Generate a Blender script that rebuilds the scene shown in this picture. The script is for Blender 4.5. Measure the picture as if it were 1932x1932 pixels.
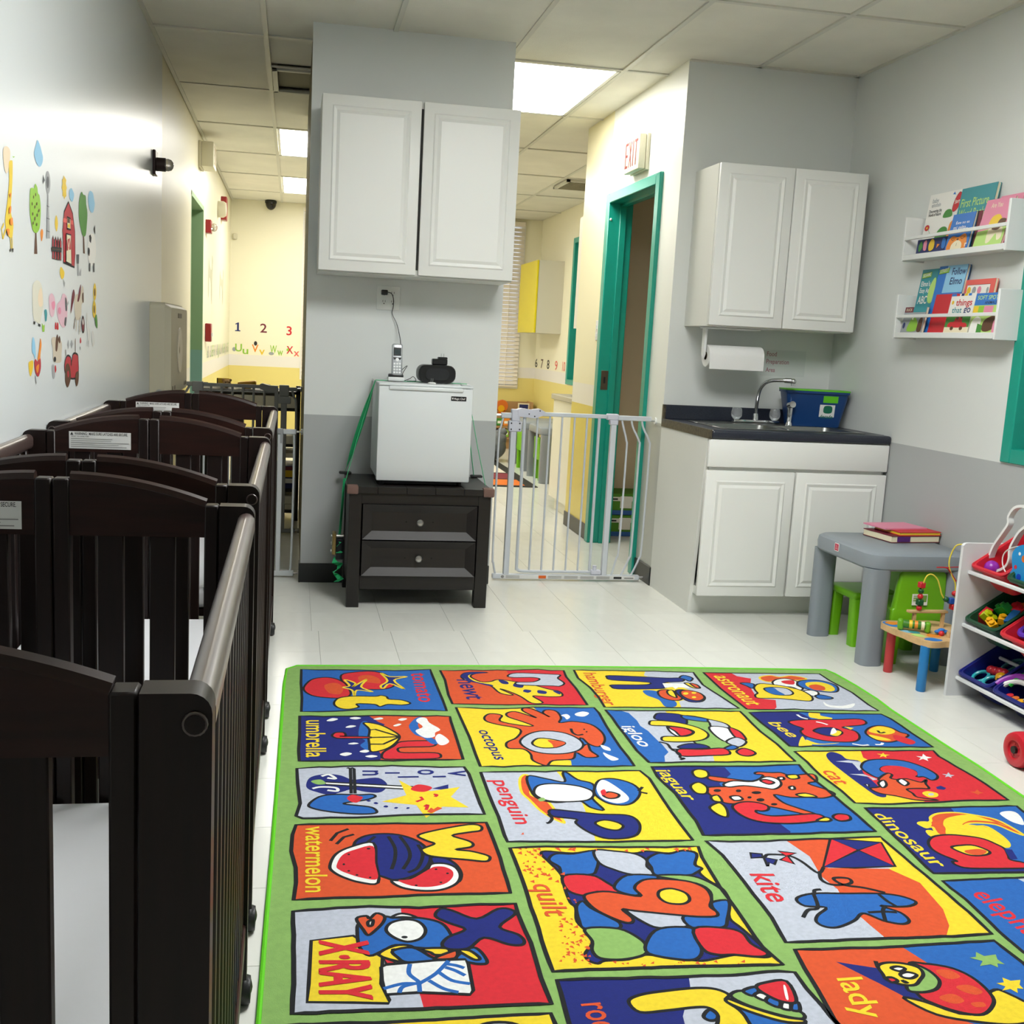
import bpy, bmesh, math, random
from mathutils import Vector, Matrix
random.seed(11)
for o in list(bpy.data.objects):
    bpy.data.objects.remove(o)
scene = bpy.context.scene
COLL = scene.collection

# ---------------------------------------------------------------- camera
F_PX, CAM_H, PPX, PPY = 2017.08, 1.2454, 905.46, 955.8     # focal length and principal point in 1932 px frame
YAW, PITCH, ROLL = 0.17751, -0.1537, 0.05053
def _cam_axes():
    cy, sy, cp, sp = math.cos(YAW), math.sin(YAW), math.cos(PITCH), math.sin(PITCH)
    fwd = Vector((sy*cp, cy*cp, sp)); right = Vector((cy, -sy, 0)); up = right.cross(fwd)
    c, s = math.cos(ROLL), math.sin(ROLL)
    return right*c + up*s, up*c - right*s, fwd
C_R, C_U, C_F = _cam_axes()
CAM = Vector((0, 0, CAM_H))
cam_data = bpy.data.cameras.new('camera'); cam = bpy.data.objects.new('camera', cam_data); COLL.objects.link(cam)
cam.matrix_world = Matrix(((C_R.x, C_U.x, -C_F.x, CAM.x), (C_R.y, C_U.y, -C_F.y, CAM.y), (C_R.z, C_U.z, -C_F.z, CAM.z), (0, 0, 0, 1)))
cam_data.sensor_width = 36; cam_data.lens = 36*F_PX/1932
cam_data.shift_x = (966-PPX)/1932; cam_data.shift_y = (PPY-966)/1932
cam_data.clip_start = 0.05; cam_data.clip_end = 100
scene.camera = cam
def pix(x, y):                                   # direction of a photo pixel
    return C_R*((x-PPX)/F_PX) - C_U*((y-PPY)/F_PX) + C_F
def px_z(x, y, z=0.0):
    d = pix(x, y); return CAM + d*((z-CAM_H)/d.z)
def px_x(x, y, X):
    d = pix(x, y); return CAM + d*(X/d.x)
def px_y(x, y, Y):
    d = pix(x, y); return CAM + d*(Y/d.y)

# ---------------------------------------------------------------- world and exposure
w = bpy.data.worlds.new('world'); scene.world = w; w.use_nodes = True
w.node_tree.nodes['Background'].inputs[0].default_value = (0.86, 0.92, 1.0, 1)
w.node_tree.nodes['Background'].inputs[1].default_value = .7
vs = scene.view_settings
vs.view_transform = 'Standard'; vs.look = 'None'; vs.gamma = 1; vs.use_curve_mapping = False
vs.exposure = 0.55
LAMP = 12.5                                        # emission of the ceiling troffers
LAMP_NEAR = 18.0

# ---------------------------------------------------------------- main measures (metres)
WY = 5.335            # front of the pillar and of the alcove wall
WL, WR = -0.725, 2.81 # left and right walls
FARY, FARX = 12.6, 2.84
CEIL = 2.667
HX = 1.90             # wall with the teal door

# ---------------------------------------------------------------- helpers
def lin(h):
    h = h.lstrip('#'); r = []
    for i in (0, 2, 4):
        c = int(h[i:i+2], 16)/255
        r.append(c/12.92 if c <= .04045 else ((c+.055)/1.055)**2.4)
    return (*r, 1)
MATS = {}
def mat(name, hexc, rough=.5, metal=0., noise=0., nscale=8., bump=0., bscale=60., coat=0., emit=0., stretch=None, trans=0., ior=1.45):
    if name in MATS: return MATS[name]
    m = bpy.data.materials.new(name); m.use_nodes = True; MATS[name] = m
    nt = m.node_tree; b = nt.nodes['Principled BSDF']
    col = lin(hexc)
    b.inputs['Base Color'].default_value = col
    b.inputs['Roughness'].default_value = rough; b.inputs['Metallic'].default_value = metal
    if coat: b.inputs['Coat Weight'].default_value = coat; b.inputs['Coat Roughness'].default_value = .12
    if trans: b.inputs['Transmission Weight'].default_value = trans; b.inputs['IOR'].default_value = ior
    if emit: b.inputs['Emission Color'].default_value = col; b.inputs['Emission Strength'].default_value = emit
    if noise or bump:
        tc = nt.nodes.new('ShaderNodeTexCoord'); mp = nt.nodes.new('ShaderNodeMapping')
        nt.links.new(tc.outputs['Object'], mp.inputs[0])
        if stretch: mp.inputs['Scale'].default_value = stretch
    if noise:
        n = nt.nodes.new('ShaderNodeTexNoise'); n.inputs['Scale'].default_value = nscale; n.inputs['Detail'].default_value = 4
        nt.links.new(mp.outputs[0], n.inputs['Vector'])
        r = nt.nodes.new('ShaderNodeMapRange'); r.inputs[1].default_value = .3; r.inputs[2].default_value = .7
        r.inputs[3].default_value = 1-noise; r.inputs[4].default_value = 1+noise
        nt.links.new(n.outputs['Fac'], r.inputs[0])
        mx = nt.nodes.new('ShaderNodeMix'); mx.data_type = 'RGBA'; mx.blend_type = 'MULTIPLY'; mx.inputs[0].default_value = 1
        mx.inputs[6].default_value = col; nt.links.new(r.outputs[0], mx.inputs[7]); nt.links.new(mx.outputs[2], b.inputs['Base Color'])
    if bump:
        n2 = nt.nodes.new('ShaderNodeTexNoise'); n2.inputs['Scale'].default_value = bscale; n2.inputs['Detail'].default_value = 3
        nt.links.new(mp.outputs[0], n2.inputs['Vector'])
        bp = nt.nodes.new('ShaderNodeBump'); bp.inputs['Strength'].default_value = bump; bp.inputs['Distance'].default_value = .004
        nt.links.new(n2.outputs['Fac'], bp.inputs['Height']); nt.links.new(bp.outputs[0], b.inputs['Normal'])
    return m
def paint(name, bands, rough=.45, bump=.06):
    """wall paint in horizontal bands: bands = [(z_from, hex), ...] rising; the first starts at the floor"""
    m = mat(name, bands[0][1], rough, bump=bump, bscale=220.)
    nt = m.node_tree; b = nt.nodes['Principled BSDF']
    g = nt.nodes.new('ShaderNodeNewGeometry'); sp = nt.nodes.new('ShaderNodeSeparateXYZ'); nt.links.new(g.outputs['Position'], sp.inputs[0])
    prev = None
    for i, (z, h) in enumerate(bands):
        if i == 0:
            rgb = nt.nodes.new('ShaderNodeRGB'); rgb.outputs[0].default_value = lin(h); prev = rgb.outputs[0]; continue
        gt = nt.nodes.new('ShaderNodeMath'); gt.operation = 'GREATER_THAN'; gt.inputs[1].default_value = z
        nt.links.new(sp.outputs['Z'], gt.inputs[0])
        mx = nt.nodes.new('ShaderNodeMix'); mx.data_type = 'RGBA'; nt.links.new(gt.outputs[0], mx.inputs[0])
        nt.links.new(prev, mx.inputs[6]); mx.inputs[7].default_value = lin(h); prev = mx.outputs[2]
    nt.links.new(prev, b.inputs['Base Color'])
    return m

class MB:
    """collects geometry; build() links it as ONE mesh object"""
    def __init__(s): s.v = []; s.f = []; s.fm = []; s.mats = []; s.M = None
    def mi(s, m):
        if m not in s.mats: s.mats.append(m)
        return s.mats.index(m)
    def add(s, vs, fs, m):
        o = len(s.v)
        if s.M is not None: vs = [s.M @ Vector(p) for p in vs]
        s.v += [tuple(p) for p in vs]; k = s.mi(m)
        for f in fs: s.f.append(tuple(o+i for i in f)); s.fm.append(k)
        return s
    def box(s, x0, x1, y0, y1, z0, z1, m, bev=0., seg=1, R=None):
        c = Vector(((x0+x1)/2, (y0+y1)/2, (z0+z1)/2))
        if bev <= 0 and R is None:
            vs = [(x, y, z) for z in (z0, z1) for y in (y0, y1) for x in (x0, x1)]
            return s.add(vs, [(0, 2, 3, 1), (4, 5, 7, 6), (0, 1, 5, 4), (2, 6, 7, 3), (0, 4, 6, 2), (1, 3, 7, 5)], m)
        bm = bmesh.new(); bmesh.ops.create_cube(bm, size=1)
        for v in bm.verts: v.co = Vector((v.co.x*abs(x1-x0), v.co.y*abs(y1-y0), v.co.z*abs(z1-z0)))
        if bev > 0:
            bmesh.ops.bevel(bm, geom=list(bm.edges), offset=min(bev, .49*min(abs(x1-x0), abs(y1-y0), abs(z1-z0))), segments=seg, affect='EDGES', profile=.5)
        bm.verts.index_update()
        vs = [((R @ v.co) if R is not None else v.co) + c for v in bm.verts]; fs = [[v.index for v in f.verts] for f in bm.faces]
        bm.free(); return s.add(vs, fs, m)
    def cyl(s, p0, p1, r, m, n=14, r2=None, cap=True):
        p0, p1 = Vector(p0), Vector(p1); r2 = r if r2 is None else r2
        d = (p1-p0).normalized(); a = d.orthogonal().normalized(); b = d.cross(a)
        vs = []
        for p, q in ((p0, r), (p1, r2)):
            for i in range(n):
                t = 2*math.pi*i/n; vs.append(p + (a*math.cos(t)+b*math.sin(t))*q)
        fs = [(i, (i+1) % n, n+(i+1) % n, n+i) for i in range(n)]
        if cap: fs += [tuple(range(n-1, -1, -1)), tuple(range(n, 2*n))]
        return s.add(vs, fs, m)
    def tube(s, pts, r, m, n=8, closed=False, flat=None):
        pts = [Vector(p) for p in pts]; N = len(pts); vs = []; fs = []
        T = []
        for i in range(N):
            if closed: t = pts[(i+1) % N]-pts[i-1]
            else: t = pts[min(i+1, N-1)]-pts[max(i-1, 0)]
            T.append(t.normalized())
        a = T[0].orthogonal().normalized()
        for i in range(N):
            a = (a - T[i]*a.dot(T[i])).normalized(); b = T[i].cross(a)
            rr = r[i] if isinstance(r, (list, tuple)) else r
            for k in range(n):
                t = 2*math.pi*k/n; vs.append(pts[i]+(a*math.cos(t)+b*math.sin(t))*rr)
        for i in range(N if closed else N-1):
            j = (i+1) % N
            for k in range(n): fs.append((i*n+k, i*n+(k+1) % n, j*n+(k+1) % n, j*n+k))
        if not closed: fs += [tuple(range(n-1, -1, -1)), tuple((N-1)*n+k for k in range(n))]
        return s.add(vs, fs, m)
    def ribbon(s, pts, sides, wd, m, th=.0015):
        """strap: points, side directions, width"""
        vs = []; fs = []; N = len(pts)
        for i, p in enumerate(pts):
            p = Vector(p); q = Vector(sides[i] if isinstance(sides, list) else sides).normalized()
            t = (Vector(pts[min(i+1, N-1)])-Vector(pts[max(i-1, 0)])).normalized(); n = q.cross(t).normalized()*th/2
            vs += [p-q*wd/2-n, p+q*wd/2-n, p+q*wd/2+n, p-q*wd/2+n]
        for i in range(N-1):
            for k in range(4): fs.append((i*4+k, i*4+(k+1) % 4, i*4+4+(k+1) % 4, i*4+4+k))
        fs += [(3, 2, 1, 0), (4*N-4, 4*N-3, 4*N-2, 4*N-1)]
        return s.add(vs, fs, m)
    def lathe(s, prof, m, org=(0, 0, 0), n=20, ax='z'):
        vs = []; fs = []; L = len(prof); org = Vector(org)
        for (r, h) in prof:
            for k in range(n):
                t = 2*math.pi*k/n; x, y = r*math.cos(t), r*math.sin(t)
                vs.append(org+Vector({'z': (x, y, h), 'x': (h, x, y), 'y': (x, h, y)}[ax]))
        for i in range(L-1):
            for k in range(n): fs.append((i*n+k, i*n+(k+1) % n, (i+1)*n+(k+1) % n, (i+1)*n+k))
        if prof[0][0] > 1e-6: fs.append(tuple(range(n-1, -1, -1)))
        if prof[-1][0] > 1e-6: fs.append(tuple((L-1)*n+k for k in range(n)))
        return s.add(vs, fs, m)
    def prism(s, poly, a0, a1, m, plane='xz', inset=0.):
        """polygon extruded from a0 to a1 along the missing axis"""
        def P(p, a):
            return {'xz': (p[0], a, p[1]), 'yz': (a, p[0], p[1]), 'xy': (p[0], p[1], a)}[plane]
        n = len(poly)
        vs = [P(p, a0) for p in poly]+[P(p, a1) for p in poly]
        fs = [tuple(range(n)), tuple(range(2*n-1, n-1, -1))]+[(i, n+i, n+(i+1) % n, (i+1) % n) for i in range(n)]
        return s.add(vs, fs, m)
    def ball(s, c, r, m, sc=(1, 1, 1), n=14, k=8):
        prof = []; c = Vector(c); vs = []; fs = []
        for i in range(k+1):
            a = -math.pi/2+math.pi*i/k
            for j in range(n):
                t = 2*math.pi*j/n
                vs.append(c+Vector((r*sc[0]*math.cos(a)*math.cos(t), r*sc[1]*math.cos(a)*math.sin(t), r*sc[2]*math.sin(a))))
        for i in range(k):
            for j in range(n): fs.append((i*n+j, i*n+(j+1) % n, (i+1)*n+(j+1) % n, (i+1)*n+j))
        return s.add(vs, fs, m)
    def build(s, name, parent=None, smooth=True, ang=38):
        me = bpy.data.meshes.new(name)
        org = WLOC.get(parent, Vector((0, 0, 0))) if parent else Vector((0, 0, 0))
        me.from_pydata([(p[0]-org.x, p[1]-org.y, p[2]-org.z) for p in s.v], [], s.f)
        for m in s.mats: me.materials.append(m)
        me.polygons.foreach_set('material_index', s.fm)
        me.validate()
        bm = bmesh.new(); bm.from_mesh(me); bmesh.ops.recalc_face_normals(bm, faces=bm.faces); bm.to_mesh(me); bm.free()
        if smooth:
            me.polygons.foreach_set('use_smooth', [True]*len(me.polygons)); me.set_sharp_from_angle(angle=math.radians(ang))
        me.update()
        o = bpy.data.objects.new(name, me); COLL.objects.link(o)
        if parent: o.parent = parent; WLOC[o] = org
        return o
WLOC = {}
def tag(o, label=None, cat=None, group=None, kind=None):
    if label: o['label'] = label
    if cat: o['category'] = cat
    if group: o['group'] = group
    if kind: o['kind'] = kind
    return o
def thing(name, label, cat, loc=(0, 0, 0), group=None):
    o = bpy.data.objects.new(name, None); COLL.objects.link(o); o.location = loc; o.empty_display_size = .05
    WLOC[o] = Vector(loc); return tag(o, label, cat, group)
def single(mb, name, label, cat, group=None, smooth=True, ang=38):
    """a thing that is one mesh; its origin goes to the middle of its base"""
    xs, ys, zs = zip(*mb.v)
    org = Vector(((min(xs)+max(xs))/2, (min(ys)+max(ys))/2, min(zs)))
    mb.v = [(p[0]-org.x, p[1]-org.y, p[2]-org.z) for p in mb.v]
    o = mb.build(name, smooth=smooth, ang=ang); o.location = org; WLOC[o] = org
    return tag(o, label, cat, group)
def struct(mb, name, parent=None, smooth=False):
    o = mb.build(name, parent, smooth=smooth)
    if not parent: o['kind'] = 'structure'; WLOC[o] = Vector((0, 0, 0))
    return o
def copy_tree(o, parent=None):
    c = o.copy(); COLL.objects.link(c); c.parent = parent
    for ch in list(o.children): copy_tree(ch, c)
    return c
def place(o, loc, rz=0.):
    o.location = loc; o.rotation_euler = (0, 0, rz); WLOC[o] = Vector(loc); return o
def rounded(x0, x1, y0, y1, r, n=4):
    pts = []
    for cx, cy, a0 in ((x1-r, y1-r, 0), (x0+r, y1-r, 90), (x0+r, y0+r, 180), (x1-r, y0+r, 270)):
        for i in range(n+1):
            a = math.radians(a0+90*i/n); pts.append((cx+r*math.cos(a), cy+r*math.sin(a)))
    return pts
def spline(pts, closed=False, k=5):
    P = [Vector(p) for p in pts]; N = len(P); out = []
    for i in range(N if closed else N-1):
        if closed: a, b, c, d = P[i-1], P[i], P[(i+1) % N], P[(i+2) % N]
        else: a, b, c, d = P[max(i-1, 0)], P[i], P[i+1], P[min(i+2, N-1)]
        for j in range(k):
            t = j/k
            out.append(((2*b)+(c-a)*t+(2*a-5*b+4*c-d)*t*t+(3*b-a-3*c+d)*t*t*t)*.5)
    if not closed: out.append(P[-1])
    return out
# ---------------------------------------------------------------- flat print (lettering, pictures) on real surfaces
_TXT = {}
def text_geo(t):
    if t not in _TXT:
        cu = bpy.data.curves.new('txt', 'FONT'); cu.body = t; cu.resolution_u = 3; cu.offset = .012
        ob = bpy.data.objects.new('txt', cu); COLL.objects.link(ob)
        dg = bpy.context.evaluated_depsgraph_get(); dg.update()
        ev = ob.evaluated_get(dg); me = ev.to_mesh()
        V = [(v.co.x, v.co.y) for v in me.vertices]; Fc = [tuple(p.vertices) for p in me.polygons]
        ev.to_mesh_clear(); bpy.data.objects.remove(ob); bpy.data.curves.remove(cu)
        x0 = min(v[0] for v in V); x1 = max(v[0] for v in V)
        y0 = 0.0; y1 = max(v[1] for v in V)
        _TXT[t] = ([((x-x0)/max(x1-x0, 1e-6), (y-y0)/max(y1-y0, 1e-6)) for x, y in V], Fc)
    return _TXT[t]
def line_strip(mb, P, n, wd, m, closed):
    N = len(P); vs = []
    for i in range(N):
        a = P[i-1] if (closed or i > 0) else P[i]; b = P[(i+1) % N] if (closed or i < N-1) else P[i]
        t = (b-a)
        s = n.cross(t)
        s = s.normalized()*wd/2 if s.length > 1e-9 else Vector((0, 0, 0))
        vs += [P[i]-s, P[i]+s]
    fs = [(2*i, 2*i+1, 2*((i+1) % N)+1, 2*((i+1) % N)) for i in range(N if closed else N-1)]
    mb.add(vs, fs, m)
def draw(lines, mapper, normal, pal, wd=.004, eps=.0001, mb=None, lay0=1):
    """picture language: p/q straight polygon (q outlined), s/c smooth polygon (c outlined), y yellow outline,
    l/m straight or smooth line, e ellipse, t lettering (baseline start, baseline end, top)"""
    mb = mb or MB(); lay = lay0; n = Vector(normal)
    for ln in lines:
        tk = ln.split()
        if not tk: continue
        k, c = tk[0], pal[tk[1]]
        if k == 't':
            body = tk[2].replace('_', ' '); p0, p1, p2 = [Vector(tuple(map(float, a.split(',')))) for a in tk[3:6]]
            A, B, Cc = [mapper(q.x, q.y, lay*eps) for q in (p0, p1, p2)]
            V, Fc = text_geo(body)
            mb.add([A+(B-A)*x+(Cc-A)*y for x, y in V], Fc, c); lay += 1; continue
        pts = [tuple(map(float, a.split(','))) for a in tk[2:]]
        if k == 'e':
            (cx, cy), (rx, ry) = pts
            pts = [(cx+rx*math.cos(a*math.pi/6), cy+ry*math.sin(a*math.pi/6)) for a in range(12)]; k = 'p'
        if k in 'scy': pts = [(q.x, q.y) for q in spline([(x, y) for x, y in pts], True, 4)] if len(pts) > 3 else pts
        if k == 'm': pts = [(q.x, q.y) for q in spline(pts, False, 5)]
        P = [mapper(x, y, lay*eps) for x, y in pts]
        if k == 'o':
            line_strip(mb, P, n, wd*1.2, c, True); lay += 1; continue
        if k in 'lm':
            line_strip(mb, P, n, wd*1.15, c, False); lay += 1; continue
        mb.add(P, [tuple(range(len(P)))], c); lay += 1
        if k in 'qcy':
            line_strip(mb, [p+n*eps for p in P], n, wd, pal['K'] if k != 'y' else pal['Y'], True); lay += 1
    return mb
# ================================================================= THE SETTING
M_WHITE_WALL = paint('paint_white_grey', [(0, '#adb0b0'), (.846, '#dee1df')], rough=.42)
M_LEFT_WALL = paint('paint_left', [(0, '#a3a8aa'), (.80, '#d9dedf')], rough=.30, bump=.03)
M_RIGHT_WALL = paint('paint_right', [(0, '#adb0b0'), (.866, '#d9dcd9')], rough=.42)
M_CREAM = paint('paint_cream', [(0, '#e4d484'), (.83, '#e6e2dc'), (.955, '#efead0')], rough=.38)
M_HALL = paint('paint_hall', [(0, '#b9bbb4'), (.865, '#eef0ea')], rough=.36)
M_CREAM_HALL = paint('paint_cream_hall', [(0, '#e0cb62'), (.864, '#ebe7dc'), (1.0, '#efe8c2')], rough=.36)
M_CLOSET = mat('closet_paint', '#dccbb2', .7)
M_GREEN_PAINT = paint('green_paint', [(0, '#8fb8ae'), (1.06, '#97b88c')], rough=.5)
M_OLIVE = mat('shaded_side_olive', '#6a6344', .6)  # dark olive puts the shade on the pillar's side into its colour
M_BASE = mat('black_rubber_base', '#191b1c', .4, bump=.05)
M_TEAL = mat('teal_gloss_paint', '#159683', .28, noise=.04, nscale=12)
M_CEIL = mat('ceiling_panel_fibre', '#e6e4d8', .9, noise=.05, nscale=3, bump=.35, bscale=260)
M_BAR = mat('ceiling_grid_metal', '#d2d1c6', .5)
M_JOINT = mat('floor_joint', '#9a9a92', .7)
def floor_mat():
    m = mat('vinyl_tile', '#dcddd6', .2, noise=.03, nscale=5, stretch=(2.5, .8, 1))
    nt = m.node_tree; b = nt.nodes['Principled BSDF']
    src = b.inputs['Base Color'].links[0].from_socket
    oi = nt.nodes.new('ShaderNodeObjectInfo'); r = nt.nodes.new('ShaderNodeMapRange')
    r.inputs[3].default_value = .955; r.inputs[4].default_value = 1.01; nt.links.new(oi.outputs['Random'], r.inputs[0])
    mx = nt.nodes.new('ShaderNodeMix'); mx.data_type = 'RGBA'; mx.blend_type = 'MULTIPLY'; mx.inputs[0].default_value = 1
    nt.links.new(src, mx.inputs[6]); nt.links.new(r.outputs[0], mx.inputs[7])
    # sparse dark scuffs
    tc = nt.nodes.new('ShaderNodeNewGeometry'); mp = nt.nodes.new('ShaderNodeMapping'); mp.inputs['Scale'].default_value = (9, 22, 1)
    nt.links.new(tc.outputs['Position'], mp.inputs[0])
    n = nt.nodes.new('ShaderNodeTexNoise'); n.inputs['Scale'].default_value = 2.2; n.inputs['Detail'].default_value = 6; n.inputs['Roughness'].default_value = .8
    nt.links.new(mp.outputs[0], n.inputs['Vector'])
    r2 = nt.nodes.new('ShaderNodeMapRange'); r2.inputs[1].default_value = .70; r2.inputs[2].default_value = .78; r2.inputs[3].default_value = 1; r2.inputs[4].default_value = .72
    nt.links.new(n.outputs['Fac'], r2.inputs[0])
    m2 = nt.nodes.new('ShaderNodeMix'); m2.data_type = 'RGBA'; m2.blend_type = 'MULTIPLY'; m2.inputs[0].default_value = 1
    nt.links.new(mx.outputs[2], m2.inputs[6]); nt.links.new(r2.outputs[0], m2.inputs[7]); nt.links.new(m2.outputs[2], b.inputs['Base Color'])
    return m
M_TILE = floor_mat()
M_MATTE_WHITE = mat('white_enamel', '#e4e6e4', .35)

# ---- floor: base slab with single vinyl tiles
fl = struct(MB().box(-1.7, 3.0, -1.6, 12.75, -.05, -.0035, M_JOINT), 'floor')
S = .3048; TX0, TY0 = .100, px_z(785, 1190.8).y
tile_mb = MB().box(.0005, S-.0005, .0005, S-.0005, -.0035, 0, M_TILE, bev=.0003)
cells = []
for i in range(-3, 9):
    for j in range(-20, 28):
        x, y = TX0+i*S, TY0+j*S
        if x+S < WL+.01 or x > 2.83 or y < -1.7 or y > 12.6: continue
        if x > .06 and x+S < 1.9 and y+S < 3.75 and y > .9: continue                    # under the rug
        if y > WY and ((x > .1 and x+S < 1.0 and y < 7) or (x > 1.95 and y+S < 5.5)): continue
        # sort by nearness among the ones the view can show
        v = Vector((x+S/2, y+S/2, 0))-CAM; d = v.dot(C_F)
        u, w_ = (PPX+F_PX*v.dot(C_R)/d, PPY-F_PX*v.dot(C_U)/d) if d > .1 else (9e9, 9e9)
        seen = d > .1 and -150 < u < 2080 and w_ < 2080
        cells.append((0 if seen else 1, d if d > 0 else 50, x + (.028 if j < 0 else 0), y))
cells.sort()
t0 = None
for k, (sn, d, x, y) in enumerate(cells[:300]):
    if t0 is None: t0 = tile_mb.build('floor_tile', fl, smooth=False); o = t0
    else: o = t0.copy(); COLL.objects.link(o); o.parent = fl
    o.location = (x, y, 0)
rest = MB()
for (sn, d, x, y) in cells[300:]: rest.box(x+.0005, x+S-.0005, y+.0005, y+S-.0005, -.0035, 0, M_TILE)
if rest.v: tag(rest.build('floor_tiles', fl, smooth=False), kind='stuff')

# ---- ceiling: slab, T-bar grid and lay-in panels
ce = struct(MB().box(-1.7, 3.0, -1.7, 12.75, 2.70, 2.76, M_CEIL), 'ceiling')
GX = [WL] + [.4394+.6096*i for i in range(-1, 4)] + [FARX]
GY = [-1.6] + [4.4246+1.2192*j for j in range(-4, 7)] + [FARY]
def cell(ix, y):                                   # index of grid row
    return min(range(len(GY)-1), key=lambda k: abs((GY[k]+GY[k+1])/2-y))
LROWS = {(1, cell(0, 8.7)): 'lit ceiling panel in the corridor above the grey gate', (1, cell(0, 11.1)): 'lit ceiling panel close to the dome camera in the far room',
         (3, cell(0, 6.25)): 'large lit ceiling panel above the white gate passage',
         (2, cell(0, 2.6)): 'lit ceiling panel above the rug, closer to the cribs', (3, cell(0, 2.6)): 'lit ceiling panel above the middle of the alphabet rug',
         (3, cell(0, 9.9)): 'added ceiling panel lamp, hidden from view, brightening the far room'}  # last panel is an added, unseen lamp that brightens the far room
PJ = {(1, cell(0, 6.25))}
for i in range(len(GX)-1):
    for j in range(len(GY)-1):
        if (i, j) in LROWS or (i, j) in PJ: continue
        x0, x1, y0, y1 = GX[i], GX[i+1], GY[j], GY[j+1]
        tz = random.uniform(0, .003)
        MB().box(x0+.004, x1-.004, y0+.004, y1-.004, CEIL+.004+tz, CEIL+.02+tz, M_CEIL, bev=.002).build('ceiling_panel', ce, smooth=False)
for x in GX[1:-1]: MB().box(x-.012, x+.012, -1.6, FARY, CEIL-.001, CEIL+.006, M_BAR).build('grid_bar', ce, smooth=False)
for y in GY[1:-1]: MB().box(WL, FARX, y-.012, y+.012, CEIL-.0015, CEIL+.006, M_BAR).build('grid_bar', ce, smooth=False)
for x0, x1, y0, y1 in ((WL, WL+.022, -1.6, FARY), (WR-.022, WR, -1.6, WY), (HX, FARX, WY-.022, WY)):
    MB().box(x0, x1, y0, y1, CEIL-.001, CEIL+.006, M_BAR).build('wall_angle', ce, smooth=False)
# plain half panel beside the corridor vent
j = cell(0, 6.25)
MB().box(GX[1]+.004, GX[2]-.004, GY[j]+.004, GY[j]+.60, CEIL+.016, CEIL+.03, M_CEIL).build('ceiling_panel', ce, smooth=False)
MB().box(GX[1], GX[2], GY[j]+.60, GY[j]+.625, CEIL-.0015, CEIL+.006, M_BAR).build('grid_bar', ce, smooth=False)

M_DIFF_NEAR = mat('lamp_diffuser_near', '#f8f9f7', .5, emit=LAMP_NEAR)
M_DIFF = mat('lamp_diffuser', '#fffcf4', .5, emit=LAMP)
for (i, j), lab in LROWS.items():
    x0, x1, y0, y1 = GX[i]+.014, GX[i+1]-.014, GY[j]+.014, GY[j+1]-.014
    t = thing('ceiling_light', lab, 'ceiling light', ((x0+x1)/2, (y0+y1)/2, CEIL))
    fr = MB()
    for a in ((x0, x1, y0, y0+.02), (x0, x1, y1-.02, y1), (x0, x0+.02, y0, y1), (x1-.02, x1, y0, y1)): fr.box(*a, CEIL+.0005, CEIL+.02, M_MATTE_WHITE)
    fr.build('frame', t, smooth=False)
    MB().box(x0+.02, x1-.02, y0+.02, y1-.02, CEIL+.004, CEIL+.009, M_DIFF_NEAR if y1 < WY else M_DIFF).build('diffuser', t, smooth=False)

# ---- walls
struct(MB().box(WL-.12, WL, -1.6, 6.2, 0, 2.7, M_LEFT_WALL), 'wall_left')
b = MB(); b.box(WL-.12, WL-.004, 6.2, 7.93, 0, 2.7, M_CREAM); b.box(WL-.12, WL-.004, 8.98, 12.7, 0, 2.7, M_CREAM); b.box(WL-.12, WL-.004, 7.93, 8.98, 2.18, 2.7, M_CREAM)
struct(b, 'wall_left_far')
b = MB(); b.box(-1.65, -1.6, 7.2, 9.9, 0, 2.7, M_GREEN_PAINT); b.box(-1.6, WL-.12, 7.2, 7.25, 0, 2.7, M_GREEN_PAINT); b.box(-1.6, WL-.12, 9.85, 9.9, 0, 2.7, M_GREEN_PAINT)
struct(b, 'wall_side_room')
b = MB(); b.box(WL-.125, WL-.003, 8.955, 8.985, 0, 2.18, M_GREEN_PAINT); b.box(WL-.125, WL-.003, 7.925, 7.955, 0, 2.18, M_GREEN_PAINT); b.box(WL-.125, WL-.003, 7.925, 8.985, 2.15, 2.185, M_GREEN_PAINT)
struct(b, 'trim_1')
b = MB(); WY0, WY1, WZ0, WZ1 = 2.55, 3.80, .925, 2.14
b.box(WR, WR+.12, -1.6, WY0, 0, 2.7, M_RIGHT_WALL); b.box(WR, WR+.12, WY1, WY+.1, 0, 2.7, M_RIGHT_WALL)
b.box(WR, WR+.12, WY0, WY1, 0, WZ0, M_RIGHT_WALL); b.box(WR, WR+.12, WY0, WY1, WZ1, 2.7, M_RIGHT_WALL)
struct(b, 'wall_right')
wn = struct(MB().box(WR-.012, WR+.06, WY1-.005, WY1+.055, WZ0-.055, WZ1+.055, M_TEAL, bev=.004), 'window_1')
MB().box(WR-.012, WR+.06, WY0-.055, WY0+.005, WZ0-.055, WZ1+.055, M_TEAL, bev=.004).build('frame_side', wn)
MB().box(WR-.012, WR+.06, WY0+.005, WY1-.005, WZ0-.055, WZ0+.005, M_TEAL, bev=.004).build('frame_bottom', wn)
MB().box(WR-.012, WR+.06, WY0+.005, WY1-.005, WZ1-.005, WZ1+.055, M_TEAL, bev=.004).build('frame_top', wn)
MB().box(WR+.06, WR+.066, WY0, WY1, WZ0, WZ1, mat('dark_pane', '#8d979b', .06)).build('pane', wn)
struct(MB().box(HX, WR+.12, WY, WY+.12, 0, 2.7, M_RIGHT_WALL), 'wall_back')
DY0, DY1, DZ = 5.66, 6.53, 2.12
b = MB(); b.box(HX-.001, HX+.12, WY+.0005, DY0, 0, 2.7, M_HALL); b.box(HX-.001, HX+.12, DY0, 6.6, DZ, 2.7, M_HALL); b.box(HX-.001, HX+.12, DY1, 6.6, 0, DZ, M_HALL)
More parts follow.
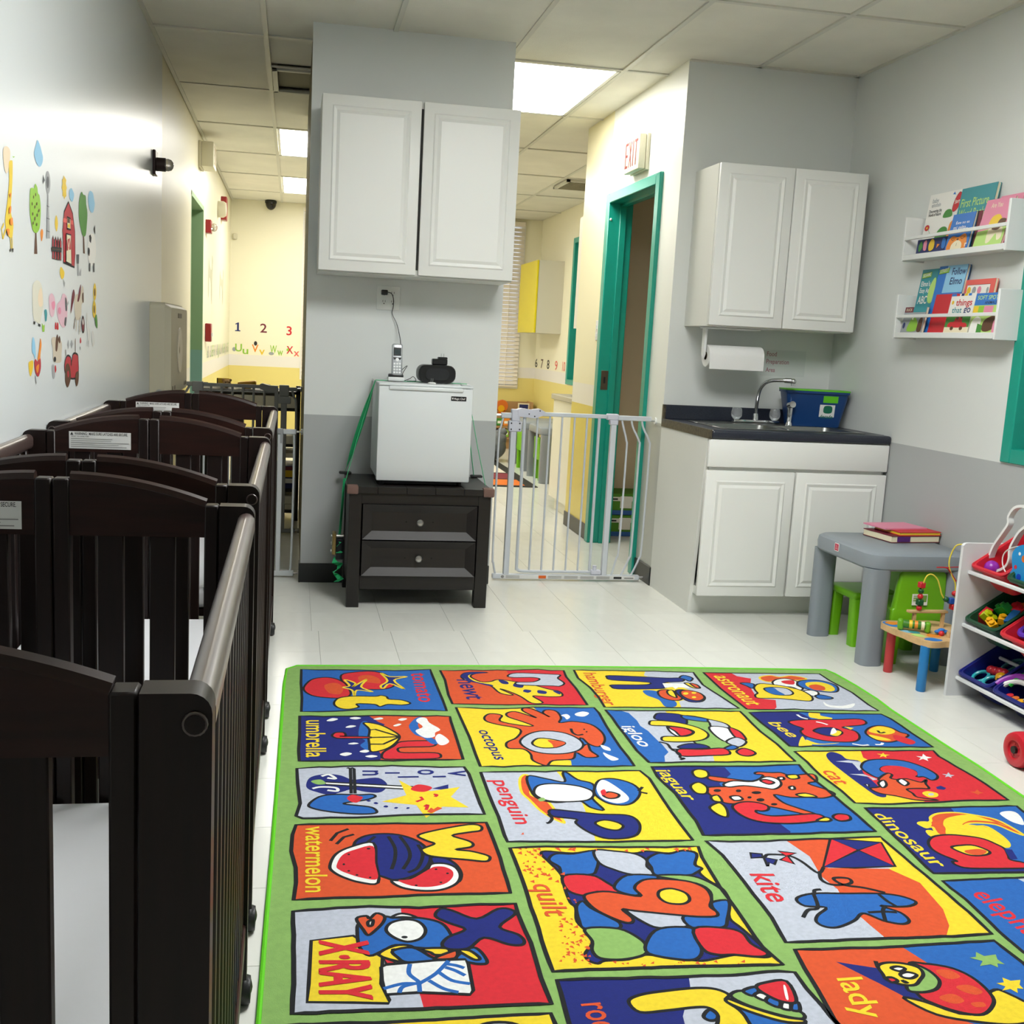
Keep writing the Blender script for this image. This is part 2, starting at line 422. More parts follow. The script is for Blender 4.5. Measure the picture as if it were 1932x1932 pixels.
struct(b, 'wall_hall')
struct(MB().box(HX-.001, HX+.12, 6.6, 7.2, 0, 2.7, M_CREAM_HALL), 'wall_hall_far')
b = MB(); b.box(HX+.12, FARX+.1, 7.08, 7.2, 0, 2.7, M_CLOSET); b.box(2.88, 2.95, WY+.12, 7.1, 0, 2.7, M_CLOSET); b.box(HX+.12, FARX+.1, WY+.12, WY+.125, 0, 2.7, M_CLOSET)
struct(b, 'wall_closet')
struct(MB().box(.055, 1.02, WY, 5.40, 0, 2.7, M_WHITE_WALL), 'wall_pillar')
struct(MB().box(.056, 1.018, 5.40, 7.58, 0, 2.7, M_OLIVE), 'wall_pillar_rear')
struct(MB().box(FARX, FARX+.1, 7.2, 9.96, 0, 2.7, M_CREAM).box(FARX, FARX+.1, 10.98, FARY+.1, 0, 2.7, M_CREAM).box(FARX, FARX+.1, 9.96, 10.98, 0, .88, M_CREAM).box(FARX, FARX+.1, 9.96, 10.98, 2.30, 2.7, M_CREAM), 'wall_far_right')
FW = [(.07, 1.20), (1.50, 2.64)]; FZ0, FZ1 = .70, 2.63
b = MB(); b.box(-.85, FW[0][0], FARY, FARY+.1, 0, 2.7, M_CREAM); b.box(FW[0][1], FW[1][0], FARY, FARY+.1, 0, 2.7, M_CREAM); b.box(FW[1][1], FARX+.1, FARY, FARY+.1, 0, 2.7, M_CREAM)
for a0, a1 in FW: b.box(a0, a1, FARY, FARY+.1, 0, FZ0, M_CREAM); b.box(a0, a1, FARY, FARY+.1, FZ1, 2.7, M_CREAM)
struct(b, 'wall_far')
struct(MB().box(-.85, 2.95, -1.72, -1.6, 0, 2.7, M_RIGHT_WALL), 'wall_rear')
# baseboards
struct(MB().box(.05, 1.02, WY-.008, WY+.002, 0, .098, M_BASE, bev=.003).box(.047, .056, WY-.008, 5.40, 0, .098, M_BASE), 'baseboard_pillar')
struct(MB().box(HX-.009, HX, 5.33, 5.60, 0, .10, M_BASE, bev=.003).box(HX-.009, HX, 6.63, 7.2, 0, .10, M_BASE, bev=.003), 'baseboard_hall')
struct(MB().box(WR-.008, WR, -1.6, 4.66, 0, .098, M_BASE, bev=.003), 'baseboard_right')
# far windows with venetian blinds
M_SLAT = mat('blind_slat', '#e9e0d0', .5)
M_GLASS = mat('window_glass', '#ffffff', .02, trans=1, ior=1.1)
M_VINYL = mat('window_vinyl', '#efeeea', .4)
for n, (a0, a1) in enumerate(FW):
    wo = struct(MB().box(a0, a0+.05, FARY-.01, FARY+.1, FZ0, FZ1, M_VINYL), 'window_%d' % (n+2))
    MB().box(a1-.05, a1, FARY-.01, FARY+.1, FZ0, FZ1, M_VINYL).build('frame_side', wo, smooth=False)
    MB().box(a0+.05, a1-.05, FARY-.01, FARY+.1, FZ0, FZ0+.05, M_VINYL).build('sill', wo, smooth=False)
    MB().box(a0+.05, a1-.05, FARY-.01, FARY+.1, FZ1-.05, FZ1, M_VINYL).build('frame_top', wo, smooth=False)
    MB().box(a0+.05, a1-.05, FARY+.07, FARY+.074, FZ0+.05, FZ1-.05, M_GLASS).build('pane', wo, smooth=False)
    bl = thing('window_blind', 'cream venetian blind in the far window by the numerals one two three' if n == 0 else 'cream venetian blind in the far window beside the yellow cabinet', 'blind', ((a0+a1)/2, FARY-.03, FZ0+.03))
    MB().box(a0+.01, a1-.01, FARY-.055, FARY-.005, FZ1-.045, FZ1+.005, M_SLAT, bev=.003).build('head_rail', bl)
    MB().box(a0+.02, a1-.02, FARY-.045, FARY-.02, FZ0+.02, FZ0+.04, M_SLAT, bev=.003).build('bottom_rail', bl)
    sl = None; z = FZ0+.075
    while z < FZ1-.07:
        if sl is None:
            sl = MB().box(a0+.015, a1-.015, FARY-.057, FARY-.009, z-.0012, z+.0012, M_SLAT, R=Matrix.Rotation(math.radians(58), 3, 'X')).build('slat', bl, smooth=False); z00 = z
        else:
            o = sl.copy(); COLL.objects.link(o); o.parent = bl; o.location = (0, 0, z-z00)
        z += .0465
    for cx in (a0+.12, a1-.17): MB().cyl((cx, FARY-.06, FZ0+.03), (cx, FARY-.06, FZ1-.04), .004, M_SLAT, 6).build('cord', bl)
# teal window in the far right wall
wn = struct(MB().box(FARX-.02, FARX+.08, 10.965, 11.02, .84, 2.34, M_TEAL, bev=.004), 'window_4')
MB().box(FARX-.02, FARX+.08, 9.92, 9.975, .84, 2.34, M_TEAL, bev=.004).build('frame_side', wn)
MB().box(FARX-.02, FARX+.08, 9.97, 10.97, .84, .895, M_TEAL, bev=.004).build('frame_bottom', wn)
MB().box(FARX-.02, FARX+.08, 9.97, 10.97, 2.285, 2.34, M_TEAL, bev=.004).build('frame_top', wn)
MB().box(FARX+.05, FARX+.08, 10.43, 10.48, .89, 2.29, M_TEAL).build('mullion', wn)
MB().box(FARX+.06, FARX+.065, 9.97, 10.97, .89, 2.29, mat('dark_pane', '#8d979b', .06)).build('pane', wn)
# teal door frame
d = struct(MB().box(HX-.022, HX+.135, DY0-.062, DY0+.004, 0, DZ+.055, M_TEAL, bev=.004), 'door_1')
MB().box(HX-.022, HX+.135, DY1-.004, DY1+.066, 0, DZ+.055, M_TEAL, bev=.004).build('far_jamb', d)
MB().box(HX-.022, HX+.135, DY0+.004, DY1-.004, DZ-.004, DZ+.055, M_TEAL, bev=.004).build('head', d)
MB().box(HX+.05, HX+.09, DY1-.020, DY1-.003, 0, DZ-.02, M_TEAL, bev=.002).build('stop', d)
MB().box(HX+.05, HX+.09, DY0+.003, DY0+.02, 0, DZ-.02, M_TEAL, bev=.002).build('stop', d)
MB().box(HX+.05, HX+.09, DY0, DY1, DZ-.02, DZ-.003, M_TEAL, bev=.002).build('stop', d)
M_STEEL = mat('brushed_steel', '#b4b4b2', .3, 1.)
M_CHROME = mat('chrome', '#d5d7da', .08, 1.)
b = MB().box(HX+.0, HX+.045, DY1-.0065, DY1-.003, .98, 1.10, mat('strike_bronze', '#6b5f52', .35, .8), bev=.0008)
b.box(HX+.016, HX+.028, DY1-.0075, DY1-.005, 1.02, 1.06, mat('latch_hole', '#0e0e0e', .8)); b.build('strike_plate', d)
MB().ball((HX-.005, DY1-.005, 2.02), .008, M_MATTE_WHITE).build('door_bumper', d)
# ================================================================= CRIBS
M_ESP = mat('espresso_wood', '#24100b', .4, noise=.35, nscale=6, stretch=(1, 14, 14), coat=.15)
M_ESP2 = mat('espresso_wood_dark', '#170a07', .45, noise=.3, nscale=6, stretch=(14, 14, 1.2), coat=.1)
for m_ in (M_ESP, M_ESP2): m_.node_tree.nodes['Principled BSDF'].inputs['Specular IOR Level'].default_value = .28
M_RAILW = mat('espresso_rail_highlight', '#4a3a36', .42, coat=1.)  # base lightened from the crib wood to carry the rail's broad highlight
M_RAILW.node_tree.nodes['Principled BSDF'].inputs['Coat Roughness'].default_value = .3
M_SHEET = mat('white_crib_sheet', '#e3e4e8', .85, bump=.1, bscale=40)
M_CAST = mat('caster_black', '#191a1b', .5)
M_PAPER = mat('label_paper', '#dcdcda', .6)
M_INK = mat('label_ink', '#2a2a2a', .7)
M_INKG = mat('label_ink_grey', '#8a8a88', .7)
CL, CW = 1.0, .331                       # length, half width
def crib():
    r = bpy.data.objects.new('crib', None); COLL.objects.link(r); WLOC[r] = Vector((0, 0, 0)); r.empty_display_size = .05
    for e, y0 in enumerate((0, CL-.03)):
        y1 = y0+.03
        for s in (-1, 1):
            # outer post with rounded outer top corner
            poly = [(s*.272, .062), (s*.331, .062)] + [(s*(.331-.018+.018*math.cos(a)), .945-.018+.018*math.sin(a)) for a in [i*math.pi/10 for i in range(6)]] + [(s*.272, .945)]
            p = MB().prism(poly, y0-.003, y1+.003, M_ESP2).build('corner_post', r)
            MB().cyl((s*.317, (y0-.0035 if e == 0 else y1+.0035), .919), (s*.317, (y0-.007 if e == 0 else y1+.007), .919), .0085, M_ESP2, 16).tube([(s*.317+.0095*math.cos(a), (y0-.0045 if e == 0 else y1+.0045), .919+.0095*math.sin(a)) for a in [k*math.pi/8 for k in range(16)]], .0016, M_RAILW, 6, closed=True).build('bolt_cap', p)
            MB().box(s*.247, s*.270, y0, y1, .10, .945, M_ESP2, bev=.0025).build('hinge_block', r)
            # half of the arched head panel
            arch = [(s*(.028+(.219)*t), .983-.041*t**1.9) for t in [i/14 for i in range(15)]]
            MB().prism([(s*.028, .889)]+arch+[(s*.247, .889)], y0+.003, y1-.003, M_ESP).build('arch_panel', r)
            MB().tube([(x, (y0+y1)/2, z+.001) for x, z in arch], .0125, M_ESP, 8).build('arch_cap', r)
            MB().box(s*.001, s*.0275, y0, y1, .10, .985, M_ESP2, bev=.0025).build('centre_post', r)
            for k in range(2):
                xa = .0285+.043+k*.085
                MB().box(s*xa, s*(xa+.042), y0+.006, y1-.006, .15, .89, M_ESP2, bev=.002).build('end_slat', r)
            MB().box(s*.028, s*.247, y0+.003, y1-.003, .10, .155, M_ESP).build('bottom_rail', r)
            # caster
            cx, cyy = s*.316, (y0+y1)/2
            c = MB().cyl((cx, cyy, .045), (cx, cyy, .064), .012, M_CAST).build('caster', r)
            MB().lathe([(.010, -.013), (.024, -.012), (.027, -.004), (.027, .004), (.024, .012), (.010, .013)], M_CAST, (cx+s*.010, cyy+.008, .0275), 18, 'x').build('wheel', c)
            MB().ball((cx+s*.008, cyy+.006, .034), .024, M_CAST, (.75, 1, .95)).build('hood', c)
    for s in (-1, 1):
        # bullnose top rail, flat slats and bottom rail of a long side
        prof = rounded(-.0145, .0145, -.024, .018, .014, 4)
        b = MB(); n = len(prof)
        vs = [(s*.317+x, .033, .916+z) for x, z in prof]+[(s*.317+x, CL-.033, .916+z) for x, z in prof]
        b.add(vs, [(i, (i+1) % n, n+(i+1) % n, n+i) for i in range(n)]+[tuple(range(n)), tuple(range(2*n-1, n-1, -1))], M_RAILW)
        b.build('side_rail', r)
        MB().box(s*.317-.011, s*.317+.011, .033, CL-.033, .13, .175, M_ESP, bev=.003).build('side_bottom_rail', r)
        sl = None
        for k in range(14):
            y = .033+(CL-.066)*(k+.5)/14
            if sl is None: sl = MB().box(s*.317-.007, s*.317+.007, y-.011, y+.011, .17, .90, M_ESP2, bev=.003).build('side_slat', r); y00 = y
            else:
                o = sl.copy(); COLL.objects.link(o); o.parent = r; o.location = (0, y-y00, 0)
    MB().box(-.288, .288, .035, CL-.035, .36, .422, M_SHEET, bev=.018, seg=3).build('mattress', r)
    MB().box(-.29, .29, .04, CL-.04, .335, .358, M_ESP2).build('mattress_support', r)
    # warning label on the inner face of the far end
    yl = CL-.0275
    lb = MB().box(-.211, -.048, yl-.0006, yl, .898, .945, M_PAPER).build('warning_label', r, smooth=False)
    mp = lambda u, v, o: Vector((-.211+.163*u, yl-.0007-o, .898+.047*v))
    L = ['p K .02,.79 .045,.97 .07,.79', 't K WARNING:__MAKE_SURE_LATCHES_ARE_SECURE. .09,.80 .95,.80 .09,.96', 't K WHAT_TO_LOOK_FOR: .03,.68 .32,.68 .03,.75']
    for k in range(5): L.append('p G .03,%.2f %.2f,%.2f %.2f,%.2f .03,%.2f' % (.56-.115*k, (.70, .68, .97, .80, .93)[k], .56-.115*k, (.70, .68, .97, .80, .93)[k], .60-.115*k, .60-.115*k))
    draw(L, mp, (0, -1, 0), {'K': M_INK, 'G': M_INKG, 'Y': M_INK}).build('label_print', lb, smooth=False)
    return r
c1 = crib()
CRIBS = [(.88, 'dark espresso folding crib of the row farthest from the pale gate'),
         (2.10, 'dark espresso folding crib in the middle of the row along the white wall'),
         (3.37, 'dark espresso folding crib at the end of the row next to the pale gate')]
for k, (y, lab) in enumerate(CRIBS):
    o = c1 if k == 0 else copy_tree(c1)
    place(o, (-.391, y, 0)); tag(o, lab, 'crib', 'cribs along the left wall')
# ================================================================= CABINETS, COUNTER, FRIDGE
M_CAB = mat('white_thermofoil', '#e6e7e3', .38)
M_CABB = mat('white_cabinet_body', '#dedfd9', .45)
M_GAP = mat('dark_gap', '#3a3a38', .8)
M_LAM = mat('navy_speckle_laminate', '#262a36', .35, noise=.35, nscale=260)
M_GRAN = mat('brown_granite_edge', '#4a4335', .4, noise=.6, nscale=70)
M_SINK = mat('sink_steel', '#8e8f8d', .28, 1.)
M_DARKW = mat('black_brown_wood', '#120d0b', .45, noise=.3, nscale=5, stretch=(1, 12, 12), coat=.05)
def raised_door(name, x0, x1, yf, z0, z1, parent, fr=.058, round_top=False):
    """door facing -Y: slab, routed frame and raised middle panel"""
    b = MB(); th = .02
    b.box(x0, x1, yf, yf+th, z0, z1, M_CAB, bev=.004, seg=2)
    d = b.build(name, parent)
    def ring(xa, xb, za, zb, ya, xc, xd, zc, zd, yb):
        o = [(xa, ya, za), (xb, ya, za), (xb, ya, zb), (xa, ya, zb)]; i = [(xc, yb, zc), (xd, yb, zc), (xd, yb, zd), (xc, yb, zd)]
        return o+i, [(k, (k+1) % 4, 4+(k+1) % 4, 4+k) for k in range(4)]
    g = MB(); e = yf-.0004
    a = (x0+fr, x1-fr, z0+fr, z1-fr)
    # groove walls built proud of the slab: outer lip, valley, raised field
    g.add(*ring(a[0]-.012, a[1]+.012, a[2]-.012, a[3]+.012, e, a[0]-.006, a[1]+.006, a[2]-.006, a[3]+.006, e-.005), M_CAB)
    g.add(*ring(a[0]-.006, a[1]+.006, a[2]-.006, a[3]+.006, e-.005, a[0]+.008, a[1]-.008, a[2]+.008, a[3]-.008, e-.0003), M_CAB)
    g.add(*ring(a[0]+.008, a[1]-.008, a[2]+.008, a[3]-.008, e-.0003, a[0]+.022, a[1]-.022, a[2]+.022, a[3]-.022, e-.0065), M_CAB)
    q = (a[0]+.022, a[1]-.022, a[2]+.022, a[3]-.022)
    g.add([(q[0], e-.0065, q[2]), (q[1], e-.0065, q[2]), (q[1], e-.0065, q[3]), (q[0], e-.0065, q[3])], [(0, 1, 2, 3)], M_CAB)
    g.build('raised_panel', d, ang=25)
    return d
def wall_cab(name, label, x0, x1, yf, z0, z1, gap=.004):
    t = thing(name, label, 'cabinet', ((x0+x1)/2, WY, z0))
    MB().box(x0, x1, yf+.024, WY-.001, z0, z1, M_CABB, bev=.002).build('body', t)
    MB().box(x0+.03, x1-.03, yf+.021, yf+.026, z0+.03, z1-.03, M_GAP).build('gap_shadow_line', t)
    xm = (x0+x1)/2
    raised_door('door', x0+.001, xm-gap/2, yf, z0+.006, z1-.001, t); raised_door('door', xm+gap/2, x1-.001, yf, z0+.006, z1-.001, t)
    return t
t = wall_cab('wall_cabinet', 'white two-door wall cabinet hung on the pillar above the small fridge', .098, .998, 5.005, 1.522, 2.295, gap=.012)
wall_cab('wall_cabinet', 'white two-door wall cabinet above the sink counter', 1.978, 2.742, 5.005, 1.372, 2.142)

# base cabinet with counter
t = thing('base_cabinet', 'white sink base cabinet with drawer front and two raised panel doors', 'cabinet', (2.35, 5.0, 0))
x0, x1 = HX-.003, WR-.004
b = MB(); b.box(x0, x0+.018, 4.69, WY-.001, .0, .852, M_CABB); b.box(x1-.018, x1, 4.69, WY-.001, 0, .852, M_CABB); b.box(x0+.018, x1-.018, 4.70, WY-.001, .10, .14, M_CABB); b.box(x0+.018, x1-.018, WY-.02, WY-.001, .10, .852, M_CABB)
b.box(x0+.018, x1-.018, 4.69, 4.705, .105, .852, M_CABB)
b.v = [(p[0], 4.775 if (p[1] < 4.70 and p[2] < .02) else p[1], p[2]) for p in b.v]
b.build('body', t, smooth=False)
MB().box(x0+.018, x1-.018, 4.775, 4.79, 0, .104, M_CABB).build('toe_kick', t, smooth=False)
dr = MB().box(x0+.001, x1-.002, 4.668, 4.688, .722, .850, M_CAB, bev=.005, seg=2).build('drawer_front', t)
raised_door('door', x0-.001, 2.335, 4.668, .108, .706, t); raised_door('door', 2.345, x1-.002, 4.668, .108, .706, t)
t = thing('countertop', 'navy speckled laminate countertop with backsplash over the white base cabinet', 'countertop', (2.35, 5.0, .855))
b = MB(); cx0, cx1 = HX-.006, WR-.002; sx0, sx1, sy0, sy1 = 2.0, 2.70, 4.76, 5.13      # sink cut-out
b.box(cx0+.012, cx1, 4.662, sy0, .8535, .894, M_LAM, bev=.012, seg=3); b.box(cx0+.012, cx1, sy1, WY-.002, .8535, .894, M_LAM)
b.box(cx0+.012, sx0, sy0-.02, sy1+.02, .8535, .8938, M_LAM); b.box(sx1, cx1, sy0-.02, sy1+.02, .8535, .8938, M_LAM)
b.build('worktop', t)
MB().box(cx0+.012, cx1, WY-.022, WY-.002, .893, .967, M_LAM, bev=.003).build('backsplash', t)
MB().box(cx0, cx0+.012, 4.665, WY-.002, .853, .894, M_GRAN).box(cx0, cx0+.012, WY-.022, WY-.002, .894, .967, M_GRAN).build('end_edging', t)
# sink
t = thing('kitchen_sink', 'stainless steel double bowl sink set in the navy counter', 'sink', (2.35, 4.95, .86))
b = MB()
rim = lambda X0, X1, Y0, Y1, z0, z1: b.box(X0, X1, Y0, Y1, z0, z1, M_SINK, bev=.001)
rim(1.985, 2.715, 4.745, 4.775, .8945, .898); rim(1.985, 2.715, 5.06, 5.225, .8945, .898); rim(1.985, 2.015, 4.775, 5.06, .8945, .898); rim(2.685, 2.715, 4.775, 5.06, .8945, .898); rim(2.335, 2.365, 4.775, 5.06, .8945, .898)
b.build('rim', t)
for a0, a1 in ((2.015, 2.335), (2.365, 2.685)):
    b = MB(); o = rounded(a0, a1, 4.775, 5.06, .04, 4); i = rounded(a0+.02, a1-.02, 4.795, 5.04, .04, 4); n = len(o)
    b.add([(x, y, .8965) for x, y in o]+[(x, y, .78) for x, y in i], [(k, (k+1) % n, n+(k+1) % n, n+k) for k in range(n)]+[tuple(range(n, 2*n))], M_SINK); b.build('bowl', t)
    MB().lathe([(.035, 0), (.035, .002), (.012, .001)], M_CHROME, ((a0+a1)/2, 4.92, .7805), 18).build('drain', t)
# faucet
M_ACR = mat('clear_acrylic_knob', '#d9dde0', .05, trans=.75, ior=1.45)
t = thing('faucet', 'chrome gooseneck faucet with two clear knobs on the steel sink', 'faucet', (2.35, 5.19, .898))
MB().box(2.225, 2.475, 5.17, 5.21, .8985, .914, M_CHROME, bev=.006, seg=2).build('base_plate', t)
pts = spline([(2.348, 5.19, .93), (2.346, 5.185, 1.0), (2.343, 5.16, 1.065), (2.348, 5.12, 1.103), (2.362, 5.075, 1.12), (2.395, 5.04, 1.125), (2.425, 5.02, 1.126)], False, 5)
MB().lathe([(.017, 0), (.016, .02), (.013, .035)], M_CHROME, (2.348, 5.19, .912), 16).tube(pts, .0095, M_CHROME, 10).lathe([(.012, 0), (.013, .004)], M_CHROME, (2.348, 5.19, .94)).build('spout', t)
MB().cyl((2.412, 5.028, 1.126), (2.44, 5.01, 1.126), .0125, M_CHROME, 14).ball((2.447, 5.006, 1.123), .0145, M_CHROME).cyl((2.447, 5.006, 1.121), (2.447, 5.006, 1.101), .0105, M_CHROME).build('spout_head', t)
for hx in (2.243, 2.452):
    MB().lathe([(.012, 0), (.02, .006), (.028, .016), (.029, .038), (.024, .056), (.018, .06)], M_ACR, (hx, 5.19, .914), 10).build('knob', t)
t = thing('side_sprayer', 'chrome side sprayer standing between the faucet and the blue tub', 'sprayer', (2.478, 5.075, .898))
MB().lathe([(.018, 0), (.016, .012), (.011, .02), (.013, .05), (.014, .09)], M_CHROME, (2.478, 5.075, .8985), 14).build('body', t)
MB().cyl((2.478, 5.085, 1.0), (2.478, 5.05, 1.008), .017, M_CHROME, 14).build('nozzle', t)
# blue tub with green lid
M_BLUEP = mat('blue_plastic', '#0d3a72', .35); M_LIME = mat('lime_plastic', '#5fbf18', .4)
t = thing('storage_tub', 'blue plastic tub with green lid and stickers on the sink counter', 'tub', (2.65, 5.19, .895))
TUB = Matrix.Translation((2.618, 5.062, 0)) @ Matrix.Rotation(math.radians(-10), 4, 'Z')
b = MB(); b.M = TUB; o = rounded(-.128, .128, .018, .135, .02, 3); tp = rounded(-.16, .16, 0, .148, .02, 3); n = len(o)
b.add([(x, y, .8985) for x, y in o]+[(x, y, 1.070) for x, y in tp], [(k, (k+1) % n, n+(k+1) % n, n+k) for k in range(n)]+[tuple(range(n))], M_BLUEP)
b.build('body', t)
b = MB(); b.M = TUB; b.prism(rounded(-.165, .163, -.008, .152, .02, 3), 1.066, 1.078, M_BLUEP, 'xy').build('rim', t)
b = MB(); b.M = TUB; b.prism(rounded(-.166, .164, -.009, .153, .02, 3), 1.078, 1.085, M_LIME, 'xy').build('lid', t)
def tub_face(u, v, o): return TUB @ Vector((.03+.11*u, .02-.02*v-.0012-o, .8985+.1715*v))
draw(['p L -.02,.72 .66,.72 .66,.92 -.02,.92', 'p W -.14,.22 .56,.22 .56,.66 -.14,.66', 's D .04,.46 .08,.62 .40,.62 .44,.46 .34,.41 .14,.41', 't D decade -.08,.26 .50,.26 -.08,.37'], tub_face, (0, -1, 0), {'L': M_LIME, 'W': M_PAPER, 'D': mat('sticker_green', '#0d6a4e', .5), 'K': M_INK, 'Y': M_INK}).build('stickers', t, smooth=False)
# paper towel and holder
M_TOWEL = mat('paper_towel', '#e6e6e4', .95, bump=.25, bscale=180)
t = thing('towel_holder', 'white plastic towel holder under the wall cabinet', 'holder', (2.15, 5.15, 1.372))
MB().box(2.0, 2.30, 5.11, 5.17, 1.362, 1.3715, M_MATTE_WHITE, bev=.003).build('bracket', t)
for ax in (2.012,): MB().prism([(5.12, 1.365), (5.16, 1.365), (5.155, 1.235), (5.14, 1.215), (5.125, 1.235)], ax, ax+.012, M_MATTE_WHITE, 'yz').build('arm', t)
t = thing('paper_towel_roll', 'white paper towel roll hanging over the sink counter', 'paper towel', (2.215, 5.14, 1.17))
MB().lathe([(.02, 0), (.053, 0), (.055, .002), (.055, .288), (.053, .29), (.02, .29), (.02, 0)], M_TOWEL, (2.031, 5.14, 1.228), 28, 'x').build('roll', t)
MB().lathe([(.0195, -.002), (.0175, -.002), (.0175, .292), (.0195, .292), (.0195, -.002)], mat('cardboard', '#6b5a47', .8), (2.031, 5.14, 1.228), 20, 'x').build('cardboard_core', t)
MB().box(2.033, 2.319, 5.0845, 5.086, 1.165, 1.226, M_TOWEL).build('loose_sheet', t)
# sheet of paper with notice
t = thing('paper_notice', 'sheet of white paper with pink lettering taped above the sink', 'notice', (2.54, WY, 1.14))
b = MB().box(2.415, 2.665, WY-.0012, WY-.0004, 1.14, 1.275, mat('notice_paper', '#cfd3d1', .5)); b.build('sheet', t, smooth=False)
mp = lambda u, v, o: Vector((2.415+.25*u, WY-.0014-o, 1.14+.135*v))
draw(['t R Food .12,.76 .34,.76 .12,.93', 't R Preparation .12,.47 .63,.47 .12,.64', 't R Area .12,.15 .33,.15 .12,.32'], mp, (0, -1, 0), {'R': mat('pink_ink', '#a8707c', .6), 'K': M_INK, 'Y': M_INK}).build('lettering', t, smooth=False)

# ---- nightstand
t = thing('nightstand', 'black brown two-drawer nightstand carrying the white fridge', 'nightstand', (.59, 5.02, 0))
nx0, nx1, nyf, nyb, nt_ = .262, .918, 4.83, 5.28, .565
for a in (nx0, nx1-.058):
    for y in (nyf, nyb-.058): MB().box(a, a+.058, y, y+.058, 0, .535, M_DARKW, bev=.002).build('leg', t)
MB().box(nx0+.058, nx1-.058, nyf+.006, nyf+.03, .085, .15, M_DARKW, bev=.002).build('apron', t)
MB().box(nx0+.058, nx1-.058, nyf+.004, nyf+.03, .487, .535, M_DARKW).build('top_rail', t)
for a in (nx0+.006, nx1-.026): MB().box(a, a+.02, nyf+.058, nyb-.058, .09, .535, M_DARKW).build('side_panel', t)
MB().box(nx0+.058, nx1-.058, nyb-.03, nyb-.01, .09, .535, M_DARKW).build('back_panel', t)
MB().box(nx0+.058, nx1-.058, nyf+.03, nyb-.03, .09, .105, M_DARKW).build('bottom_panel', t)
for k in range(5):
    w0 = (nx1-nx0+.008)/5
    MB().box(nx0-.004+k*w0+.0006, nx0-.004+(k+1)*w0-.0006, nyf-.008, nyb+.002, .535, nt_, M_DARKW, bev=.0012).build('top_plank', t)
M_DW2 = mat('black_brown_bevel', '#140e0c', .5, noise=.35, nscale=5, stretch=(1, 14, 14))
for z0, z1 in ((.322, .485), (.152, .316)):
    a0, a1 = nx0+.064, nx1-.064; yf = nyf+.004
    d = MB().box(a0, a1, yf+.010, yf+.026, z0, z1, M_DARKW).build('drawer', t)
    q = .044; o = [(a0, yf-.012, z0), (a1, yf-.012, z0), (a1, yf-.012, z1), (a0, yf-.012, z1)]; i = [(a0+q, yf+.0096, z0+q*.85), (a1-q, yf+.0096, z0+q*.85), (a1-q, yf+.0096, z1-q*.85), (a0+q, yf+.0096, z1-q*.85)]
    MB().add(o+i, [(k, (k+1) % 4, 4+(k+1) % 4, 4+k) for k in range(4)], M_DW2).add(o+[(x, yf+.011, z) for x, y, z in o], [(k, (k+1) % 4, 4+(k+1) % 4, 4+k) for k in range(4)], M_DARKW).build('bevelled_frame', d, ang=15)
    zc = (z0+z1)/2
    MB().lathe([(.006, .012), (.006, -.008), (.015, -.012), (.0165, -.017), (.012, -.022), (0.0001, -.024)], M_STEEL, ((a0+a1)/2, yf, zc), 20, 'y').build('knob', d)
    for dx in (-.062, .062): MB().cyl(((a0+a1)/2+dx, yf+.011, zc), ((a0+a1)/2+dx, yf+.009, zc), .004, mat('old_screw_hole', '#050404', .9), 10).build('screw_hole', d)
M_GUARD = mat('brown_foam', '#6a5148', .85)
for a, s in ((nx0-.012, 1), (nx1+.012, -1)):
    MB().box(min(a, a+s*.052), max(a, a+s*.052), nyf-.018, nyf+.034, nt_-.034, nt_+.006, M_GUARD, bev=.006, seg=2).build('corner_guard', t)
for a in (nx0+.0, nx1-.0):
    MB().box(a-.03, a+.03, nyb-.035, nyb+.005, nt_, nt_+.012, mat('bracket_black', '#1b1c1e', .5), bev=.004).build('strap_bracket', t)

# ---- mini fridge
M_FR = mat('fridge_white', '#d2d7d8', .33); M_FRD = mat('fridge_dark_base', '#0d0d0e', .5)
t = thing('mini_fridge', 'small white fridge with black brand badge standing on the nightstand', 'fridge', (.60, 5.08, nt_))
fx0, fx1, fyf, fyb, fz0, fz1 = .384, .818, 4.882, 5.322, .588, 1.036
MB().box(fx0+.004, fx1-.004, fyf+.05, fyb, fz0+.004, fz1-.004, M_FR, bev=.004).build('body', t)
d = MB().box(fx0, fx1, fyf, fyf+.044, fz0, fz1-.014, M_FR, bev=.006, seg=2).build('door', t)
MB().box(fx0+.045, fx1-.045, fyf-.009, fyf+.02, fz1-.03, fz1-.012, M_FR, bev=.006, seg=2).build('door_grip', d)
MB().box(fx0-.001, fx1+.001, fyf+.002, fyb, fz1-.012, fz1, M_FR, bev=.004, seg=2).build('top', t)
MB().box(fx1-.055, fx1-.01, fyf+.004, fyf+.05, fz1, fz1+.006, M_FR, bev=.003).build('hinge_cover', t)
MB().box(fx0+.03, fx1-.03, fyf+.05, fyb-.02, nt_+.004, fz0+.01, M_FRD).build('base', t)
for a in (fx0+.03, fx1-.04): MB().cyl((a, fyf+.055, nt_), (a, fyf+.055, nt_+.024), .012, M_FRD).build('foot', t)
bd = MB().box(.716, .787, fyf-.0015, fyf, .966, .987, mat('badge_black', '#101214', .3), bev=.0006).build('badge', d)
mp = lambda u, v, o: Vector((.716+.071*u, fyf-.0017-o, .966+.021*v))
draw(['t W Magic_Chef .2,.3 .92,.3 .2,.72', 'p W .05,.7 .16,.7 .12,.3 .09,.3'], mp, (0, -1, 0), {'W': M_PAPER, 'K': M_INK, 'Y': M_INK}).build('badge_print', bd, smooth=False)

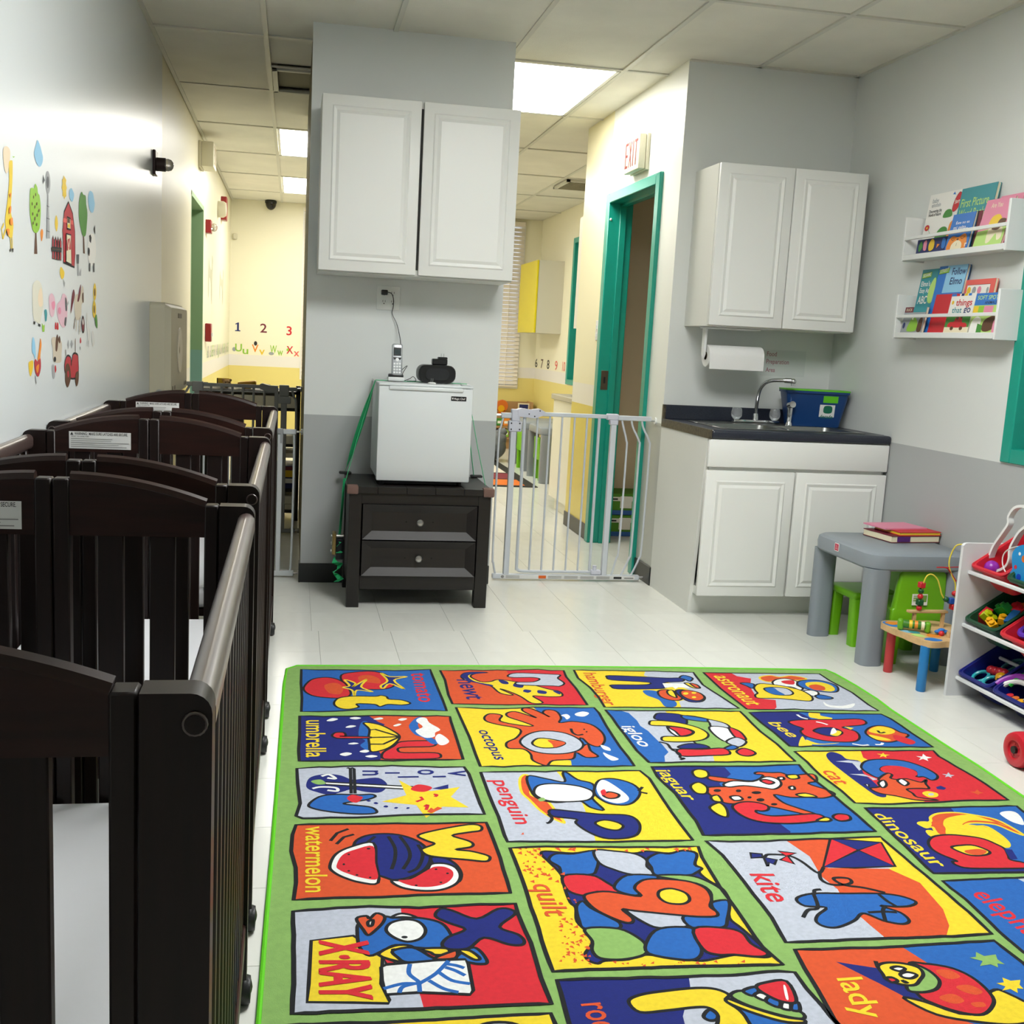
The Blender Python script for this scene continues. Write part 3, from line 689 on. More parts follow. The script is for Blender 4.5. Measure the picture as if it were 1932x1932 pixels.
# ---- green ratchet strap
M_STRAP = mat('green_webbing', '#2bbd76', .65, bump=.3, bscale=300); M_BUCK = mat('gilt_buckle', '#8d7a4c', .35, .8)
t = thing('ratchet_strap', 'green webbing strap holding the fridge to the nightstand', 'strap', (.24, 5.1, 0))
zt = fz1+.002
MB().ribbon([(fx0-.001, 5.10, zt), (.50, 5.10, zt), (.70, 5.10, zt), (fx1+.001, 5.10, zt)], (0, 1, 0), .028, M_STRAP).build('top_band', t)
P = [Vector((fx0-.002, 5.10, zt-.002)), Vector((.262, 5.235, .585))]
n = 10; pts = [P[0].lerp(P[1], i/n) for i in range(n+1)]
sd = [Vector((math.sin(math.pi*min(1, i/n)*1.0)*.9, 1-.55*math.sin(math.pi*i/n), 0)) for i in range(n+1)]
MB().ribbon(pts, sd, .03, M_STRAP).build('left_band', t)
MB().ribbon([(fx0-.003, 5.09, zt-.002), (.30, 5.02, .76), (.250, 4.97, .57)], (0, 1, 0), .018, M_STRAP).build('left_back_band', t)
MB().ribbon([(.247, 5.02, .575), (.240, 5.0, .45), (.232, 4.98, .33), (.226, 4.97, .27)], [(.4, 1, 0)]*4, .03, M_STRAP).build('hanging_band', t)
MB().ribbon([(fx1+.002, 5.10, zt-.002), (.870, 5.0, .75), (.905, 4.93, .572)], (0, 1, 0), .012, M_STRAP).build('right_band', t)
MB().ribbon([(fx1+.002, 5.12, zt-.002), (.855, 5.18, .80), (.90, 5.24, .58)], (0, 1, 0), .02, M_STRAP).build('right_back_band', t)
b = MB().box(.196, .214, 4.935, 4.985, .225, .33, M_BUCK, bev=.004, seg=2, R=Matrix.Rotation(.12, 3, 'X')).box(.214, .25, 4.94, 4.98, .20, .30, mat('ratchet_black', '#22252a', .4, .6), bev=.006, seg=2)
for k in range(3): b.cyl((.19, 4.96, .24+.035*k), (.25, 4.96, .24+.035*k), .008, M_STEEL, 10)
b.build('ratchet', t)
pts = [(.222+.018*math.sin(k*1.7), 4.955+.02*math.cos(k*2.3), .30-.016*k) for k in range(14)]
MB().ribbon([Vector(p) for p in pts], [Vector((math.cos(k*.8), math.sin(k*.8)+.3, .3*math.sin(k))) for k in range(14)], .03, M_STRAP, .002).build('bunched_webbing', t)

# ---- things on the fridge, outlet
M_BLK = mat('black_plastic', '#101112', .35); M_SIL = mat('silver_plastic', '#b8bcc0', .3, .5); M_DOCKW = mat('phone_white', '#d5d8d8', .35)
M_SOCKET = mat('outlet_white', '#e8eae6', .4)
t = thing('wall_outlet', 'white four-socket wall outlet plate under the pillar cabinet', 'outlet', (.449, WY, 1.37))
MB().box(.392, .506, WY-.006, WY-.0004, 1.372, 1.487, M_SOCKET, bev=.003, seg=2).build('plate', t)
for sx in (.428, .470):
    for sz in (1.452, 1.410):
        s_ = MB().lathe([(.016, -.0065), (.016, -.0085), (.0001, -.0086)], M_SOCKET, (sx, WY, sz), 18, 'y').build('socket', t)
        b = MB()
        for ddx in (-.006, .006): b.box(sx+ddx-.001, sx+ddx+.001, WY-.0092, WY-.008, sz-.001, sz+.008, M_BLK)
        b.cyl((sx, WY-.0092, sz-.008), (sx, WY-.008, sz-.008), .0028, M_BLK, 10).build('slots', s_)
t = thing('phone_charger', 'black plug with thin cord running from the outlet to the phone', 'charger', (.43, WY-.02, 1.04))
MB().box(.412, .443, WY-.04, WY-.009, 1.443, 1.467, M_BLK, bev=.004, seg=2).build('plug', t)
MB().tube(spline([(.443, WY-.028, 1.456), (.46, WY-.03, 1.452), (.472, WY-.02, 1.43), (.474, WY-.012, 1.39), (.470, WY-.012, 1.355), (.492, WY-.02, 1.31), (.506, WY-.03, 1.26), (.51, 5.25, 1.21), (.505, 5.2, 1.12), (.50, 5.18, 1.06), (.50, 5.15, 1.043)], False, 6), .0019, M_BLK, 6).build('cord', t)
t = thing('cordless_phone', 'silver cordless phone standing in its charging dock on the fridge', 'phone', (.475, 5.06, fz1))
dk = MB().box(.436, .514, 5.03, 5.10, fz1+.003, fz1+.022, M_DOCKW, bev=.006, seg=2).box(.440, .510, 5.045, 5.095, fz1+.018, fz1+.036, M_BLK, bev=.006, seg=2).build('dock', t)
RT = Matrix.Rotation(math.radians(-8), 3, 'X')
h = MB().box(.453, .503, 5.055, 5.079, 1.062, 1.212, M_SIL, bev=.008, seg=3, R=RT).build('handset', t)
def hs(u, v, o):
    return RT @ (Vector((.478+(u-.5)*.05, 5.067-.0126-o, 1.137+(v-.5)*.15))-Vector((.478, 5.067, 1.137)))+Vector((.478, 5.067, 1.137))
L = ['p K .15,.62 .85,.62 .85,.88 .15,.88', 'p G .22,.66 .78,.66 .78,.82 .22,.82', 'p K .2,.50 .8,.50 .9,.57 .1,.57', 'e W .5,.50 .16,.055']
for i in range(3):
    for j in range(4): L.append('p W %.2f,%.2f %.2f,%.2f %.2f,%.2f %.2f,%.2f' % (.16+.25*i, .07+.09*j, .34+.25*i, .07+.09*j, .34+.25*i, .13+.09*j, .16+.25*i, .13+.09*j))
draw(L, hs, (0, -1, 0), {'K': M_BLK, 'G': mat('phone_screen', '#3f4a4c', .15), 'W': mat('phone_key', '#eef0f0', .4), 'Y': M_INK}).build('keypad', h, smooth=False)
MB().tube(spline([(.505, 5.10, 1.09), (.535, 5.14, 1.11), (.515, 5.15, 1.07), (.52, 5.12, 1.042), (.545, 5.11, 1.05), (.565, 5.13, 1.06), (.575, 5.10, 1.042), (.545, 5.09, 1.04), (.53, 5.07, 1.041)], False, 6), .0016, M_BLK, 5).build('cable', t)
t = thing('radio_speaker', 'rounded black radio speaker lying on top of the fridge', 'radio', (.66, 5.08, fz1))
prof = [(x, z) for x, z in rounded(.576, .756, fz1+.003, 1.122, .034, 5)]
b = MB(); n = len(prof); cxm, czm = .666, 1.08
sec = [(5.02, .90), (5.025, .97), (5.04, 1.0), (5.12, 1.0), (5.14, .96)]
for y, k in sec: b.v += [(cxm+(x-cxm)*k, y, czm+(z-czm)*(k if z > czm else 1)) for x, z in prof]
mi = b.mi(M_BLK)
for s_ in range(len(sec)-1):
    for k in range(n): b.f.append((s_*n+k, s_*n+(k+1) % n, (s_+1)*n+(k+1) % n, (s_+1)*n+k)); b.fm.append(mi)
b.f.append(tuple(range(n))); b.fm.append(mi); b.f.append(tuple(range((len(sec)-1)*n, len(sec)*n))); b.fm.append(mi)
b.build('body', t)
MB().prism(rounded(.610, .722, 1.052, 1.106, .026, 5), 5.012, 5.022, mat('speaker_mesh', '#1a1c1e', .7, bump=.5, bscale=900), 'xz').build('speaker_grille', t)
t = thing('power_adapter', 'black power adapter with prongs up resting on the black radio', 'adapter', (.69, 5.08, 1.12))
MB().box(.645, .716, 5.05, 5.10, 1.1225, 1.151, M_BLK, bev=.004).box(.672, .716, 5.055, 5.095, 1.148, 1.160, M_BLK, bev=.003).build('body', t)
MB().box(.686, .688, 5.07, 5.076, 1.160, 1.176, M_STEEL).box(.699, .701, 5.07, 5.076, 1.160, 1.176, M_STEEL).build('prongs', t)
t = thing('plug_adapter', 'small white plug adapter with prongs up at the fridge top front', 'adapter', (.64, 4.93, fz1))
MB().lathe([(.019, 0), (.019, .004), (.012, .007)], M_MATTE_WHITE, (.632, 4.945, fz1+.002), 18).build('body', t)
MB().box(.627, .629, 4.943, 4.949, fz1+.008, fz1+.026, M_STEEL).box(.635, .637, 4.943, 4.949, fz1+.008, fz1+.026, M_STEEL).build('prongs', t)

# ---- white safety gate
M_GATE = mat('white_powder_coat', '#c8cdd4', .35); M_GP = mat('gate_plastic', '#c9cbd8', .45)
GYW = 5.435
t = thing('safety_gate', 'white metal safety gate across the passage beside the pillar', 'gate', (1.46, GYW, 0))
MB().box(1.058, 1.868, GYW-.016, GYW+.016, .008, .034, M_GATE, bev=.004).build('threshold_bar', t)
lb = MB().box(1.10, 1.84, GYW-.0168, GYW-.0162, .011, .031, M_PAPER).build('instruction_sticker', t, smooth=False)
mp = lambda u, v, o: Vector((1.10+.74*u, GYW-.017-o, .011+.02*v))
L = ['p O .28,.1 .335,.1 .335,.9 .28,.9', 'e G .015,.5 .012,.4'] + ['p G %.3f,%.2f %.3f,%.2f %.3f,%.2f %.3f,%.2f' % (a, v, a+.10, v, a+.10, v+.1, a, v+.1) for a in (.04, .35, .47, .59, .71) for v in (.2, .45, .7)] + ['p K .84,.2 .90,.2 .90,.8 .84,.8', 'p G .92,.3 .99,.3 .99,.6 .92,.6']
draw(L, mp, (0, -1, 0), {'O': mat('warning_orange', '#e0661c', .5), 'G': M_INKG, 'K': M_INK, 'Y': M_INK}).build('sticker_print', lb, smooth=False)
for xa in (1.131, 1.668): MB().box(xa-.015, xa+.015, GYW-.013, GYW+.013, .03, .893, M_GATE, bev=.003).build('post', t)
MB().box(1.062, 1.128, GYW-.012, GYW+.012, .858, .885, M_GATE, bev=.003).build('top_rail', t)
MB().box(1.684, 1.872, GYW-.012, GYW+.012, .868, .893, M_GATE, bev=.003).build('top_rail', t)
g = MB().box(1.27, 1.628, GYW-.01, GYW+.01, .874, .895, M_GATE, bev=.003).build('door_rail', t)
loop = spline([(1.188, GYW, .88), (1.188, GYW, .5), (1.188, GYW, .09), (1.192, GYW, .062), (1.212, GYW, .05), (1.30, GYW, .048), (1.60, GYW, .048)], False, 4)
MB().tube(loop, .0085, M_GATE, 8).build('door_frame', t)
for xa in (1.257, 1.323, 1.389, 1.456, 1.523): MB().cyl((xa, GYW, .048), (xa, GYW, .878), .0055, M_GATE, 8).build('bar', t)
MB().cyl((1.589, GYW, .05), (1.589, GYW, .878), .008, M_GATE, 8).build('bar', t)
MB().tube(spline([(1.075, GYW, .862), (1.062, GYW, .80), (1.056, GYW, .74), (1.056, GYW, .16), (1.062, GYW, .09), (1.075, GYW, .03)], False, 5), .0055, M_GATE, 8).build('bowed_bar', t)
for a, c_ in ((1.712, 1.745), (1.765, 1.815), (1.822, 1.872)):
    MB().tube(spline([(a, GYW, .872), (a+.012, GYW, .83), (c_, GYW, .76), (c_+.004, GYW, .70), (c_, GYW, .2), (c_-.012, GYW, .12), (a, GYW, .03)], False, 5), .0055, M_GATE, 8).build('bowed_bar', t)
h = MB().prism([(1.145, .905), (1.165, .912), (1.215, .905), (1.262, .912), (1.292, .897), (1.280, .878), (1.24, .862), (1.20, .866), (1.150, .868)], GYW-.022, GYW+.022, M_GP, 'xz').build('latch_handle', t)
for xx, zz in ((1.262, .902), (1.235, .873), (1.205, .884)): MB().cyl((xx, GYW-.024, zz), (xx, GYW-.021, zz), .0035, M_BLK, 8).build('rivet', h)
for z0, z1, wd_ in ((.79, .845, .034), (.845, .905, .022)):
    c_ = MB().box(1.137-wd_, 1.137+wd_, GYW-.02, GYW+.02, z0, z1, M_GP, bev=.004).build('latch_housing', t)
    for sx in (-1, 1):
        for zz in (z0+.012, z1-.012):
            if wd_ > .03: MB().cyl((1.137+sx*.022, GYW-.022, zz), (1.137+sx*.022, GYW-.019, zz), .004, M_BLK, 8).build('screw', c_)
MB().box(1.628, 1.69, GYW-.017, GYW+.017, .868, .90, M_GP, bev=.004).box(1.645, 1.69, GYW-.017, GYW+.017, .842, .87, M_GP, bev=.004).build('hinge_housing', t)
MB().box(1.595, 1.65, GYW-.018, GYW+.018, .036, .06, M_GP, bev=.004).cyl((1.615, GYW-.005, .05), (1.615, GYW-.005, .085), .011, M_GP).build('lower_pivot', t)
for z in (.872, .022):
    for xa, xb, xc in ((1.062, 1.028, 1.021), (1.870, 1.892, 1.8985)):
        if z < .5 and xa < 1.5: continue
        MB().cyl((xa, GYW, z), (xb, GYW, z), .006, M_STEEL, 8).cyl((xb, GYW, z), (xc, GYW, z), .018, M_MATTE_WHITE, 16).build('wall_foot', t)
# ---- dark grey gate and pale gate in the left corridor
M_GG = mat('grey_powder_coat', '#95989a', .4); M_GL = mat('pale_grey_coat', '#bfc3c4', .4)
GG = 6.64
t = thing('tall_grey_gate', 'dark grey metal gate closing the corridor past the changing station', 'gate', (-.33, GG, 0))
MB().box(-.70, -.55, GG-.012, GG+.012, .893, .918, M_GG, bev=.003).build('top_rail', t)
MB().box(-.56, -.11, GG-.010, GG+.010, .895, .915, M_GG, bev=.003).build('door_rail', t)
MB().box(-.56, -.11, GG-.006, GG+.006, .868, .876, M_GG).build('second_rail', t)
MB().box(-.07, .026, GG-.012, GG+.012, .885, .908, M_GG, bev=.003).build('top_rail', t)
MB().box(-.71, .03, GG-.014, GG+.014, .01, .035, M_GG, bev=.003).build('threshold_bar', t)
for xa in (-.565, -.053): MB().box(xa-.018, xa+.018, GG-.013, GG+.013, .03, .91, M_GG, bev=.003).build('post', t)
for xa in (-.486, -.424, -.36, -.297, -.235, -.171): MB().cyl((xa, GG, .05), (xa, GG, .90), .0075, M_GG, 8).build('bar', t)
MB().box(-.111, -.087, GG-.01, GG+.01, .04, .90, M_GG, bev=.003).build('bar', t)
MB().box(-.56, -.09, GG-.008, GG+.008, .04, .06, M_GG).build('door_bottom_rail', t)
MB().tube(spline([(-.006, GG, .89), (.006, GG, .85), (.020, GG, .80), (.022, GG, .5), (.019, GG, .10), (0, GG, .03)], False, 5), .0072, M_GG, 8).build('bowed_bar', t)
MB().tube(spline([(-.61, GG, .90), (-.63, GG, .86), (-.675, GG, .80), (-.68, GG, .5), (-.67, GG, .1), (-.65, GG, .03)], False, 5), .0072, M_GG, 8).build('bowed_bar', t)
MB().prism([(-.20, .918), (-.185, .926), (-.135, .914), (-.09, .914), (-.09, .875), (-.145, .873), (-.195, .89)], GG-.02, GG+.02, M_GG, 'xz').build('latch_handle', t)
MB().box(-.09, -.012, GG-.022, GG+.018, .808, .852, M_GG, bev=.004).box(-.083, -.024, GG-.02, GG+.018, .852, .92, M_GG, bev=.004).build('latch_housing', t)
MB().box(-.595, -.53, GG-.02, GG+.018, .862, .922, M_GG, bev=.004).build('hinge_housing', t)
for z in (.90, .022): MB().cyl((.026, GG, z), (.05, GG, z), .006, M_STEEL, 8).cyl((.045, GG, z), (.0555, GG, z), .016, M_GG, 14).build('wall_foot', t)
GL = 5.44
t = thing('low_pale_gate', 'low pale grey metal gate beside the pillar base behind the last crib', 'gate', (-.33, GL, 0))
MB().box(-.69, .022, GL-.013, GL+.013, .008, .036, M_GL, bev=.003).build('threshold_bar', t)
for xa in (-.058, -.60): MB().box(xa-.0125, xa+.0125, GL-.012, GL+.012, .03, .735, M_GL, bev=.003).build('post', t)
MB().box(-.073, -.044, GL-.015, GL+.014, .735, .762, M_GG, bev=.003).box(-.058, -.044, GL-.015, GL+.014, .69, .74, M_GG).build('corner_bracket', t)
MB().box(-.045, .02, GL-.012, GL+.012, .735, .76, M_GL, bev=.003).build('top_rail', t)
MB().box(-.588, -.073, GL-.011, GL+.011, .735, .757, M_GL, bev=.003).build('door_rail', t)
MB().tube(spline([(.008, GL, .74), (.011, GL, .70), (.012, GL, .5), (.009, GL, .10), (.002, GL, .03)], False, 5), .0055, M_GL, 8).build('bowed_bar', t)
for k in range(8): MB().cyl((-.55+k*.06, GL, .03), (-.55+k*.06, GL, .74), .005, M_GL, 8).build('bar', t)
for z in (.748, .022): MB().cyl((.022, GL, z), (.046, GL, z), .005, M_STEEL, 8).cyl((.043, GL, z), (.0545, GL, z), .015, M_MATTE_WHITE, 14).build('wall_foot', t)
# ================================================================= WALL SHELVES AND BOOKS
M_SHELF = mat('white_shelf', '#dfe1df', .4)
INKS = {'K': M_INK, 'Y': mat('print_yellow', '#e8c32f', .45), 'R': mat('print_red', '#c8202c', .45), 'B': mat('print_blue', '#2a73c4', .45), 'N': mat('print_navy', '#1d2a66', .45),
        'G': mat('print_green', '#3f8a34', .45), 'L': mat('print_lime', '#8fc23a', .45), 'W': mat('print_white', '#eceae4', .45), 'O': mat('print_orange', '#e88a2a', .45), 'P': mat('print_pink', '#e089a4', .45),
        'T': mat('print_teal', '#2f8f98', .45), 'V': mat('print_violet', '#54206e', .45), 'S': mat('print_silver', '#9aa0a4', .4), 'D': mat('print_brown', '#5b3a26', .5), 'C': mat('print_cream', '#e9dfc0', .5), 'F': mat('print_skyblue', '#8fc4e2', .5),
        'X': mat('print_maroon', '#6e2030', .5), 'E': mat('print_salmon', '#e2625a', .5), 'Z': mat('print_lightgreen', '#b4d877', .5)}
def wall_shelf(label, z0, z1):
    y0, y1 = 3.838, 4.575; xf = 2.70
    t = thing('book_shelf', label, 'shelf', (WR, (y0+y1)/2, z0))
    for y in (y0, y1-.014): MB().box(xf, WR-.001, y, y+.014, z0, z1, M_SHELF, bev=.002).build('side_panel', t)
    MB().box(xf+.004, WR-.001, y0+.014, y1-.014, z0+.008, z0+.024, M_SHELF).build('bottom_board', t)
    MB().box(xf, xf+.012, y0+.014, y1-.014, z0+.004, z0+.028, M_SHELF, bev=.0015).build('front_lip', t)
    MB().box(xf, xf+.012, y0+.014, y1-.014, z0+.093, z0+.107, M_SHELF, bev=.0015).build('front_rail', t)
wall_shelf('white picture ledge shelf, the upper of two on the right wall', 1.694, 1.890)
wall_shelf('white picture ledge shelf, the lower of two on the right wall', 1.350, 1.548)
def book(label, y0, y1, z0, z1, xb, xt, th, cover, lines, pages='C', name='picture_book'):
    """leaning book facing the room; y1 is the cover's left edge as one faces it"""
    t = thing(name, label, 'book', (xb, (y0+y1)/2, z0))
    H = math.hypot(z1-z0, xt-xb); a = math.atan2(xt-xb, z1-z0)
    up = Vector((math.sin(a), 0, math.cos(a))); nr = Vector((-math.cos(a), 0, math.sin(a))); A = Vector((xb, y1, z0))
    Rm = Matrix((( -nr.x, 0, up.x), (0, 1, 0), (-nr.z, 0, up.z)))
    def bx(d0, d1, m, ins=0.): # slab between depths d0,d1 behind the cover face
        c = A-nr*((d0+d1)/2)+Vector((0, -(y1-y0)/2, 0))+up*(H/2)
        b = MB(); hx, hy, hz = (d1-d0)/2, (y1-y0)/2-ins, H/2-ins
        vs = [c-nr*(sx*hx)+Vector((0, sy*hy, 0))+up*(sz*hz) for sz in (-1, 1) for sy in (-1, 1) for sx in (-1, 1)]
        b.add(vs, [(0, 2, 3, 1), (4, 5, 7, 6), (0, 1, 5, 4), (2, 6, 7, 3), (0, 4, 6, 2), (1, 3, 7, 5)], m); return b
    fc = bx(0, .002, INKS[cover]).build('front_cover', t, smooth=False)
    bx(.002, th-.002, INKS[pages], .002).build('pages', t, smooth=False); bx(th-.002, th, INKS[cover]).build('back_cover', t, smooth=False)
    if lines: draw(lines, lambda u, v, o: A+Vector((0, -(y1-y0)*u, 0))+up*(H*v)+nr*(.0003+o), nr, INKS, wd=.0015).build('cover_print', fc, smooth=False)
    return t
SB1, SB2 = 1.7185, 1.3745
book('white picture book with green figure, red flower and red badge on the upper shelf', 4.285, 4.548, SB1, 1.99, 2.766, 2.799, .008, 'W',
     ['t S baby .10,.86 .28,.86 .10,.93', 't S einstein .10,.79 .36,.79 .10,.85', 't K Discovering_the .06,.70 .42,.70 .06,.75', 't K World_of_Nature .06,.64 .42,.64 .06,.69', 'c R .72,.70 .80,.66 .92,.76 .93,.90 .84,.96 .75,.86', 't W Story .76,.78 .90,.80 .76,.84',
      'e R .10,.46 .07,.05', 'e Y .10,.46 .025,.018', 'l G .14,.44 .22,.36', 's G .40,.20 .42,.36 .55,.44 .70,.40 .72,.20', 's G .50,.60 .56,.70 .70,.70 .76,.60 .62,.58', 's O .74,.20 .74,.46 .84,.52 .94,.44 .92,.20', 'p B .66,.94 .70,.98 .74,.93'])
book('dark patterned board book with coloured ovals low on the upper shelf', 4.278, 4.505, SB1, 1.786, 2.728, 2.734, .012, 'N', ['c G .10,.2 .06,.6 .14,.9 .2,.5', 'c P .24,.3 .22,.8 .32,.9 .34,.3', 'c Y .44,.2 .40,.6 .48,.95 .58,.8 .58,.3', 'c O .68,.3 .68,.6 .78,.55', 'c B .84,.3 .84,.9 .95,.8 .95,.3'])
book('teal picture book titled First Picture Word Book on the upper shelf', 4.062, 4.30, SB1, 1.986, 2.752, 2.790, .016, 'T', ['t Z First_Picture .06,.70 .86,.70 .06,.83', 't Z Word_Book .06,.53 .80,.53 .06,.66'])
book('small blue Spanish board book with an orange kitten face on the upper shelf', 4.125, 4.280, SB1, 1.874, 2.722, 2.750, .012, 'B', ['t W Éste_no_es .22,.72 .82,.72 .22,.81', 't W mi_osito... .16,.58 .82,.58 .16,.67', 's O .12,.0 .10,.28 .24,.40 .5,.36 .76,.44 .9,.30 .86,.0', 's C .30,.0 .28,.18 .5,.28 .72,.18 .70,.0', 'm K .2,.33 .28,.28 .36,.32', 'm K .62,.34 .70,.30 .80,.36', 'e D .5,.30 .05,.025', 'l K .5,.12 .5,.2', 't W r .88,.08 .97,.08 .88,.18'])
book('pink and green picture book with a yellow puppy on the upper shelf', 3.905, 4.085, SB1, 1.912, 2.722, 2.768, .010, 'P', ['p Z 0,0 1,0 1,.42 0,.34', 't C Are_You .22,.82 .62,.82 .22,.92', 's Y .35,.45 .40,.62 .62,.66 .78,.52 .62,.42', 's D .66,.46 .72,.56 .92,.54 .88,.44', 's C .42,.10 .40,.40 .6,.44 .85,.40 .92,.18 .80,.12 .70,.26 .55,.10', 's D .5,.36 .6,.42 .8,.40 .7,.33'])
book('pale pink picture book hidden behind the pink puppy book on the upper shelf', 3.90, 4.04, SB1, 1.925, 2.775, 2.796, .009, 'P', ['t E Tea .2,.88 .6,.88 .2,.96'])
book('brown-edged thin book between the blue and pink books on the upper shelf', 4.09, 4.122, SB1, 1.874, 2.740, 2.755, .012, 'X', ['p K 0,0 .3,0 .3,1 0,1'])
# lower shelf
book('teal picture book with white ABC lettering on the lower shelf', 4.42, 4.545, SB2, 1.662, 2.762, 2.799, .010, 'T', ['q L .06,.86 .62,.88 .62,.96 .06,.94', 't W SESAME .1,.88 .58,.90 .1,.93', "t W Elmo's .10,.74 .66,.74 .10,.82", 't W Easy_As .10,.64 .66,.64 .10,.71', 't W ABC .10,.47 .66,.47 .10,.59', 's R .28,.26 .36,.38 .46,.34 .56,.40 .62,.26', 's Z .72,.5 .66,.7 .86,.86 1,.8 1,.5'])
book('blue picture book with a red lower cover and round corner on the lower shelf', 4.196, 4.40, SB2, 1.668, 2.744, 2.790, .014, 'B', ['p F .3,.60 1,.60 1,1 .3,1', 'q L .03,.88 .38,.90 .38,.97 .03,.95', 't W STREET .06,.90 .35,.92 .06,.95', 't N Follow .50,.86 .98,.86 .50,.96', 't N Elmo .50,.72 .92,.72 .50,.82', 'p R .14,0 .92,0 .92,.58 .14,.58'])
book('pink-red picture book with a row of little photos on the lower shelf', 3.995, 4.19, SB2, 1.60, 2.760, 2.785, .014, 'E', ['q W .08,.70 .86,.70 .86,.90 .08,.90', 'e Y .16,.80 .07,.07', 'e S .34,.80 .07,.07', 'e P .52,.80 .07,.07', 'e W .68,.80 .06,.07', 'e S .80,.79 .04,.06'])
book('white board book reading things that go with a red car on the lower shelf', 4.055, 4.222, SB2, 1.541, 2.724, 2.748, .012, 'W', ['p B 0,.94 .2,.94 .2,1 0,1', 'p R .2,.94 .34,.94 .34,1 .2,1', 'p N .4,.94 .52,.94 .52,1 .4,1', 'p Y .54,.94 .66,.94 .66,1 .54,1', 'p B .7,.94 .82,.94 .82,1 .7,1', 'e Y .12,.78 .05,.05', 't R things .26,.70 .92,.70 .26,.86', 't T that .16,.52 .56,.52 .16,.66', 't N go .64,.52 .92,.52 .64,.64',
      'p G 0,.16 1,.16 1,.42 0,.42', 'p C 0,0 1,0 1,.16 0,.16', 's R .16,.16 .18,.28 .36,.30 .42,.40 .66,.40 .70,.28 .86,.26 .88,.16', 'e D .32,.13 .07,.05', 'e D .70,.13 .07,.05', 'e D .48,.40 .06,.06', 'e D .64,.42 .05,.05'])
book('soft square book with animals and coloured patches on the lower shelf', 3.886, 4.05, SB2, 1.538, 2.726, 2.746, .014, 'Z', ['p B 0,.70 1,.70 1,1 0,1', 't Z SOFT_SPOTS .08,.84 .96,.84 .08,.94', 't K ANIMALS .40,.73 .86,.73 .40,.80', 'p Y 0,.5 .2,.5 .2,.68 0,.68', 'p L .2,.5 .42,.5 .42,.68 .2,.68', 'p P .42,.46 .78,.46 .78,.68 .42,.68', 's W .02,0 .05,.3 .22,.42 .40,.36 .40,.22 .28,.0', 's D .50,.10 .52,.30 .70,.40 .92,.42 .95,.15 .70,.05', 'p P .90,0 1,0 1,.4 .90,.3', 'p G .3,0 .5,0 .5,.2 .3,.25'])
book('small book with a green frog and a maroon corner on the lower shelf', 4.385, 4.553, SB2, 1.492, 2.722, 2.740, .012, 'S', ['p X .0,.80 .40,.80 .40,1 .0,1', 't C DUCK .06,.85 .34,.85 .06,.95', 'p T .40,.80 1,.80 1,1 .40,1', 's L .30,.10 .34,.40 .46,.62 .62,.56 .74,.36 .70,.10', 'e W .48,.56 .04,.05', 'e K .50,.56 .015,.02', 's D .76,.1 .78,.5 .92,.6 .96,.1', 'e N .12,.3 .06,.12'])

# ================================================================= KIDS TABLE, CHAIRS, BOOK STACK
M_GREYP = mat('grey_plastic', '#868e95', .42, bump=.12, bscale=420)
M_GRNP = mat('lime_green_plastic', '#6fb312', .4, bump=.1, bscale=420)
def kids_table(label, x0, x1, y0, y1, h=.472, name='play_table'):
    t = thing(name, label, 'table', ((x0+x1)/2, (y0+y1)/2, 0))
    def slab(z0, z1, ins, r):
        return [(x, y, z0) for x, y in rounded(x0+ins, x1-ins, y0+ins, y1-ins, r, 6)], z1
    b = MB(); prev = None; n = None
    for z, ins, r in ((h-.072, .012, .07), (h-.062, .002, .075), (h-.03, .0, .075), (h-.008, .004, .075), (h, .016, .07)):
        ring = [(x, y, z) for x, y in rounded(x0+ins, x1-ins, y0+ins, y1-ins, r, 6)]; n = len(ring); o = len(b.v); b.v += ring
        if prev is not None:
            for k in range(n): b.f.append((prev+k, prev+(k+1) % n, o+(k+1) % n, o+k)); b.fm.append(b.mi(M_GREYP))
        prev = o
    b.mi(M_GREYP); b.f.append(tuple(range(n))); b.fm.append(0); b.f.append(tuple(range(prev, prev+n))); b.fm.append(0)
    b.build('table_top', t)
    for sx in (0, 1):
        for sy in (0, 1):
            lx = (x0+.006, x0+.106) if sx == 0 else (x1-.106, x1-.006); ly = (y0+.004, y0+.09) if sy == 0 else (y1-.07, y1-.004)
            b = MB(); A = rounded(*lx, *ly, .03, 4); n = len(A); cx, cy = sum(lx)/2, sum(ly)/2
            b.add([(cx+(x-cx)*.97, cy+(y-cy)*.97, 0) for x, y in A]+[(x, y, h-.066) for x, y in A], [(k, (k+1) % n, n+(k+1) % n, n+k) for k in range(n)]+[tuple(range(n)), tuple(range(n, 2*n))], M_GREYP)
            b.build('leg', t)
    return t
t = kids_table('grey plastic play table with a red maker sticker beside the sink cabinet', 2.322, 2.79, 3.905, 4.425)
lb = MB().prism(rounded(4.175, 4.212, .427, .462, .005, 3), 2.3212, 2.3222, INKS['W'], 'yz').build('maker_sticker', t, smooth=False)
draw(['p R .08,.08 .92,.08 .92,.92 .08,.92', 'q W .3,.25 .5,.8 .56,.55 .75,.62 .7,.2 .5,.4'], lambda u, v, o: Vector((2.3210-o, 4.212-.037*u, .427+.035*v)), (-1, 0, 0), {**INKS, 'K': INKS['W'], 'W': INKS['R'], 'R': mat('print_crimson', '#c01848', .4)}, wd=.0015).build('sticker_print', lb, smooth=False)
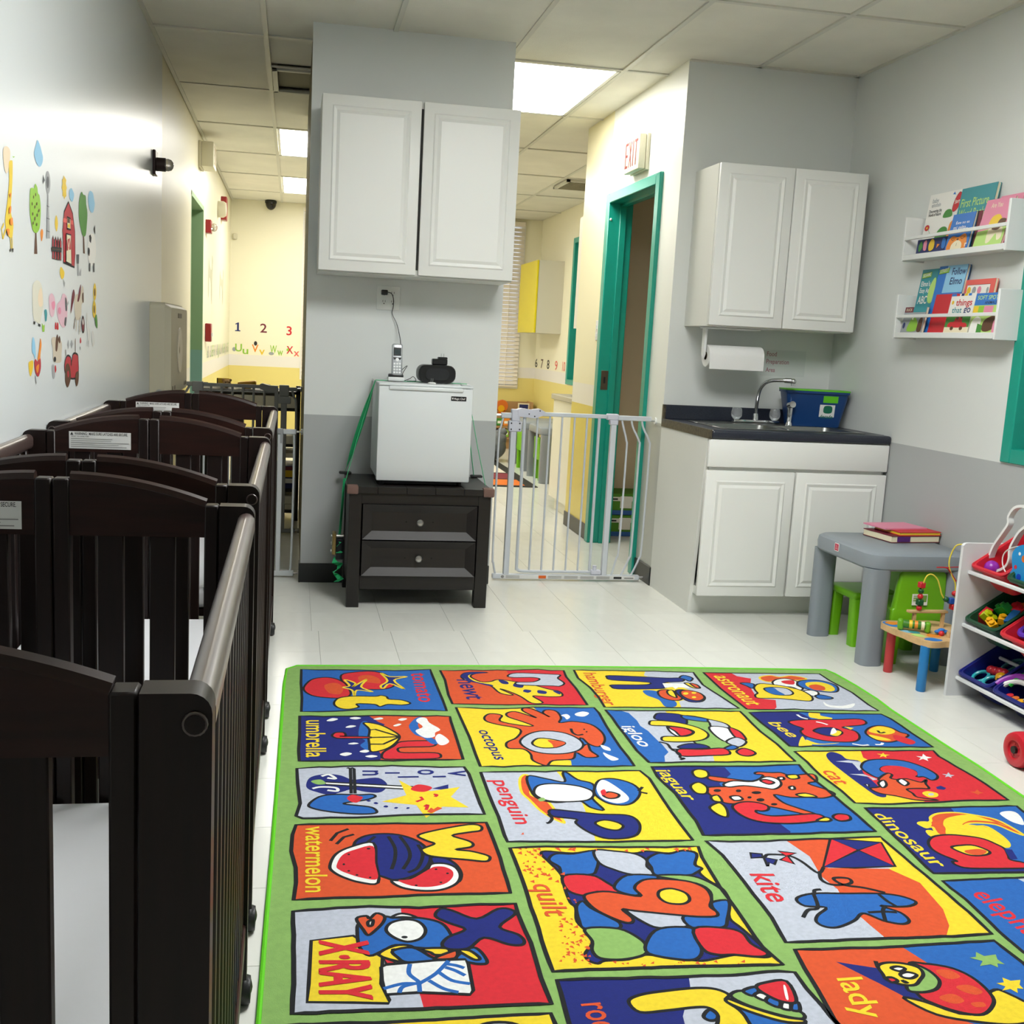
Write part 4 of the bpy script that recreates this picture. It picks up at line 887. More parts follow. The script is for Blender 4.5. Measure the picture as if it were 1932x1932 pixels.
def kids_chair(name='kids_chair'):
    """local: seat centre at origin, back at -Y"""
    r = bpy.data.objects.new(name, None); COLL.objects.link(r); WLOC[r] = Vector((0, 0, 0)); r.empty_display_size = .05
    MB().box(-.115, .115, -.10, .13, .205, .24, M_GRNP, bev=.014, seg=3).build('seat', r)
    for sx in (-1, 1):
        for y0, y1 in ((-.122, -.07), (.075, .127)):
            b = MB(); A = rounded(*(sorted((sx*.062, sx*.118))), y0, y1, .012, 3); n = len(A); cx, cy = sx*.09, (y0+y1)/2
            b.add([(cx+(x-cx)*.92+sx*.008, cy+(y-cy)*.92, 0) for x, y in A]+[(x, y, .212) for x, y in A], [(k, (k+1) % n, n+(k+1) % n, n+k) for k in range(n)]+[tuple(range(n)), tuple(range(n, 2*n))], M_GRNP); b.build('leg', r)
    b = MB(); rings = []
    for z, hw, hd, cyy in ((.19, .128, .020, -.108), (.232, .126, .02, -.108), (.24, .117, .017, -.110), (.33, .110, .015, -.116), (.385, .104, .014, -.12), (.396, .094, .009, -.121)):
        A = rounded(-hw, hw, cyy-hd, cyy+hd, min(hd*.9, .012), 3); n = len(A); o = len(b.v); b.v += [(x, y, z) for x, y in A]
        if rings:
            for k in range(n): b.f.append((rings[-1]+k, rings[-1]+(k+1) % n, o+(k+1) % n, o+k)); b.fm.append(b.mi(M_GRNP))
        rings.append(o)
    b.f.append(tuple(range(n))); b.fm.append(0); b.f.append(tuple(range(rings[-1], rings[-1]+n))); b.fm.append(0)
    b.build('backrest', r)
    return r
ch = kids_chair(); 
place(ch, (2.578, 4.062, 0), 0); tag(ch, 'lime green plastic chair with a white sticker on its back under the grey table', 'chair', 'lime green plastic chairs')
chair_b = copy_tree(ch); place(chair_b, (2.56, 4.313, 0), math.radians(90)); tag(chair_b, 'lime green plastic chair tucked into the long side of the grey play table', 'chair', 'lime green plastic chairs')
# white sticker on the first chair only
st = MB().box(2.535, 2.605, 3.9305, 3.9311, .256, .303, INKS['W'], R=Matrix.Rotation(-.05, 3, 'X')).build('care_sticker', ch, smooth=False)
mp = lambda u, v, o: Vector((2.537+.066*u, 3.9305-.001-o-.0023*v+.0012, .258+.043*v))
draw(['p G .04,.05 .96,.05 .96,.95 .04,.95'] + ['p W .04,%.2f .4,%.2f .4,%.2f .04,%.2f' % (v, v, v+.06, v+.06) for v in (.3, .5, .7, .85)], mp, (0, -1, 0), {'G': mat('sticker_clear', '#7aa54a', .3), 'W': INKS['W'], 'K': M_INK, 'Y': M_INK}).build('sticker_print', st, smooth=False)
# stack of books on the table
def flat_book(label, cx, cy, z0, lx, ly, th, ang, cov, page, name='board_book', extra=None):
    t = thing(name, label, 'book', (cx, cy, z0)); R = Matrix.Rotation(ang, 3, 'Z')
    def bb(x0, x1, y0, y1, a, b_, m):
        vs = [R @ Vector((x, y, 0)) for x in (x0, x1) for y in (y0, y1)]
        q = [(v.x+cx, v.y+cy, z) for z in (a, b_) for v in vs]
        return MB().add(q, [(0, 2, 3, 1), (4, 5, 7, 6), (0, 1, 5, 4), (2, 6, 7, 3), (0, 4, 6, 2), (1, 3, 7, 5)], m)
    bb(-lx, lx, -ly, ly, z0, z0+.003, INKS[cov]).build('back_cover', t, smooth=False); bb(-lx, lx, -ly, ly, z0+th-.003, z0+th, INKS[cov]).build('front_cover', t, smooth=False)
    pg = bb(-lx+.002, lx-.004, -ly+.002, ly-.002, z0+.003, z0+th-.003, INKS[page]).build('pages', t, smooth=False)
    if extra: extra(t, bb, pg)
    return t
def purple(t, bb, pg):
    bb(-.095, -.03, -.0995, -.097, .478, .500, INKS['V']).build('purple_patch', t, smooth=False); bb(-.1265, -.124, -.0995, .01, .478, .500, INKS['C']).build('page_edge', t, smooth=False)
flat_book('thick crimson board book at the bottom of the stack on the grey table', 2.665, 4.27, .4735, .125, .098, .030, .12, 'X', 'C', extra=purple)
flat_book('yellow-edged red board book in the middle of the stack on the grey table', 2.69, 4.265, .5040, .105, .09, .016, .10, 'R', 'Y')
flat_book('pale pink thin book lying on top of the stack on the grey table', 2.655, 4.31, .5205, .11, .075, .006, .15, 'P', 'S')

# ================================================================= ACTIVITY TABLE
M_PINE = mat('pale_wood', '#cda978', .5, noise=.12, nscale=5, stretch=(1, 9, 9)); 
t = thing('activity_table', 'small wooden activity table with red and blue legs, bead wire and green roller', 'activity table', (2.50, 3.74, 0))
def pl(p): return (p[0], p[1])
top = [(2.364, 3.86), (2.36, 3.80), (2.363, 3.755), (2.372, 3.715), (2.372, 3.675), (2.378, 3.64), (2.39, 3.60), (2.412, 3.576), (2.45, 3.578), (2.48, 3.585), (2.52, 3.575), (2.58, 3.59), (2.62, 3.60), (2.655, 3.63), (2.66, 3.70), (2.65, 3.78), (2.655, 3.84), (2.62, 3.885), (2.55, 3.89), (2.47, 3.885), (2.40, 3.89)]
tp = [(v.x, v.y) for v in spline([(x, y) for x, y in top], True, 3)]
MB().prism(tp, .178, .202, M_PINE, 'xy').build('table_top', t, ang=30)
mpt = lambda u, v, o: Vector((u, v, .2023+o))
draw(['s B 2.366,3.85 2.37,3.80 2.40,3.79 2.42,3.84 2.39,3.875', 's O 2.375,3.85 2.39,3.82 2.42,3.83 2.43,3.86 2.40,3.87', 's F 2.372,3.74 2.39,3.70 2.41,3.72 2.40,3.75', 's B 2.40,3.61 2.43,3.585 2.47,3.60 2.45,3.63 2.42,3.63', 's Z 2.385,3.68 2.40,3.645 2.43,3.65 2.42,3.69', 's O 2.44,3.66 2.47,3.635 2.50,3.66 2.47,3.69', 's T 2.40,3.70 2.43,3.69 2.44,3.72 2.41,3.74'], mpt, (0, 0, 1), INKS).build('painted_pattern', t, smooth=False)
for (x, y, m, nm) in ((2.405, 3.842, mat('red_leg', '#c4393c', .45), 'leg'), (2.403, 3.604, mat('blue_leg', '#1c7cc0', .45), 'leg'), (2.625, 3.625, MATS['red_leg'], 'leg'), (2.615, 3.85, MATS['blue_leg'], 'leg')):
    MB().lathe([(.016, 0), (.018, .003), (.018, .18)], m, (x, y, 0), 18).build(nm, t)
MB().box(2.43, 2.60, 3.775, 3.80, .262, .272, M_PINE, bev=.002).box(2.455, 2.465, 3.78, 3.795, .2, .262, M_PINE).box(2.58, 2.59, 3.78, 3.795, .2, .262, M_PINE).build('bead_shelf', t)
M_WIRE = mat('yellow_wire', '#e2cf4a', .35); M_RW = mat('red_wire', '#b51f2c', .35)
MB().tube(spline([(2.472, 3.785, .27), (2.472, 3.78, .33), (2.474, 3.77, .39), (2.482, 3.765, .418), (2.500, 3.76, .424), (2.522, 3.755, .405), (2.534, 3.752, .375), (2.545, 3.75, .345), (2.562, 3.75, .327), (2.59, 3.75, .32)], False, 6), .0028, M_WIRE, 6).build('yellow_wire', t)
MB().tube(spline([(2.60, 3.72, .555), (2.575, 3.74, .545), (2.562, 3.75, .50), (2.562, 3.75, .46), (2.58, 3.75, .42), (2.60, 3.75, .38), (2.605, 3.75, .28)], False, 6), .0028, M_WIRE, 6).build('yellow_wire', t)
MB().tube(spline([(2.515, 3.76, .453), (2.545, 3.75, .455), (2.56, 3.75, .448), (2.58, 3.75, .425), (2.60, 3.75, .40)], False, 6), .0028, M_RW, 6).tube([(2.545, 3.75, .455), (2.61, 3.75, .458)], .0022, M_RW, 6).build('red_wire', t)
bead = lambda c, s, col: (MB().ball(c, .0115, INKS[col]) if s == 'o' else MB().box(c[0]-.0115, c[0]+.0115, c[1]-.0115, c[1]+.0115, c[2]-.0115, c[2]+.0115, INKS[col], bev=.002)).build('bead', t)
INKS['H'] = mat('bead_green', '#14512c', .35); INKS['J'] = mat('bead_red', '#c5202a', .35); INKS['Q'] = mat('bead_blue', '#1f4fa8', .35)
for z, s, c_ in ((.283, 'o', 'J'), (.306, 'b', 'H'), (.330, 'o', 'J'), (.352, 'o', 'H'), (.377, 'b', 'J')): bead((2.4725, 3.78, z), s, c_)
for x, z, s, c_ in ((2.565, .327, 'o', 'H'), (2.588, .321, 'b', 'Q'), (2.60, .297, 'b', 'J'), (2.60, .35, 'o', 'J')): bead((x, 3.75, z), s, c_)
for y in (0, 1):
    cx, cy = ((2.382, 3.752), (2.470, 3.705))[y]
    MB().box(cx-.011, cx+.011, cy-.018, cy+.018, .202, .247, mat('roller_green', '#66a81e', .4), bev=.01, seg=3, R=Matrix.Rotation(-.49, 3, 'Z')).build('roller_stand', t)
r_ = MB().cyl((2.388, 3.749, .228), (2.464, 3.708, .228), .0165, mat('roller_dark_green', '#3c7a1c', .45), 18).build('roller', t)
ax = Vector((2.464-2.388, 3.708-3.749, 0)); ax.normalize()
for k, c_ in ((.35, 'Y'), (.58, 'O'), (.86, 'C')):
    p = Vector((2.388, 3.749, .228)).lerp(Vector((2.464, 3.708, .228)), k); MB().cyl(p-ax*.006, p+ax*.006, .0169, INKS[c_], 18).build('roller_band', r_)
b = MB()
for k in range(3): b.ball((2.50+.014*k, 3.68, .214+.006*(k % 2)), .013, INKS['B'], (1.2, .8, .6))
b.ball((2.505, 3.665, .21), .011, INKS['J']).cyl((2.52, 3.64, .202), (2.52, 3.64, .225), .009, M_PINE, 12).cyl((2.545, 3.63, .202), (2.545, 3.63, .222), .008, M_PINE, 12); b.build('spinner_flowers', t)

# ================================================================= TOY BIN ORGANISER
M_UNIT = mat('white_organiser', '#d6d8d9', .45)
UX0, UX1, UY1, UY0 = 2.472, 2.785, 3.56, 2.935
t = thing('bin_organiser', 'white toy organiser rack holding three rows of tilted bins', 'toy rack', (2.63, 3.22, 0))
for y in (UY1-.014, UY0): MB().prism([(UX0, 0), (UX1, 0), (UX1, .70), (UX1-.05, .70), (UX0+.085, .592), (UX0+.012, .592), (UX0+.003, .588), (UX0, .578)] if False else [(UX0, 0), (UX1, 0), (UX1, .592), (UX0+.02, .592), (UX0+.008, .590), (UX0, .582)], y, y+.014, M_UNIT, 'xz').build('side_panel', t)
for z in (.078, .284, .487):
    MB().box(UX0+.03, UX0+.044, UY0+.014, UY1-.014, z-.012, z+.002, M_UNIT, bev=.003).build('front_rail', t)
    MB().cyl((UX0+.20, UY0+.014, z+.075), (UX0+.20, UY1-.014, z+.075), .007, M_UNIT, 10).build('rear_rail', t)
BINM = {'red': mat('bin_red', '#c3202e', .35), 'green': mat('bin_green', '#0b4228', .35), 'blue': mat('bin_blue', '#131c6e', .3)}
TILT = math.radians(33)
def bin_M(ycen, z):           # local x = depth (front to back), y = width, z = up, tilted forward
    return Matrix.Translation((2.507, ycen, z)) @ Matrix.Rotation(-TILT, 4, 'Y')
def toy_bin(label, ycen, z, col):
    m = BINM[col]; M = bin_M(ycen, z)
    t = thing('toy_bin', label, 'bin', (2.60, ycen, z-.05), 'tilted bins of the toy rack')
    b = MB(); b.M = M; D, W, Hh = .255, .186, .115
    o = rounded(0, D, -W/2, W/2, .022, 4); i = rounded(.012, D-.012, -W/2+.012, W/2-.012, .02, 4); bo = rounded(.03, D-.03, -W/2+.022, W/2-.022, .03, 4); bi = rounded(.033, D-.033, -W/2+.025, W/2-.025, .028, 4); n = len(o)
    rg = lambda P, z_: [(x, y, z_) for x, y in P]
    V = rg(o, -.014)+rg(o, .0)+rg(i, .0)+rg(bi, -Hh+.004)+rg(bo, -Hh)+rg(i, -.014)
    Fs = []
    for a, c_ in ((0, 1), (1, 2), (2, 3), (4, 5), (5, 0)):
        for k in range(n): Fs.append((a*n+k, a*n+(k+1) % n, c_*n+(k+1) % n, c_*n+k))
    Fs += [tuple(3*n+k for k in range(n)), tuple(4*n+k for k in range(n))]
    b.add(V, Fs, m); b.build('shell', t, ang=30)
    b = MB(); b.M = M; b.tube([(x, y, -.002) for x, y in rounded(.003, D-.003, -W/2+.003, W/2-.003, .02, 4)], .006, m, 6, closed=True).build('rim', t)
    return t
Y1, Y2 = 3.454, 3.249
toy_bin('red bin with purple ball and white ring in the top row of the toy rack', Y1, .507, 'red'); toy_bin('green bin holding the blue rattle in the top row of the toy rack', Y2, .507, 'green')
toy_bin('green bin full of building blocks in the middle row of the toy rack', Y1, .303, 'green'); toy_bin('red bin with a violet ring in the middle row of the toy rack', Y2, .303, 'red')
toy_bin('blue bin with turquoise rattles in the bottom row of the toy rack', Y1, .092, 'blue'); toy_bin('blue bin with purple tambourine in the bottom row of the toy rack', Y2, .092, 'blue')
for k, (z, c_) in enumerate(((.507, 'green'), (.303, 'red'), (.092, 'blue'))): toy_bin('%s bin at the window end of the %s row of the toy rack' % (c_, ('top', 'middle', 'bottom')[k]), Y2-.205, z, c_)
# ---- toys
def at(ycen, z, x, y, zz): return bin_M(ycen, z) @ Vector((x, y, zz))
TOY = {k: mat('toy_'+k, v, .3) for k, v in dict(red='#c22030', green='#12892c', lime='#b4c413', yellow='#dfa312', orange='#d06a24', blue='#1a5f9c', purple='#8e2aa4', violet='#5a36ab', turq='#2fa7ae', skyblue='#1b86c4', white='#dfe0de', brightgreen='#22a83a', navy='#1b3fae').items()}
ob = MB().ball(at(Y1, .507, .055, .055, -.035), .027, TOY['purple'], n=18, k=12); single(ob, 'toy_ball', 'shiny purple ball in the red top bin', 'ball')
# white wavy ring standing in the red bin
pts = [px_x(1640+.15114*x, 940+.15114*y, 2.585) for x, y in ((1500, 880), (1520, 740), (1580, 590), (1690, 430), (1760, 320), (1765, 230), (1830, 130), (1920, 100), (2020, 130), (2060, 220), (2000, 330), (1900, 420), (1830, 530), (1780, 640), (1770, 760), (1730, 850), (1630, 905), (1540, 905))]
pts = spline(pts, True, 4); b = MB(); n = len(pts); vs = []; fs = []
cen = sum(pts, Vector())/n
for i, p in enumerate(pts):
    tn = (pts[(i+1) % n]-pts[i-1]).normalized(); s_ = Vector((1, 0, 0)).cross(tn).normalized()
    for dx, ds in ((-.011, -.0048), (-.011, .0048), (.011, .0048), (.011, -.0048)): vs.append(p+Vector((dx, 0, 0))+s_*ds)
for i in range(n):
    j = (i+1) % n
    for k in range(4): fs.append((i*4+k, i*4+(k+1) % 4, j*4+(k+1) % 4, j*4+k))
b.add(vs, fs, TOY['white']); single(b, 'toy_hoop', 'white wavy plastic hoop standing up out of the red top bin', 'toy')
# blue rattle with holes and its wire
t = thing('toy_rattle', 'blue cut-out rattle with a white wire loop over the green top bin', 'toy', px_x(1915, 1090, 2.55))
X = 2.545
ol = [px_x(1640+.15114*x, 940+.15114*y, X) for x, y in ((1790, 990), (1775, 940), (1810, 880), (1805, 780), (1815, 680), (1870, 610), (1960, 580), (2060, 600), (2110, 700), (2130, 850), (2100, 1000), (2000, 1060), (1890, 1040), (1820, 1020))]
sm = spline(ol, True, 3); MB().prism([(p.y, p.z) for p in sm], X-.008, X+.008, TOY['skyblue'], 'yz').build('body', t)
for x, y, r, c_ in ((1852, 860, .0075, 'red'), (1905, 695, .006, 'white'), (1960, 760, .013, 'orange'), (1890, 985, .012, 'navy'), (2020, 930, .01, 'yellow')):
    p = px_x(1640+.15114*x, 940+.15114*y, X); MB().cyl((X-.0086, p.y, p.z), (X-.007, p.y, p.z), r, TOY[c_], 14).build('hole_insert', t)
MB().tube(spline([px_x(1640+.15114*x, 940+.15114*y, X) for x, y in ((1750, 995), (1690, 900), (1662, 800), (1680, 700), (1740, 640), (1840, 605), (1900, 605))], False, 5), .0022, TOY['white'], 6).build('wire_loop', t)
# building blocks in the green bin
def block(label, ycen, z, x, y, zz, col, sx, sy, sz, ang, tilt, studs=((0, 0),)):
    M = bin_M(ycen, z) @ Matrix.Translation((x, y, zz)) @ Matrix.Rotation(ang, 4, 'Z') @ Matrix.Rotation(tilt, 4, 'X')
    b = MB(); b.M = M; m = TOY[col]
    b.box(-sx/2, sx/2, -sy/2, sy/2, -sz/2, sz/2, m, bev=.001)
    for u, v in studs: b.cyl((u, v, sz/2), (u, v, sz/2+.009), .0095, m, 14)
    single(b, 'building_block', label, 'block', 'loose building blocks in the green bin')
block('red building block leaning in the green bin of blocks', Y1, .303, .065, .055, -.02, 'red', .05, .03, .05, .3, .5)
block('lime yellow building block with studs in the green bin of blocks', Y1, .303, .06, .028, -.012, 'lime', .03, .05, .03, .5, 1.1, ((0, -.012), (0, .012)))
block('green building block with studs upside down in the green bin of blocks', Y1, .303, .115, .005, -.005, 'green', .032, .055, .034, .2, -.4, ((0, -.014), (0, .014)))
block('orange yellow building block near the rim of the green bin of blocks', Y1, .303, .038, -.02, -.016, 'yellow', .03, .045, .026, -.3, .2, ((0, -.01), (0, .012)))
block('small yellow building block behind the orange one in the green bin of blocks', Y1, .303, .075, -.035, -.014, 'yellow', .03, .03, .028, .7, .5)
block('blue wedge building block in the green bin of blocks', Y1, .303, .10, -.058, -.018, 'blue', .07, .03, .03, .4, .2, ())
block('dark red flat building block deep in the green bin of blocks', Y1, .303, .15, -.03, -.02, 'red', .05, .06, .03, .1, .1, ((0, -.015), (0, .015)))
block('orange brick building block at the back of the green bin of blocks', Y1, .303, .175, -.055, -.02, 'orange', .04, .05, .03, -.3, .1, ((0, 0),))
single(MB().tube([at(Y2, .303, .09+.035*math.cos(a), .045+.035*math.sin(a), -.03) for a in [k*math.pi/9 for k in range(18)]], .011, TOY['violet'], 8, closed=True), 'toy_ring', 'violet ring lying in the red middle bin', 'toy')
# bottom bins
t = thing('toy_caterpillar', 'turquoise rattle with cut-out holes and a smiling yellow and red end in the blue bin', 'toy', at(Y1, .092, .08, 0, -.05))
b = MB()
for cx, cy, r in ((.055, .04, .03), (.055, -.018, .026)): b.tube([at(Y1, .092, cx+r*math.cos(a), cy+r*math.sin(a), -.035) for a in [k*math.pi/8 for k in range(16)]], .0065, TOY['turq'], 8, closed=True)
b.build('rattle_rings', t)
b = MB()
for k in range(4): b.ball(at(Y1, .092, .098+.004*k, .03-.02*k, -.03), .018, TOY['red'])
b.build('red_body', t)
fcq = MB().ball(at(Y1, .092, .085, -.045, -.03), .022, TOY['yellow'], n=18, k=12).build('face', t)
b = MB()
for dy in (-.008, .008): b.ball(at(Y1, .092, .068, -.045+dy, -.018), .003, M_INK)
b.build('eyes', fcq)
t = thing('toy_clear_rattle', 'grey-green see-through rattle deep in the blue bin', 'toy', at(Y1, .092, .16, -.02, -.06))
MB().tube([at(Y1, .092, .16+.05*math.cos(a), -.01+.04*math.sin(a), -.045) for a in [k*math.pi/10 for k in range(20)]], .007, mat('clear_teal', '#3d6f70', .2), 8, closed=True).tube([at(Y1, .092, .12, -.01, -.045), at(Y1, .092, .2, -.01, -.045)], .006, MATS['clear_teal'], 8).build('rattle', t)
t = thing('toy_tambourine', 'purple and white half-round tambourine in the blue bottom bin', 'toy', at(Y2, .092, .08, 0, -.04))
arc = [at(Y2, .092, .02+.0*k, 0, 0) for k in range(1)]
A = [at(Y2, .092, .035+.075*math.sin(a), .02-.085*math.cos(a)+.0, -.005+.012*math.sin(a)) for a in [k*math.pi/14 for k in range(15)]]
MB().tube(A, .012, TOY['purple'], 8).build('purple_rim', t)
A2 = [at(Y2, .092, .03+.06*math.sin(a), .02-.072*math.cos(a), -.012+.01*math.sin(a)) for a in [k*math.pi/14 for k in range(15)]]
MB().tube(A2, .010, TOY['white'], 8).build('white_rim', t)
for k, c_ in enumerate(('yellow', 'orange', 'red')): MB().cyl(at(Y2, .092, .03, -.02+.03*k, -.03), at(Y2, .092, .032, -.02+.03*k, -.022), .013, TOY[c_], 14).build('jingle', t)
single(MB().tube(spline([at(Y2, .092, .06, .07, -.012), at(Y2, .092, .11, .05, .008), at(Y2, .092, .15, .0, .018), at(Y2, .092, .18, -.05, .01)], False, 5), .008, TOY['brightgreen'], 8), 'toy_stick', 'bright green curved toy handle in the blue bottom bin', 'toy')
single(MB().lathe([(.03, 0), (.034, .01), (.034, .06), (.03, .07)], TOY['navy'], at(Y2, .092, .17, -.03, -.09), 18), 'toy_cup', 'blue toy cup behind the purple tambourine', 'cup')
# red wheel of a push toy at the right edge
t = thing('push_cart', 'wooden push cart with red plastic wheels by the toy rack', 'push cart', (2.36, 2.9, 0))
RW = TOY['red']
for (wx, wy, s) in ((2.272, 2.872, -1), (2.272, 2.50, -1), (2.56, 2.872, 1), (2.56, 2.50, 1)):
    w_ = MB().lathe([(.012, -.004), (.028, -.004), (.030, -.010), (.044, -.012), (.053, -.008), (.0565, .004), (.0565, .05), (.05, .056), (.012, .056)] if s < 0 else [(.012, -.056), (.05, -.056), (.0565, -.05), (.0565, -.004), (.053, .008), (.044, .012), (.030, .010), (.028, .004), (.012, .004)], RW, (wx, wy, .0568), 30, 'x').build('wheel', t)
    MB().cyl((wx+s*.013, wy, .0568), (wx-s*.05, wy, .0568), .0118, M_BLK, 14).build('axle', w_)
    b = MB()
    for k in range(5):
        a = k*2*math.pi/5; b.box(wx+s*.0045-.0015, wx+s*.0045+.0015, wy+math.cos(a)*.020-.004, wy+math.cos(a)*.020+.004, .0568+math.sin(a)*.020-.002, .0568+math.sin(a)*.020+.002, RW)
    b.build('spoke_nubs', w_)
MB().box(2.325, 2.515, 2.45, 2.905, .075, .09, M_PINE, bev=.003).build('deck', t)
for x in (2.325, 2.50): MB().box(x, x+.015, 2.45, 2.905, .09, .15, M_PINE, bev=.003).build('side_board', t)
for y in (2.45, 2.89): MB().box(2.34, 2.50, y, y+.015, .09, .15, M_PINE, bev=.003).build('end_board', t)
for x in (2.33, 2.51): MB().cyl((x, 2.48, .09), (x, 2.40, .42), .009, M_PINE, 10).build('handle_post', t)
MB().cyl((2.32, 2.40, .42), (2.52, 2.40, .42), .011, M_PINE, 10).build('handle_bar', t)
# ================================================================= LEFT WALL FIXTURES
M_BRONZE = mat('dark_bronze_plate', '#3a2c2c', .3, .6); M_BULB = mat('clear_lamp_cap', '#d9d6cf', .06, trans=.85); M_KOALA = mat('beige_plastic', '#c6c0a8', .5)
M_FIRE = mat('alarm_red', '#8e1f22', .35); M_OFFW = mat('offwhite_plastic', '#dcd7bf', .45)
t = thing('emergency_strobe', 'dark wall plate with clear strobe lamp above the last crib', 'strobe light', (WL, 5.86, 2.0))
MB().box(WL+.001, WL+.016, 5.80, 5.90, 1.995, 2.115, M_BRONZE, bev=.003).build('plate', t)
MB().cyl((WL+.016, 5.85, 2.05), (WL+.06, 5.85, 2.05), .034, mat('strobe_brown', '#2c1a17', .4), 18).build('base', t)
MB().lathe([(.03, 0), (.031, .012), (.026, .028), (.014, .037), (.0001, .04)], M_BULB, (WL+.06, 5.85, 2.05), 18, 'x').build('lamp_cap', t)
def exit_sign(label, wall, x, y0, y1, z0, z1, th, txt, face):
    t = thing('exit_sign', label, 'exit sign', (x, (y0+y1)/2, z0))
    bx = sorted((x, x+face*.02)); MB().box(bx[0], bx[1], y0-.004, y1+.004, z0-.003, z1+.003, M_OFFW, bev=.003).build('back_plate', t)
    bx = sorted((x+face*.02, x+face*th)); MB().box(bx[0], bx[1], y0, y1, z0, z1, M_OFFW, bev=.008, seg=2).build('housing', t)
    return t
t = exit_sign('white exit sign with red letters above the teal door', 'hall', HX-.0015, 5.865, 6.135, 2.225, 2.413, .062, '', -1)
mp = lambda u, v, o: Vector((HX-.0640-o, 6.135-.27*u, 2.225+.188*v))
L = []
Wd = .045
L += ['p R .08,.14 .28,.14 .28,.22 .145,.22 .145,.46 .26,.46 .26,.54 .145,.54 .145,.80 .28,.80 .28,.88 .08,.88']
L += ['p R .33,.14 .385,.14 .53,.88 .475,.88', 'p R .475,.14 .53,.14 .385,.88 .33,.88', 'p R .59,.14 .65,.14 .65,.88 .59,.88', 'p R .78,.14 .84,.14 .84,.80 .92,.80 .92,.88 .70,.88 .70,.80 .78,.80']
draw(L, mp, (-1, 0, 0), {'R': mat('exit_red', '#7c2f2a', .5), 'K': M_INK, 'Y': M_INK}).build('exit_letters', t, smooth=False)
t = exit_sign('cream exit sign high on the left corridor wall before the green doorway', 'left', WL-.003, 8.45, 8.72, 2.42, 2.60, .11, '', 1)
mp2 = lambda u, v, o: Vector((WL+.108+o, 8.45+.27*u, 2.42+.18*v))
draw(L, mp2, (1, 0, 0), {'R': mat('exit_unlit', '#b9a887', .5), 'K': M_INK, 'Y': M_INK}).build('exit_letters', t, smooth=False)
# folded baby changing station
t = thing('changing_station', 'folded beige wall changing station between the cribs and the green doorway', 'changing station', (WL, 6.14, .86))
b = MB(); prof = rounded(5.70, 6.57, .865, 1.358, .03, 4); MB().prism(prof, WL+.001, WL+.075, M_KOALA, 'yz').build('back_shell', t)
b = MB(); o = rounded(5.705, 6.565, .87, 1.352, .03, 4); i = rounded(5.725, 6.545, .89, 1.335, .025, 4); n = len(o)
b.add([(WL+.075, y, z) for y, z in o]+[(WL+.105, y, z) for y, z in i], [(k, (k+1) % n, n+(k+1) % n, n+k) for k in range(n)]+[tuple(range(n, 2*n))], M_KOALA); pn = b.build('folding_panel', t)
MB().box(WL+.104, WL+.108, 6.05, 6.22, 1.285, 1.31, mat('koala_dark', '#6f6553', .5)).build('pull_handle', pn)
MB().lathe([(.02, 0), (.12, .004), (.125, 0)], mat('koala_emblem', '#d8d1bf', .4), (WL+.105, 6.14, 1.11), 24, 'x').build('round_emblem', pn)
for y in (5.80, 5.9, 6.4, 6.48): MB().cyl((WL+.104, y, .92), (WL+.108, y, .92), .012, MATS['koala_dark'], 12).build('bolt', pn)
MB().cyl((5.0*0+WL+.05, 5.699, .90), (WL+.05, 5.70, .90), .018, M_STEEL, 12).build('lock', t)
# alarms on the far left wall
t = thing('fire_bell', 'red fire alarm plate with round white horn on the far left wall', 'fire alarm', (WL, 10.9, 2.3))
MB().box(WL-.003, WL+.05, 10.95, 11.12, 2.28, 2.50, M_FIRE, bev=.004).build('back_box', t)
MB().lathe([(.075, 0), (.075, .05), (.06, .075), (.02, .08)], M_OFFW, (WL-.003, 10.55, 2.335), 20, 'x').build('horn', t)
t = thing('fire_strobe', 'small red fire strobe with clear lamp beside the green doorway', 'fire alarm', (WL, 9.3, 2.0))
MB().box(WL-.003, WL+.04, 9.16, 9.29, 2.0, 2.105, M_FIRE, bev=.003).build('plate', t)
MB().ball((WL+.06, 9.225, 2.05), .034, M_BULB, (.8, 1, 1)).build('lamp', t)
t = thing('alarm_pull', 'red fire alarm pull box beside the green doorway at chest height', 'fire alarm', (WL, 9.3, 1.12))
MB().box(WL-.003, WL+.045, 9.22, 9.33, 1.125, 1.275, M_FIRE, bev=.005).build('box', t); MB().box(WL+.045, WL+.055, 9.235, 9.315, 1.17, 1.20, M_MATTE_WHITE).build('pull_bar', t)
t = thing('dome_camera', 'black dome camera under the ceiling at the far wall', 'camera', (-.29, 12.5, 2.56))
MB().cyl((-.29, 12.50, 2.64), (-.29, 12.50, 2.6655), .065, M_BLK, 20).build('mount', t); MB().ball((-.29, 12.50, 2.64), .06, mat('smoked_dome', '#140f10', .1), (1, 1, 1.25), 18, 12).build('dome', t)
single(MB().box(-.70, -.655, FARY-.035, FARY-.0005, 2.23, 2.295, M_OFFW, bev=.006), 'wall_sensor', 'small square cream sensor high on the far wall', 'sensor')
t = thing('light_switch', 'white double light switch plate left of the teal door frame', 'switch', (HX, 6.66, 1.29))
MB().box(HX-.007, HX-.0015, 6.635, 6.70, 1.285, 1.41, M_MATTE_WHITE, bev=.002).build('plate', t)
for z in (1.315, 1.365): MB().box(HX-.014, HX-.007, 6.66, 6.675, z-.008, z+.012, M_MATTE_WHITE).build('toggle', t)
